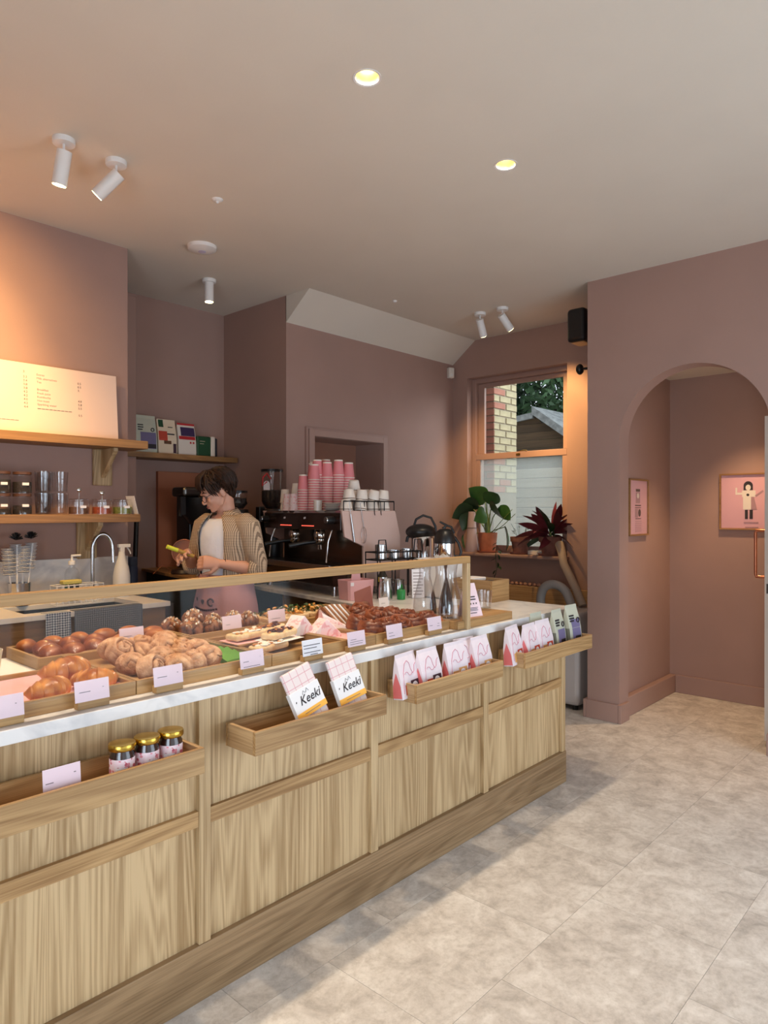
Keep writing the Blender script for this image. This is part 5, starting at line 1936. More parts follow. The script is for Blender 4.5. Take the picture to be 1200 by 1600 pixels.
for v, u, n, nm in [(0.06, 0.790, 2, 'white paper cups nearest the grinder'), (0.14, 0.775, 4, 'white paper cups behind the pink tubs')]:
    for k in range(n):
        put(cupw, ORD[n - 1 - k] + (' from the top' if n - 1 - k else '') + ' of the ' + nm, 'paper cup', on_machine(v, u, 0.001 + k * 0.055 * (1 if n == 2 else 0.6)), 0, 'white cups, ' + nm)
for k in range(2):
    put(cupf, 'pink patterned tub ' + ('beside the white cups' if k == 0 else 'in front of the pink stacks'), 'paper tub', on_machine(0.05, 0.715 - 0.085 * k, 0.001), 0, 'pink patterned tubs', scale=1.08)
# ceramic cups
m_cer = M('white_ceramic', s(226, 216, 206), 0.25, coat=0.4)
m_rimb = M('brown_rim', s(110, 84, 66), 0.5)


def mug():
    t = thing('ceramic_cup', 'x', 'cup')
    MB().lathe([(0, 0.062), (0.024, 0.062), (0.028, 0.058), (0.037, 0.010), (0.0385, 0.0), (0.036, 0.0), (0.026, 0.055), (0, 0.057)], n=20, cap=False).build('cup_body', m_cer, t, smooth=50)
    MB().lathe([(0.0372, 0.0105), (0.0388, 0.0105), (0.0392, 0.006), (0.038, 0.006)], n=20, cap=False).build('band', m_rimb, t, smooth=50)
    return t


mg = mug()
mugs = [(0.06, 0.045, 0.001, 0, 'front corner of the machine'), (0.17, 0.05, 0.001, 8, 'next to the corner one'), (0.27, 0.06, 0.001, 0, 'third along the side'), (0.36, 0.06, 0.001, 0, 'last along the side'),
        (0.09, 0.055, 0.064, 6, 'resting on the corner cup'), (0.19, 0.065, 0.064, -5, 'upper layer, second'), (0.28, 0.07, 0.064, -14, 'upper layer, tilted third'), (0.36, 0.07, 0.064, -8, 'upper layer, last'),
        (0.15, 0.14, 0.001, 0, 'behind the corner cup'), (0.25, 0.15, 0.001, 0, 'second row, middle'), (0.34, 0.15, 0.001, 0, 'second row, far'), (0.20, 0.15, 0.064, 10, 'topmost behind the corner'), (0.28, 0.14, 0.066, -4, 'topmost in the middle'), (0.20, 0.16, 0.128, 12, 'very top of the heap')]
for k, (v, u, dz, tilt, lb) in enumerate(mugs):
    c = mg if k == 0 else copy_tree(mg)
    place(c, on_machine(v, u, dz), 0, 'white ceramic cup upside down, ' + lb, 'white ceramic cups on the machine', rot=(0, rad(tilt), 0.3 * k), scale=1.1)
for k in range(4):
    b = MB().lathe([(0, 0), (0.03, 0), (0.058, 0.010), (0.060, 0.012), (0.03, 0.006), (0, 0.005)], n=24)
    o = b.build('saucer', m_cer, smooth=50)
    o.location = on_machine(0.07, 0.215, 0.001 + 0.011 * k)
    tag(o, ['lowest', 'second lowest', 'third lowest', 'topmost'][k] + ' white saucer in the low stack between paper and ceramic cups', 'saucer', 'saucer stack on the machine')
t = thing('small_jug', 'small pale jug with handle beside the saucers on the machine', 'jug', on_machine(0.04, 0.335, 0.001), 0.4)
MB().lathe([(0, 0), (0.026, 0), (0.028, 0.065), (0.025, 0.065), (0.024, 0.005), (0, 0.005)], n=20, cap=False).build('jug_body', m_cer, t, smooth=40)
MB().tube([(0.027, 0, 0.055), (0.048, 0, 0.05), (0.046, 0, 0.02), (0.027, 0, 0.015)], 0.004, 8).build('handle', m_cer, t, smooth=50)

# grinders behind/left of the machine
def grinder(label, loc, hop, rz=0, r=0.085):
    t = thing('coffee_grinder', label, 'coffee grinder', loc, rz, 'coffee grinders on the bar counter')
    MB().box(-0.08, 0.08, -0.085, 0.085, 0, 0.05).build('base', m_black, t, bevel=0.008)
    MB().lathe([(0, 0.05), (0.07, 0.05), (0.08, 0.1), (0.085, 0.40), (0.07, 0.44), (0, 0.44)], n=24).build('grinder_body', m_black, t, smooth=40)
    hp = MB().lathe([(0.04, 0.44), (0.07, 0.48), (r, 0.50), (r, 0.50 + hop)], n=28, cap=False).build('hopper', m_glass2, t, smooth=40)
    MB().lathe([(0, 0.445), (0.038, 0.445), (0.068, 0.485), (r - 0.004, 0.503), (r - 0.004, 0.50 + hop * 0.35), (0, 0.50 + hop * 0.4)], n=24).build('beans', m_beans, hp, smooth=40)
    MB().lathe([(0, 0.50 + hop), (r + 0.003, 0.50 + hop), (r + 0.003, 0.516 + hop), (0, 0.52 + hop)], n=28).build('lid', m_black, t, smooth=40)
    MB().box(-0.12, -0.07, -0.03, 0.03, 0.34, 0.46).build('spout', m_black, t, bevel=0.008)
    return t


grinder('black coffee grinder with a clear bean hopper behind the paper cups', (3.232, 4.075, 1.0205), 0.22, EA, r=0.078)
grinder('dark coffee grinder close behind the barista', (3.02, 4.20, 1.0205), 0.06, EA, r=0.065)
t = thing('hanging_tag', 'white arched tag on a red cord hanging on the grinder', 'tag', (3.115, 3.985, 1.60), EA)
b = MB()
b.prism([(-0.026, 0), (0.026, 0), (0.026, 0.04)] + [(0.026 * math.cos(a), 0.04 + 0.026 * math.sin(a)) for a in [PI * k / 8 for k in range(1, 8)]] + [(-0.026, 0.04)], -0.001, 0.001, 'y')
b.build('tag_sheet', m_cardw, t)
b = MB()
b.tube([(0, 0.0, 0.06), (-0.035, 0.0, 0.03), (-0.03, 0.0, 0.09), (0.0, 0.0, 0.12), (0.03, 0, 0.08)], 0.006, 6)
b.build('cord', m_redp, t)

# things on the near end of the bar counter
t = thing('pink_caddy', 'pink plastic caddy with a handle on the bar counter', 'caddy', (2.905, 2.875, 0.9305), EA)
b = MB()
b.ring_loft([[(x * q, y * q, z) for x, y in ((-.085, -.065), (.085, -.065), (.095, -.05), (.095, .05), (.085, .065), (-.085, .065), (-.095, .05), (-.095, -.05))] for q, z in ((0.92, 0), (1.0, 0.115), (0.95, 0.115), (0.88, 0.006))])
b.build('caddy_body', m_pinkpl, t, bevel=0.003)
MB().prism([(-0.045, 0.006), (0.045, 0.006), (0.03, 0.15), (-0.03, 0.15)], -0.004, 0.004, 'y').build('handle', m_pinkpl, t, bevel=0.003)
MB().box(-0.082, -0.06, -0.0665, -0.063, 0.085, 0.105).build('sticker', m_cardw, t)


def milk_jug(label, loc, rz, h=0.10, r=0.042, grp='steel milk jugs'):
    t = thing('milk_jug', label, 'jug', loc, rz, grp)
    MB().lathe([(0, 0), (r, 0), (r * 1.02, 0.004), (r * 0.98, h * 0.5), (r * 0.82, h * 0.85), (r * 0.9, h), (r * 0.86, h), (r * 0.78, h * 0.85), (r * 0.93, h * 0.5), (r * 0.95, 0.006), (0, 0.006)], n=24, cap=False).build('jug_body', m_steel, t, smooth=50)
    MB().tube([(r * 0.85, 0, h * 0.85), (r * 1.7, 0, h * 0.85), (r * 1.7, 0, h * 0.25), (r, 0, h * 0.2)], 0.004, 8).build('handle', m_steel, t, smooth=60)
    return t


milk_jug('tall steel milk jug beside the pink caddy', (3.01, 2.735, 0.9305), rad(200), 0.125, 0.042)
milk_jug('small steel milk jug behind the green-topped bottle', (3.19, 2.79, 0.9305), rad(150), 0.10, 0.04)
t = thing('green_bottle', 'small green-capped container by the carafes', 'container', (3.065, 2.66, 0.9305))
MB().lathe([(0, 0), (0.024, 0), (0.026, 0.05), (0.02, 0.058), (0, 0.058)], n=18).build('container_body', M('bright_green_plastic', s(36, 140, 66), 0.35), t, smooth=40)
MB().tube([(-0.02, 0, 0.03), (0.0, -0.005, 0.085), (0.02, 0, 0.03)], 0.006, 8).build('handle', M('bright_green_handle', s(36, 130, 60), 0.35), t, smooth=40)
t = thing('syrup_bottle', 'small bottle with a yellow label behind the milk jug', 'bottle', (3.10, 2.84, 0.9305))
MB().lathe([(0, 0), (0.03, 0), (0.03, 0.12), (0.012, 0.16), (0.012, 0.18), (0, 0.18)], n=20).build('bottle_body', M('dark_glass_bottle', s(50, 44, 34), 0.15), t, smooth=40)
MB().lathe([(0.0305, 0.13 - 0.04), (0.0305, 0.118)], n=20, cap=False).build('label_band', M('yellow_label', s(230, 200, 50), 0.6), t, smooth=60)
o = MB().add([(-.075, -.001, 0), (.06, -.001, 0), (.09, .05, .115), (-.035, .05, .09), (-.075, .001, 0), (.06, .001, 0), (.09, .052, .115), (-.035, .052, .09)], [(0, 1, 2, 3), (7, 6, 5, 4), (0, 4, 5, 1), (1, 5, 6, 2), (2, 6, 7, 3), (3, 7, 4, 0)]).build('brown_sign', M('brown_card', s(140, 84, 76), 0.6))
o.location = (2.62, 2.52, 0.9315)
tag(o, 'dusky brown card leaning behind the dark swirl buns', 'card')

# knock tray rack beside the machine
t = thing('wire_rack', 'black wire rack of steel cups beside the machine', 'rack', EMm @ Vector((0.30, -0.12, 0)), EA)
b = MB()
for z in (0.225, 0.27):
    b.tube([(-.17, -.06, z), (.17, -.06, z), (.17, .06, z), (-.17, .06, z), (-.17, -.06, z)], 0.004, 6)
for x in (-.17, -.06, .06, .17):
    b.tube([(x, -.06, 0), (x, -.06, .27)], 0.004, 6)
    b.tube([(x, .06, 0), (x, .06, .27)], 0.004, 6)
for x in (-.14, .14):
    b.tube([(x - .03, -.06, .27), (x - .02, -.06, .345), (x + .03, -.06, .345), (x + .04, -.06, .27)], 0.004, 6)
for k in range(9):
    b.tube([(-.16 + .04 * k, -.06, .225), (-.16 + .04 * k, .06, .225)], 0.002, 5)
b.build('wires', m_blackm, t)
for k, (dx, hh, lb) in enumerate([(-0.10, 0.085, 'tall ridged steel cup in the black wire rack'), (0.0, 0.05, 'small steel cup in the middle of the wire rack'), (0.10, 0.055, 'small steel cup at the far end of the wire rack')]):
    o = MB().lathe([(0, 0), (0.034, 0), (0.036, hh), (0.033, hh), (0.031, 0.004), (0, 0.004)], n=22, cap=False).build('steel_cup', m_steel, smooth=40)
    o.location = EMm @ Vector((0.30 + dx, -0.12, 0.2295))
    tag(o, lb, 'cup', 'steel cups in the wire rack')


# flasks
def airpot(label, loc, rz, carry):
    t = thing('vacuum_flask', label, 'flask', loc, rz)
    MB().lathe([(0, 0), (0.074, 0), (0.076, 0.01), (0.076, 0.34), (0.068, 0.36), (0, 0.36)], n=32).build('flask_body', m_chrome if carry else m_steel, t, smooth=50)
    b = MB()
    b.sph((-0.015, 0, 0.385), (0.098, 0.088, 0.052), 24, 12)
    b.build('lid', m_black, t, smooth=70)
    b = MB()
    b.tube([(-0.06, 0, 0.42), (-0.045, 0, 0.465), (0.0, 0, 0.49), (0.05, 0, 0.475), (0.078, 0, 0.42), (0.082, 0, 0.37)], 0.008, 10)
    b.build('handle', m_black, t, smooth=60)
    MB().tube([(-0.08, 0, 0.36), (-0.10, 0, 0.35), (-0.105, 0, 0.32)], 0.010, 10).build('spout', m_black, t, smooth=60)
    return t


airpot('round black-topped steel airpot flask with a carry handle', (3.43, 2.79, 0.9305), rad(-50), True)
t = thing('vacuum_jug', 'steel and black vacuum jug with side handle standing on the white cloth', 'flask', (3.36, 2.565, 1.162), rad(-52))
MB().lathe([(0, 0), (0.062, 0), (0.064, 0.006), (0.064, 0.09)], n=30).build('flask_body', m_chrome, t, smooth=50)
MB().lathe([(0, 0.0905), (0.065, 0.0905), (0.064, 0.13), (0.048, 0.165), (0.03, 0.178), (0, 0.18)], n=30).build('shoulder', m_black, t, smooth=50)
MB().tube([(-0.01, 0, 0.178), (0.01, 0, 0.20), (-0.03, 0, 0.222)], [0.014, 0.010, 0.006], 10).tube([(0.01, 0, 0.20), (0.04, 0, 0.19), (0.058, 0, 0.15)], 0.007, 8).build('thumb_lever', m_black, t, smooth=50)
MB().tube([(0.058, 0, 0.13), (0.085, 0, 0.09), (0.10, 0, 0.04), (0.092, 0, 0.01), (0.064, 0, 0.012)], 0.009, 10).build('handle', m_black, t, smooth=60)
t = thing('water_boiler', 'white boxy counter boiler half hidden behind the carafes', 'boiler', (3.35, 2.585, 0.9325))
MB().box(-0.13, 0.10, -0.11, 0.11, 0, 0.222).build('boiler_body', m_white, t, bevel=0.02, seg=3)
b = MB()
n = 24
rows = []
for (dx, z) in ((-0.12, 0.2285), (0.02, 0.2285), (0.09, 0.2265), (0.112, 0.19), (0.125, 0.10), (0.118, 0.03)):
    rows.append([(dx + 0.004 * math.sin(i * 1.1), -0.118 + 0.235 * i / n, z + 0.002 * math.sin(i * 0.9)) for i in range(n + 1)])
vs = [p for r in rows for p in r]
b.add(vs, [(k * (n + 1) + i, k * (n + 1) + i + 1, (k + 1) * (n + 1) + i + 1, (k + 1) * (n + 1) + i) for k in range(len(rows) - 1) for i in range(n)])
o = b.build('draped_cloth', m_paper, smooth=80)
o.location = (3.352, 2.585, 0.9315)
sm = o.modifiers.new('solid', 'SOLIDIFY')
sm.thickness = 0.002
tag(o, 'white cloth draped over the counter boiler', 'cloth')
o = MB().box(-0.038, 0.038, -0.001, 0.001, 0, 0.17).build('notice_sheet', m_cardw)
o.location = (3.175, 2.62, 0.9325)
o.rotation_euler = (rad(-4), 0, rad(-35))
tag(o, 'white printed notice sheet standing behind the carafes', 'notice')
b = MB()
for k in range(8):
    b.box(-0.03, 0.02 + 0.01 * (k % 2), -0.0016, -0.001, 0.02 + k * 0.018, 0.024 + k * 0.018)
b.build('print', m_inkg, o)

# ================================================================== WINDOW CORNER
t = thing('air_conditioner', 'white portable air conditioner standing between counter end and arch wall', 'air conditioner', (4.80, 2.52, 0))
MB().box(-0.18, 0.20, -0.20, 0.22, 0.035, 0.71).build('housing', M('unit_white', s(196, 190, 188), 0.5), t, bevel=0.03, seg=3)
for x in (-0.13, 0.15):
    for y in (-0.15, 0.17):
        MB().lathe([(0, 0), (0.02, 0), (0.02, 0.034), (0, 0.034)], (x, y, 0), n=12).build('caster', m_black, t)
b = MB()
pts = [(0.02, 0.20, 0.64), (0.02, 0.22, 0.76), (0.01, 0.18, 0.855), (0.0, 0.09, 0.885), (-0.01, 0.0, 0.85), (-0.03, -0.06, 0.76), (-0.03, -0.08, 0.66)]
sm_pts = []
for i in range(len(pts) - 1):
    for k in range(6):
        q = k / 6
        p0, p1 = Vector(pts[max(i - 1, 0)]), Vector(pts[i])
        p2, p3 = Vector(pts[i + 1]), Vector(pts[min(i + 2, len(pts) - 1)])
        sm_pts.append(0.5 * ((2 * p1) + (-p0 + p2) * q + (2 * p0 - 5 * p1 + 4 * p2 - p3) * q * q + (-p0 + 3 * p1 - 3 * p2 + p3) * q ** 3))
sm_pts.append(Vector(pts[-1]))
b.tube(sm_pts, 0.034, 14, up=(1, 0, 0))
b.build('hose_loop', m_hose, t, smooth=60)
hs = MB().tube([(5.33, 2.85, 1.165), (5.25, 2.785, 1.10), (5.12, 2.70, 1.02), (4.98, 2.52, 0.84), (4.93, 2.44, 0.72)], [0.038, 0.034, 0.032, 0.032, 0.032], 14)
tag(hs.build('exhaust_hose', M('beige_hose', s(176, 160, 144), 0.6), smooth=60), 'beige exhaust hose running up to the window sill', 'hose')
o = MB().box(5.365, 5.405, 2.28, 3.95, 0.14, 0.785).build('oak_back_board', m_oak_y, bevel=0.002)
tag(o, 'wide oak board fixed low under the window', 'board')
t = thing('beaded_trim', 'row of small pinkish beads on the oak board under the window', 'trim', (5.375, 0, 0.7855))
for k in range(9):
    MB().sph((0, 2.98 + k * 0.045, 0.016), (0.014, 0.020, 0.016), 10, 6).build('bead', M('bead_pink', s(186, 140, 120), 0.6) if k == 0 else bpy.data.materials['bead_pink'], t, smooth=70)
t = thing('wall_speaker', 'large black wall speaker high beside the arch wall', 'speaker', (4.80, 2.43, 2.82))
MB().box(-0.09, 0.10, -0.11, 0.035, -0.125, 0.125).build('housing', m_black, t, bevel=0.03, seg=4)
MB().box(-0.02, 0.02, -0.20, -0.111, -0.02, 0.02).build('bracket', m_black, t)
t = thing('wall_speaker', 'small black fitting below the wall speaker', 'speaker', (4.80, 2.40, 2.505))
MB().sph((0, 0, 0), (0.035, 0.028, 0.04), 14, 10).build('housing', m_black, t, smooth=60)
MB().tube([(0, -0.02, 0), (0, -0.17, 0)], 0.01, 8).build('bracket', m_black, t)
t = thing('motion_sensor', 'small white motion sensor in the corner under the sloping ceiling', 'sensor', (5.33, 4.0, 2.77), rad(-20))
MB().box(-0.03, 0.03, -0.025, 0.02, -0.05, 0.05).build('housing', m_offw, t, bevel=0.008, seg=3)
MB().sph((0, -0.022, -0.018), (0.014, 0.010, 0.014), 12, 8).build('lens', m_white, t, smooth=60)

# pots and plants
ZS = 1.0625


def pot(name, label, loc, r, h, mat, plain=True):
    t = thing(name, label, 'plant', loc)
    MB().lathe([(0, 0), (r * 1.0, 0), (r * 1.12, 0.018), (r * 1.06, 0.018), (r * 0.94, 0.008), (0, 0.008)], n=26, cap=False).build('saucer', mat, t, smooth=40)
    prof = [(0, 0.009), (r * 0.78, 0.009), (r * 0.98, h)] if plain else [(0, 0.009), (r * 0.72, 0.009), (r * 0.90, h * 0.72), (r * 1.0, h * 0.72), (r * 1.03, h)]
    rr = prof[-1][0]
    MB().lathe(prof + [(rr - 0.010, h), (rr - 0.012, h - 0.02)], n=28, cap=False).build('pot', mat, t, smooth=40)
    MB().lathe([(0, h - 0.018), (rr - 0.012, h - 0.018)], n=20, cap=False).add([], []).build('soil', m_soil, t)
    return t


def leaf_obj(name, mat, parent, base, tip_dir, length, width, curl=0.3, notch=0.0, roll=0.0, heart=False):
    """a leaf blade with its own thickness and a folded midrib"""
    d = Vector(tip_dir).normalized()
    side = d.cross(Vector((0, 0, 1)))
    if side.length < 0.1:
        side = Vector((1, 0, 0))
    side.normalize()
    side = Matrix.Rotation(roll, 3, d) @ side
    up = side.cross(d).normalized()
    n = 8
    b = MB()
    top, bot = [], []
    for k in range(n + 1):
        q = k / n
        wq = (math.sin(PI * min(1, q * 0.93 + 0.07)) ** 0.75) * (1.15 - 0.45 * q) if heart else math.sin(PI * q) ** 0.8 + 0.02
        if notch and 0 < k < n and k % 2 == 0:
            wq *= (1 - notch)
        c = Vector(base) + d * (length * q) - up * (curl * length * q * q)
        for arr, off in ((top, 0.0006), (bot, -0.0006)):
            arr.append([c + side * (-width / 2 * wq) + up * (off + width * 0.10 * wq), c + up * off, c + side * (width / 2 * wq) + up * (off + width * 0.10 * wq)])
    for arr in (top, bot):
        vs = [tuple(p) for r in arr for p in r]
        b.add(vs, [(k * 3 + i, k * 3 + i + 1, (k + 1) * 3 + i + 1, (k + 1) * 3 + i) for k in range(n) for i in range(2)])
    return b.build(name, mat, parent, smooth=70)


# big green plant
pl = pot('potted_monstera', 'broad-leaved green plant in an orange terracotta pot on the sill', (5.40, 3.62, ZS), 0.092, 0.185, m_terra)
lv = [((0.0, 0.16, 0.40), (-0.2, 0.9, -0.25), 0.20, 0.17), ((0.0, 0.03, 0.47), (-0.1, 0.5, 0.5), 0.18, 0.19), ((-0.02, 0.0, 0.46), (-0.1, -0.5, 0.35), 0.17, 0.16), ((-0.04, -0.06, 0.40), (-0.3, -0.7, -0.1), 0.21, 0.19),
      ((0.0, -0.12, 0.42), (0.1, -0.6, -0.5), 0.16, 0.12), ((-0.03, -0.20, 0.24), (-0.1, -0.35, -0.8), 0.20, 0.17), ((0.0, 0.10, 0.44), (-0.1, 0.7, 0.1), 0.16, 0.15), ((-0.05, 0.0, 0.38), (-0.6, -0.1, -0.3), 0.16, 0.15),
      ((0.03, 0.24, 0.18), (0.0, 0.3, -0.9), 0.14, 0.09), ((0.0, 0.20, 0.36), (0.0, 0.5, -0.8), 0.16, 0.14)]
for k, (bs_, dr, ln, wd) in enumerate(lv):
    leaf_obj('leaf', m_leaf if k % 3 else m_leafd, pl, bs_, dr, ln * 1.1, wd * 1.15, 0.22, 0.0, roll=(1.0 + 0.35 * math.sin(2 * k)) * (1 if dr[1] > 0 else -1), heart=True)
    b = MB().tube([(0.01 * math.sin(k), 0.015 * math.cos(k), 0.17), (bs_[0] * 0.4, bs_[1] * 0.45, 0.17 + (bs_[2] - 0.17) * 0.6), bs_], 0.0045, 6)
    b.build('stem', m_stem, pl, smooth=60)
b = MB()
for k in range(3):
    b.tube([(0.02 * k - 0.02, 0, 0.16), (0.0, 0.02 - 0.02 * k, 0.36)], [0.014, 0.006], 8)
b.build('cane', m_stem, pl, smooth=60)
# two long thin stems and a trailing vine towards the middle pot
b = MB()
b.tube([(0, -0.03, 0.17), (-0.01, -0.16, 0.30), (-0.01, -0.27, 0.40)], 0.003, 6)
b.tube([(0, -0.04, 0.17), (-0.01, -0.18, 0.26), (-0.01, -0.30, 0.36)], 0.003, 6)
b.build('stem', m_stem, pl, smooth=60)
vn = thing('trailing_vine', 'thin dark trailing plant hanging over the sill between the pots', 'plant', (5.31, 3.43, ZS + 0.02))
b = MB()
b.tube([(0.03, 0.0, 0.0), (-0.035, 0.01, 0.05), (-0.055, 0.01, -0.03), (-0.05, 0.0, -0.16), (-0.06, 0.03, -0.26)], 0.003, 6)
b.build('stem', m_leafd, vn)
for k in range(9):
    leaf_obj('leaf', m_leafd, vn, (-0.04 - 0.004 * (k % 3), 0.012 * math.sin(2 * k), 0.08 - 0.035 * k), (-0.3 + 0.3 * (k % 2), 0.8 * math.sin(1.7 * k + 1), -0.2), 0.05, 0.03, 0.3)
pm = pot('potted_seedling', 'sparse small plant in the weathered middle clay pot', (5.41, 3.28, ZS), 0.088, 0.155, m_terra2, False)
b = MB()
rr = random.Random(8)
for k in range(7):
    a = rr.random() * 6
    b.tube([(0.02 * math.cos(a), 0.02 * math.sin(a), 0.135), (0.05 * math.cos(a), 0.07 * math.sin(a), 0.19 + 0.02 * k % 0.06), (0.07 * math.cos(a), 0.10 * math.sin(a), 0.21 + 0.012 * k)], 0.0018, 5)
b.build('stem', m_leafd, pm)
for k in range(8):
    a = rr.random() * 6
    leaf_obj('leaf', m_leafd, pm, (0.05 * math.cos(a), 0.07 * math.sin(a), 0.18 + 0.008 * k), (math.cos(a), math.sin(a), 0.3), 0.035, 0.018, 0.2)
pr = pot('potted_red_plant', 'dark red long-leaved plant in the clay pot nearest the arch wall', (5.40, 2.975, ZS), 0.098, 0.165, m_terra2, False)
for k in range(26):
    a = k * 2.399
    el = 1.2 - 1.3 * (k / 25)
    d = (0.55 * math.cos(a) * math.cos(el) - 0.1, math.sin(a) * math.cos(el), math.sin(el))
    ln = 0.20 + 0.10 * ((k * 7) % 5) / 5
    leaf_obj('leaf', m_leafr if k % 4 else m_leafd, pr, (0.02 * math.cos(a), 0.02 * math.sin(a), 0.17 + 0.05 * (1 - k / 25)), d, ln, 0.066, 0.35 + 0.2 * (k / 25), roll=(0.8 + 0.4 * math.sin(k)) * (1 if math.sin(a) > 0 else -1))
leaf_obj('leaf', m_leafr, pr, (0, -0.02, 0.2), (0, -0.12, 1), 0.27, 0.055, 0.02, roll=1.2)
leaf_obj('leaf', m_leafr, pr, (-0.02, 0.05, 0.24), (-0.25, 1, 0.25), 0.27, 0.05, 0.1)
MB().tube([(0, 0, 0.15), (0, 0, 0.24)], [0.014, 0.008], 8).build('stem', m_stem, pr)
# tall vase
vz = thing('tall_vase', 'tall matt lilac-grey vase behind the terracotta pot', 'vase', (5.40, 3.80, ZS))
MB().lathe([(0, 0), (0.066, 0), (0.068, 0.004), (0.055, 0.10), (0.045, 0.20), (0.038, 0.30), (0.032, 0.38), (0.029, 0.38), (0.035, 0.30), (0.05, 0.1), (0, 0.01)], n=28, cap=False).build('vase_body', M('lilac_glaze', s(176, 156, 160), 0.5), vz, smooth=60)
MB().lathe([(0.0432, 0.230), (0.0447, 0.224), (0.0447, 0.219), (0.0435, 0.219)], n=28, cap=False).build('groove_band', m_inkg, vz, smooth=40)
o = MB().box(-0.035, 0.035, -0.06, 0.06, 0, 0.035).build('sill_block', m_offw, bevel=0.004)
o.location = (5.42, 3.13, ZS)
tag(o, 'small pale block on the sill between the two clay pots', 'block')

# ================================================================== LOBBY
def picture(label, w_, h, loc, rotz, deco, mat=None):
    t = thing('framed_picture', label, 'picture', loc, rotz)
    f_ = 0.012
    b = MB()
    b.box(-w_ / 2, w_ / 2, -0.022, 0, -h / 2, -h / 2 + f_)
    b.box(-w_ / 2, w_ / 2, -0.022, 0, h / 2 - f_, h / 2)
    b.box(-w_ / 2, -w_ / 2 + f_, -0.022, 0, -h / 2 + f_, h / 2 - f_)
    b.box(w_ / 2 - f_, w_ / 2, -0.022, 0, -h / 2 + f_, h / 2 - f_)
    b.build('frame', m_copper if mat else m_shelf, t, bevel=0.001)
    sh = MB().box(-w_ / 2 + f_, w_ / 2 - f_, -0.010, -0.002, -h / 2 + f_, h / 2 - f_).build('sheet', M('poster_pink', s(226, 176, 184), 0.7), t)
    b = MB()
    mats = [m_ink, m_cream, M('poster_grey', s(178, 140, 146), 0.7)]
    for i_, (poly, mi) in enumerate(deco):
        b.prism(poly, -0.0108 - 0.0002 * i_, -0.0101, 'y', mi)
    b.build('print', mats, sh)
    MB().box(-w_ / 2 + f_, w_ / 2 - f_, -0.0195, -0.0185, -h / 2 + f_, h / 2 - f_).build('glazing', clear('picture_glass', base=0.04, edge=0.6), t)
    return t


def rc(x0, x1, z0, z1):
    return [(x0, z0), (x1, z0), (x1, z1), (x0, z1)]


def disc(cx, cz, rx, rz_, n=14, a0=0, a1=2 * PI):
    return [(cx + rx * math.cos(a0 + (a1 - a0) * k / n), cz + rz_ * math.sin(a0 + (a1 - a0) * k / n)) for k in range(n)]


deco1 = [(rc(-.045, .03, .115, .135), 0), (rc(-.045, .03, .03, .11), 2), (disc(-.008, .085, .02, .02), 1), (rc(-.06, .045, .01, .018), 0), (rc(-.06, .045, -.005, .0), 0),
         (rc(-.06, -.01, -.075, -.01), 2), (disc(.02, -.04, .022, .028), 0), (rc(-.055, .045, -.085, -.08), 0)] + [(rc(-.06, .05, -.105 - .014 * k, -.102 - .014 * k), 2) for k in range(6)]
picture('narrow framed pink print on the side wall inside the arch', 0.345, 0.415, (5.012, 2.054, 1.475), 0, deco1)
deco2 = [(disc(-.02, .118, .032, .034, 16, 0, PI) + [(-.052, .085), (.012, .085)], 0), (disc(-.02, .105, .018, .022), 1), (rc(-.062, .03, .035, .083), 1), (rc(-.105, -.06, .052, .068), 1), (rc(-.108, -.096, .052, .105), 1),
         ([(.025, .045), (.035, .035), (.085, .075), (.078, .085)], 2), (disc(-.022, .05, .010, .010), 0), ([(-.055, .035), (.02, .035), (.035, -.06), (-.055, -.06)], 1), ([(-.0, .035), (.02, .035), (.04, -.06), (.0, -.06)], 2),
         (rc(-.042, -.022, -.13, -.062), 0), (rc(-.01, .012, -.13, -.062), 0), (rc(-.05, .05, -.160, -.152), 2), (rc(-.04, .05, -.196, -.188), 2)]
picture('large framed pink print of a cartoon baker with dark bob', 0.44, 0.425, (5.669, 1.455, 1.519), rad(-90), deco2)
# door leaf
dr = struct(thing('door_1', '', ''))
del dr['label'], dr['category']
MB().box(4.735, 5.55, 1.103, 1.142, 0.03, 2.035).build('door_leaf', m_offw, dr, bevel=0.002)
MB().box(4.7335, 4.7352, 1.114, 1.131, 0.94, 1.0).build('lock_plate', m_dsteel, dr)
MB().tube([(4.80, 1.142, 1.325), (4.80, 1.205, 1.325), (4.80, 1.208, 1.31), (4.80, 1.208, 1.05), (4.80, 1.205, 1.035), (4.80, 1.142, 1.035)], 0.009, 10).build('pull_handle', m_copper, dr, smooth=50)

# ================================================================== LIGHT FITTINGS
m_glow = M('lamp_glow', s(255, 240, 200), 0.5, emit=s(255, 226, 160), es=14)
m_reflc = M('gold_reflector', s(246, 232, 186), 0.25, metal=0.7)
dl_lab = ['recessed ceiling downlight nearer the camera', 'recessed ceiling downlight farther along the counter']
for k, (x, y) in enumerate(LAMPS):
    if k < 2:
        t = thing('recessed_downlight', dl_lab[k], 'ceiling light', (x, y, H), 0, 'recessed ceiling downlights')
        MB().lathe([(0.0445, 0.06), (0.0445, -0.001), (0.053, -0.003), (0.053, 0.0), (0.046, 0.001)], n=32, cap=False).build('trim_ring', m_white, t, smooth=40)
        MB().lathe([(0.030, 0.075), (0.044, 0.002)], n=32, cap=False).build('reflector', m_reflc, t, smooth=60)
        MB().lathe([(0, 0.05), (0.020, 0.05), (0.028, 0.062), (0.03, 0.08), (0, 0.08)], n=24).build('lamp', m_glow, t, smooth=40)
    spot('downlight_beam', (x, y, H + 0.035), (x, y - 0.02, 0), 70, WARM2, cone=100, blend=0.9, soft=0.03)


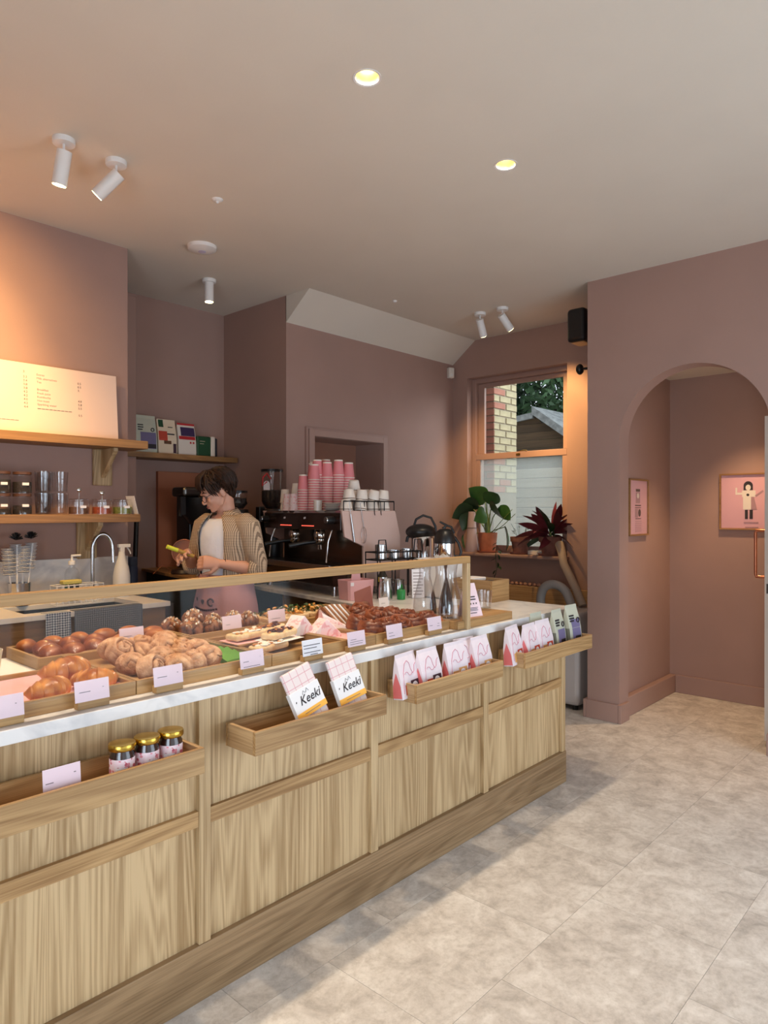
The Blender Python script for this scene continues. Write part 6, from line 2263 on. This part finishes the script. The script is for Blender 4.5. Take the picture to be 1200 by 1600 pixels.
def track_spot(label, base, axis, ln=0.145, r=0.031, power=0, cone=60, lit=False, col=WARM, stem=0.05):
    t = thing('ceiling_spotlight', label, 'spotlight', base, 0, 'white ceiling spotlights')
    MB().lathe([(0, -0.022), (0.045, -0.022), (0.047, -0.018), (0.047, 0.0), (0, 0.0)], n=26).build('ceiling_rose', m_white, t, smooth=40)
    MB().tube([(0, 0, -0.022), (0, 0, -0.022 - stem)], 0.006, 8).build('stem', m_white, t)
    a = Vector(axis).normalized()
    p0 = Vector((0, 0, -0.022 - stem)) - a * 0.02
    p1 = p0 + a * ln
    MB().tube([p0, p1 - a * 0.002], r, 22).build('lamp_head', m_white, t, smooth=40)
    MB().tube([p1 - a * 0.0015, p1 + a * 0.0005], r * 0.86, 22).build('lens', m_glow, t)
    if power:
        w0 = Vector(base) + p1 + a * 0.006
        spot('spot_beam', w0, w0 + a, power, col, cone=cone, blend=0.85, soft=0.022)
    return t


track_spot('white ceiling spotlight nearest the side wall, tube hanging straight', (1.282, 3.048, H), (-0.05, 0.26, -0.95), power=80, cone=110)
track_spot('white ceiling spotlight tilted toward the menu', (1.524, 3.059, H), (-0.42, 0.55, -0.62), power=80, cone=90)
track_spot('white ceiling spotlight alone in the alcove, pointing straight down', (2.741, 4.149, H), (0, 0, -1), power=10, cone=60, stem=0.01)
track_spot('white ceiling spotlight before the sloping ceiling, nearer the espresso wall', (4.688, 3.218, H), (0.60, 0.10, -0.92), power=92, cone=80)
track_spot('white ceiling spotlight before the window, angled toward the arch wall', (4.689, 3.006, H), (0.72, -0.20, -0.75), power=95, cone=62)
# a third wall washer stands outside the frame, over the menu's other half
spot('wall_washer_beam', (0.72, 3.06, 2.93), (0.95, 4.02, 2.35), 100, WARM, cone=95, blend=0.9)
t = thing('smoke_detector', 'round white smoke detector on the ceiling', 'smoke detector', (2.367, 3.658, H))
MB().lathe([(0, -0.034), (0.05, -0.032), (0.085, -0.02), (0.088, 0), (0, 0)], n=32).build('housing', m_white, t, smooth=60)
MB().lathe([(0, -0.036), (0.022, -0.036), (0.024, -0.034), (0, -0.0335)], n=20).build('centre_disc', M('lilac_plastic', s(190, 184, 210), 0.4), t, smooth=40)
t = thing('ceiling_sensor', 'small white ceiling sensor near the smoke detector', 'sensor', (2.065, 3.05, H))
MB().lathe([(0, -0.01), (0.015, -0.012), (0.028, -0.004), (0.03, 0), (0, 0)], n=24).build('housing', m_white, t, smooth=50)
MB().sph((0, 0, -0.012), 0.009, 12, 8).build('lens', m_white, t, smooth=60)
t = thing('ceiling_sensor', 'tiny ceiling sensor near the sloping ceiling', 'sensor', (3.976, 3.514, H))
MB().lathe([(0, -0.012), (0.012, -0.012), (0.018, -0.002), (0.018, 0), (0, 0)], n=18).build('housing', m_white, t, smooth=50)
t = thing('lobby_downlight', 'small ceiling light just visible inside the arch', 'ceiling light', (5.20, 1.44, 2.50))
MB().lathe([(0, -0.012), (0.035, -0.012), (0.046, -0.006), (0.048, 0), (0, 0)], n=24).build('trim_ring', m_offw, t, smooth=40)
MB().lathe([(0, -0.0135), (0.03, -0.0135), (0.03, -0.012), (0, -0.0115)], n=20).build('lens', m_glow, t, smooth=40)
spot('lobby_beam', (5.20, 1.44, 2.475), (5.22, 1.35, 0), 75, (1.0, 0.66, 0.36), cone=84, blend=0.7)

# ================================================================== THE BARISTA
# local frame: +x where the body faces, +y the person's left, z up from the floor
per = thing('person', 'person in checked overshirt, white tee and pink apron, head bent, holding a slim yellow tool', 'person', (2.27, 3.27, 0), rad(190))
m_skin = M('skin', s(204, 152, 128), 0.5, vary=0.05, scale=12, sss=0.12)
m_hair = M('dark_brown_hair', s(24, 15, 11), 0.5, col2=s(56, 34, 22), scale=60, spec=0.25)
m_shirt = gingham('brown_check_shirt', s(214, 190, 162), s(92, 72, 60), cell=0.0085, width=0.45, axes=('y', 'z'), mixv=0.62)
m_tee = M('white_tee', s(226, 232, 246), 0.8, bump=0.5, bscale=22)
m_apron = M('pink_apron', s(186, 136, 138), 0.85, vary=0.06, scale=10, bump=0.35, bscale=14)
m_trou = M('dark_trousers', s(46, 46, 54), 0.9)
m_lip = M('lips', s(176, 104, 96), 0.45)

TOR = [(0.84, 0.115, 0.165), (0.92, 0.122, 0.175), (1.00, 0.112, 0.160), (1.08, 0.100, 0.142), (1.18, 0.104, 0.148), (1.28, 0.112, 0.165), (1.35, 0.100, 0.168), (1.395, 0.075, 0.130), (1.425, 0.058, 0.085)]


def tor(z):
    if z <= TOR[0][0]:
        return TOR[0][1:]
    for (z0, a0, b0), (z1, a1, b1) in zip(TOR, TOR[1:]):
        if z <= z1:
            q = (z - z0) / (z1 - z0)
            return (a0 + (a1 - a0) * q, b0 + (b1 - b0) * q)
    return TOR[-1][1:]


def ell(z, off, n=28, cx=0.0):
    a, c = tor(z)
    return [(cx + (a + off) * math.cos(2 * PI * k / n), (c + off) * math.sin(2 * PI * k / n), z) for k in range(n)]


HM = Matrix.Translation((0.060, -0.012, 1.558)) @ Matrix.Scale(0.94, 4) @ Matrix.Rotation(rad(-27), 4, 'Z') @ Matrix.Rotation(rad(26), 4, 'Y')
b = MB()
b.ring_loft([ell(z, 0) for z, _, _ in TOR])
nk = HM @ Vector((-0.030, 0, -0.055))
b.tube([(-0.014, 0, 1.37), Vector((-0.004, 0, 1.42)).lerp(nk, 0.25), Vector((-0.004, 0, 1.42)).lerp(nk, 0.65), nk, HM @ Vector((-0.02, 0, 0.0))], [0.060, 0.052, 0.048, 0.050, 0.055], 16)
for sd in (1, -1):
    b.tube([(0, 0.085 * sd, 0.93), (0.0, 0.095 * sd, 0.80), (0.02, 0.098 * sd, 0.50), (0.0, 0.10 * sd, 0.30), (-0.01, 0.10 * sd, 0.09)], [0.088, 0.085, 0.055, 0.052, 0.036], 16)
    b.tube([(-0.04, 0.10 * sd, 0.045), (0.04, 0.105 * sd, 0.045), (0.13, 0.11 * sd, 0.03)], [0.040, 0.042, 0.026], 12)
# arms
SH = {1: (0.0, 0.165, 1.365), -1: (0.0, -0.165, 1.365)}
EL = {1: (-0.035, 0.218, 1.125), -1: (0.02, -0.235, 1.13)}
WR = {1: (0.125, 0.080, 1.165), -1: (0.155, -0.130, 1.205)}
for sd in (1, -1):
    s0, e0, w0 = Vector(SH[sd]), Vector(EL[sd]), Vector(WR[sd])
    b.tube([s0 + Vector((0, -0.05 * sd, 0.0)), s0, s0.lerp(e0, 0.3), s0.lerp(e0, 0.75), e0], [0.050, 0.056, 0.048, 0.041, 0.038], 14)
    b.tube([e0 + (e0 - w0).normalized() * 0.012, e0, e0.lerp(w0, 0.3), e0.lerp(w0, 0.75), w0], [0.030, 0.038, 0.039, 0.030, 0.024], 14)


def hand(b, wrist, d, nrm, side_, curls, spread=0.0, thumb=(0.5, 0.6)):
    """palm, four fingers of their own lengths and a thumb from the side of the palm base"""
    d, nrm = Vector(d).normalized(), Vector(nrm).normalized()
    sv = d.cross(nrm).normalized() * side_
    nrm = sv.cross(d).normalized() * side_
    wv = Vector(wrist)
    rings = []
    for q, hw, ht in ((0.0, 0.024, 0.020), (0.03, 0.032, 0.018), (0.06, 0.039, 0.017), (0.082, 0.040, 0.014), (0.092, 0.036, 0.010)):
        c = wv + d * q
        rings.append([tuple(c + sv * hw * math.cos(2 * PI * k / 14) + nrm * ht * math.sin(2 * PI * k / 14)) for k in range(14)])
    b.ring_loft(rings)
    for f, (off, ln) in enumerate(((0.029, 0.92), (0.010, 1.0), (-0.010, 0.94), (-0.029, 0.76))):
        p = wv + d * 0.080 + sv * off
        dirv = d + sv * (off * spread)
        dirv.normalize()
        pts, rs = [p - d * 0.02, p], [0.0095, 0.0098]
        for (seg, rr), c in zip(((0.044, 0.0090), (0.027, 0.0082), (0.021, 0.0070)), curls[f] if isinstance(curls[0], (list, tuple)) else curls):
            dirv = Matrix.Rotation(c, 3, sv * side_) @ dirv
            p = p + dirv * seg * ln
            pts.append(p)
            rs.append(rr)
        b.tube(pts, rs, 10)
    p = wv + d * 0.018 + sv * 0.026
    t1 = (sv * 0.75 + d * 0.7 - nrm * thumb[0] * -0.6).normalized()
    t2 = (sv * 0.15 + d * 0.9 - nrm * -thumb[1]).normalized()
    b.tube([p - sv * 0.012, p, p + t1 * 0.038, p + t1 * 0.038 + t2 * 0.030, p + t1 * 0.038 + t2 * 0.052], [0.013, 0.014, 0.0115, 0.0100, 0.0080], 10)


# left hand: loosely closed, knuckles outward; right hand: pinching the tool
LD = (Vector((0.20, 0.012, 1.175)) - Vector(WR[1])).normalized()
hand(b, WR[1], (0.78, -0.55, 0.12), (-0.5, -0.75, -0.30), 1, (0.75, 1.25, 0.9))
hand(b, WR[-1], (0.80, 0.42, 0.18), (-0.25, 0.55, -0.80), -1, (0.35, 0.55, 0.45), spread=4)
# head
T0 = b.T
b.T = HM
b.sph((-0.012, 0, 0.026), (0.094, 0.074, 0.092), 22, 16)
b.sph((0.030, 0, -0.030), (0.058, 0.058, 0.075), 20, 14)
b.sph((0.046, 0, -0.070), (0.036, 0.036, 0.034), 14, 10)
b.sph((0.064, 0, -0.092), (0.018, 0.020, 0.014), 12, 8)
b.tube([(-0.01, 0.052, -0.03), (0.02, 0.046, -0.072), (0.058, 0.012, -0.094)], [0.018, 0.014, 0.010], 8)
b.tube([(-0.01, -0.052, -0.03), (0.02, -0.046, -0.072), (0.058, -0.012, -0.094)], [0.018, 0.014, 0.010], 8)
b.tube([(0.078, 0, 0.010), (0.090, 0, -0.010), (0.104, 0, -0.034)], [0.007, 0.0075, 0.010], 10)
b.sph((0.098, 0, -0.037), (0.011, 0.015, 0.008), 10, 8)
b.tube([(0.078, 0.042, 0.014), (0.087, 0.018, 0.018), (0.087, -0.018, 0.018), (0.078, -0.042, 0.014)], 0.008, 8)
b.sph((0.082, 0, -0.060), (0.010, 0.020, 0.007), 10, 8)
b.sph((0.080, 0, -0.069), (0.010, 0.018, 0.007), 10, 8)
for sd in (1, -1):
    b.sph((0.062, 0.036 * sd, -0.030), (0.022, 0.020, 0.020), 10, 8)
    b.sph((0.066, 0.029 * sd, 0.000), (0.016, 0.015, 0.012), 10, 8)
    b.sph((-0.008, 0.076 * sd, -0.012), (0.018, 0.009, 0.030), 12, 8)
b.T = T0
body = b.build('body', m_skin, per)
md = body.modifiers.new('join', 'REMESH')
md.mode = 'VOXEL'
md.voxel_size = 0.0048
md.use_smooth_shade = True
sm = body.modifiers.new('soften', 'SMOOTH')
sm.factor = 0.5
sm.iterations = 3

# lids, lips, glasses
b = MB()
b.T = HM
for sd in (1, -1):
    b.tube([(0.079, 0.044 * sd, -0.004), (0.0845, 0.030 * sd, -0.010), (0.082, 0.017 * sd, -0.006)], [0.001, 0.0022, 0.001], 6, mi=0)
    b.tube([(0.074, 0.050 * sd, 0.020), (0.086, 0.030 * sd, 0.028), (0.090, 0.014 * sd, 0.022)], [0.0015, 0.0032, 0.002], 6, mi=0)
b.build('lashes_and_brows', m_hair, per)
b = MB()
b.T = HM
b.tube([(0.082, 0.018, -0.063), (0.0915, 0.0, -0.0605), (0.082, -0.018, -0.063)], [0.0015, 0.0042, 0.0015], 8)
b.tube([(0.081, 0.016, -0.067), (0.0895, 0.0, -0.0695), (0.081, -0.016, -0.067)], [0.0015, 0.0045, 0.0015], 8)
b.build('lips', m_lip, per, smooth=60)
b = MB()
b.T = HM
for sd in (1, -1):
    b.tube([(0.100 - 0.010 * abs(math.cos(a)) * (1 if math.cos(a) * sd > 0 else -0.2), 0.033 * sd + 0.0235 * math.cos(a), -0.006 + 0.0215 * math.sin(a)) for a in [2 * PI * k / 24 for k in range(25)]], 0.0019, 6)
    b.tube([(0.090, 0.057 * sd, 0.002), (0.04, 0.074 * sd, 0.004), (-0.005, 0.080 * sd, 0.004)], 0.0018, 6)
b.tube([(0.101, 0.010, -0.002), (0.104, 0, 0.002), (0.101, -0.010, -0.002)], 0.0019, 6)
b.build('spectacles', m_black, per, smooth=60)

# hair: a cap and loose locks
b = MB()
b.T = HM
b.sph((-0.022, 0, 0.036), (0.092, 0.080, 0.086), 20, 14)
b.sph((-0.062, 0, -0.010), (0.052, 0.066, 0.075), 16, 12)
rh = random.Random(21)
for k in range(230):
    az = rh.uniform(-PI, PI)
    front = math.cos(az) > 0.25
    el0 = rh.uniform(0.75, 1.5)
    ln = rh.uniform(0.6, 1.0)
    pts, rs = [], []
    for j in range(6):
        q = j / 5
        el_ = el0 - q * ln * (1.15 if front else 1.95)
        rr = 1.06 + 0.14 * math.sin(q * PI) + 0.20 * q * rh.random()
        a2 = az + 0.35 * q * (1 if az > 0 else -1) * rh.random() * (1.6 if front else 0.6)
        pts.append((-0.022 + 0.094 * rr * math.cos(el_) * math.cos(a2), 0.082 * rr * math.cos(el_) * math.sin(a2), 0.034 + 0.086 * rr * math.sin(el_)))
        rs.append(0.0085 * (1 - 0.8 * q) + 0.0008)
    if front and min(p[2] for p in pts) < 0.02 and abs(az) < 0.75:
        pts = pts[:4]
        rs = rs[:4]
    b.tube(pts, rs, 5)
for sd in (1, -1):
    for j in range(7):
        y0 = 0.068 + 0.004 * (j % 2)
        x0 = 0.055 - 0.012 * j
        b.tube([(x0 - 0.02, 0.05 * sd, 0.11), (x0 + 0.012, (y0 + 0.004) * sd, 0.06), (x0 + 0.006, (y0 + 0.006) * sd, 0.018), (x0 - 0.008, (y0 + 0.004) * sd, -0.012 - 0.006 * (j % 3))], [0.010, 0.010, 0.007, 0.001], 6)
for j in range(9):
    y0 = 0.05 - 0.0115 * j
    b.tube([(0.01, y0 * 0.6, 0.135), (0.065, y0 * 0.9, 0.115), (0.090, y0 + 0.008, 0.075), (0.094, y0 + 0.020, 0.038 + 0.006 * (j % 3))], [0.010, 0.010, 0.007, 0.001], 6)
b.build('hair', m_hair, per, smooth=70)


def open_loft(rows, thick, name, mat, parent, cap_angle=None, smooth=75):
    b = MB()
    n = len(rows[0])
    vs = [p for r in rows for p in r]
    b.add(vs, [(k * n + i, k * n + i + 1, (k + 1) * n + i + 1, (k + 1) * n + i) for k in range(len(rows) - 1) for i in range(n - 1)])
    o = b.build(name, mat, parent, smooth=smooth)
    md_ = o.modifiers.new('solid', 'SOLIDIFY')
    md_.thickness = thick
    md_.offset = 1
    return o


# tee
rows = []
for z in (1.075, 1.10, 1.13, 1.18, 1.24, 1.30, 1.35, 1.385, 1.405):
    a, c = tor(z)
    rows.append([(((a + 0.008 + 0.0012 * math.sin(6 * th + z * 30)) * math.cos(th)), (c + 0.006) * math.sin(th), z + (0.016 * (1 - math.cos(th)) if z > 1.38 else 0)) for th in [PI + 2 * PI * k / 40 for k in range(41)]])
open_loft(rows, 0.003, 'tee', m_tee, per)
# overshirt body, open at the front
rows = []
for z in (1.085, 1.10, 1.13, 1.20, 1.27, 1.33, 1.375, 1.405, 1.425):
    a, c = tor(z)
    g0 = rad(34 if z < 1.3 else 34 - (z - 1.3) * 60)
    fl = 0.018 + (0.020 if z < 1.1 else 0.0)
    rows.append([((a + fl + 0.006 * math.sin(11 * th + z * 14)) * math.cos(th) + (0.012 if k in (0, 40) else 0), (c + fl * 0.9 + 0.005 * math.sin(9 * th)) * math.sin(th), z) for k, th in enumerate([g0 + (2 * PI - 2 * g0) * k / 40 for k in range(41)])])
open_loft(rows, 0.004, 'overshirt', m_shirt, per)
shirt = per.children[-1]
b = MB()
for sd in (1, -1):
    s0, e0, w0 = Vector(SH[sd]), Vector(EL[sd]), Vector(WR[sd])
    fw = (w0 - e0).normalized()
    b.tube([s0 + Vector((0, -0.075 * sd, 0.012)), s0 + Vector((0, -0.02 * sd, 0.012)), s0 + Vector((0, 0.004 * sd, 0.0)), s0.lerp(e0, 0.25), s0.lerp(e0, 0.55), s0.lerp(e0, 0.85), e0 + fw * 0.00, e0 + fw * 0.045], [0.050, 0.062, 0.066, 0.062, 0.058, 0.057, 0.056, 0.052], 18)
    b.tube([e0 + fw * 0.022, e0 + fw * 0.026, e0 + fw * 0.062, e0 + fw * 0.066], [0.052, 0.062, 0.060, 0.050], 18)
o = b.build('sleeves', m_shirt, per, smooth=70)
dp = o.modifiers.new('creases', 'DISPLACE')
tx = bpy.data.textures.new('creases', 'CLOUDS')
tx.noise_scale = 0.05
dp.texture = tx
dp.strength = 0.012
# collar
rows = []
for q in range(3):
    rows.append([((0.062 + 0.014 * q) * math.cos(th) + 0.006, (0.068 + 0.016 * q) * math.sin(th), 1.420 + (0.034 - 0.018 * q * (1.4 if q == 2 else 1)) + 0.012 * math.cos(th) * -1) for th in [rad(35) + rad(290) * k / 24 for k in range(25)]])
open_loft(rows, 0.004, 'collar', m_shirt, per)
# trousers, apron
b = MB()
b.ring_loft([ell(z, 0.008) for z in (0.84, 0.92, 1.0, 1.05)])
for sd in (1, -1):
    b.tube([(0, 0.085 * sd, 0.90), (0.0, 0.097 * sd, 0.78), (0.02, 0.10 * sd, 0.50), (0.0, 0.10 * sd, 0.30), (-0.01, 0.10 * sd, 0.075)], [0.100, 0.098, 0.078, 0.074, 0.070], 16)
b.build('trousers', m_trou, per, smooth=60)
b = MB()
for sd in (1, -1):
    b.sph((0.035, 0.105 * sd, 0.045), (0.135, 0.048, 0.045), 16, 10)
b.build('shoes', m_black, per, smooth=60)
rows = []
for z in (0.42, 0.60, 0.80, 0.92, 1.00, 1.06, 1.095):
    a, c = tor(max(z, 0.92) if z < 0.92 else z)
    fl = 0.020 + max(0, 0.95 - z) * 0.07
    rows.append([((a + fl + (0.010 * math.sin(7 * th + 2) + 0.006 * math.sin(13 * th)) * min(1, (1.08 - z) * 5)) * math.cos(th), (c + fl) * math.sin(th), z) for th in [-rad(125) + rad(250) * k / 44 for k in range(45)]])
ap = open_loft(rows, 0.003, 'apron', m_apron, per)
rows = [[((tor(z)[0] + 0.026) * math.cos(th), (tor(z)[1] + 0.025) * math.sin(th), z) for th in [2 * PI * k / 40 for k in range(41)]] for z in (1.062, 1.10)]
open_loft(rows, 0.002, 'apron_band', m_apron, per)
b = MB()
for (y, z, r_) in ((-0.02, 0.955, 0.014), (0.035, 0.955, 0.024), (-0.075, 0.965, 0.012)):
    a, c = tor(z)
    th = math.asin(max(-1, min(1, y / (c + 0.02))))
    ctr = Vector(((a + 0.036) * math.cos(th), y, z))
    nn = Vector((math.cos(th), math.sin(th), 0))
    tt = Vector((-math.sin(th), math.cos(th), 0))
    if r_ > 0.02:
        b.tube([ctr + tt * r_ * 0.8 * math.cos(q) + Vector((0, 0, r_ * 0.8 * math.sin(q))) for q in [2 * PI * k / 14 for k in range(13)]], 0.005, 6)
        continue
    b.add([ctr + nn * 0.003 + tt * r_ * (1 + 0.25 * math.sin(3 * q)) * math.cos(q) + Vector((0, 0, r_ * math.sin(q))) for q in [2 * PI * k / 14 for k in range(14)]], [tuple(range(14))])
for k in range(12):
    y = -0.085 + 0.0145 * k
    z = 0.915 - 0.010 * math.sin(PI * k / 11)
    a, c = tor(z)
    th = math.asin(max(-1, min(1, y / (c + 0.02))))
    x = (a + 0.036) * math.cos(th)
    b.box(x - 0.002, x + 0.004, y - 0.0045, y + 0.0045, z, z + 0.011)
b.build('print', m_bagdk, ap)
MB().tube([tuple(Vector(WR[1]).lerp(Vector(EL[1]), 0.12) + Vector((0.026 * math.sin(q) * 0.45, 0.026 * math.sin(q) * 0.8, 0.027 * math.cos(q)))) for q in [2 * PI * k / 16 for k in range(17)]], 0.0022, 6).build('bracelet', m_black, per)

# the tool in the hand
hv = per.matrix_basis
Rz = Matrix.Translation((2.27, 3.27, 0)) @ Matrix.Rotation(rad(190), 4, 'Z')
pA, pB = Rz @ Vector((0.335, -0.095, 1.262)), Rz @ Vector((0.205, -0.035, 1.205))
mid = (pA + pB) / 2
b = MB()
b.tube([pA - mid, (pA - mid) * 0.2], [0.011, 0.012], 10, mi=0)
b.tube([(pA - mid) * 0.2, pB - mid], [0.012, 0.010], 10, mi=1)
o = b.build('slim_tool', [M('lime_yellow', s(214, 216, 60), 0.5), M('mustard_handle', s(176, 136, 60), 0.6)], smooth=60)
o.location = mid
tag(o, 'slim yellow-green tool held in the hands of the person', 'tool')
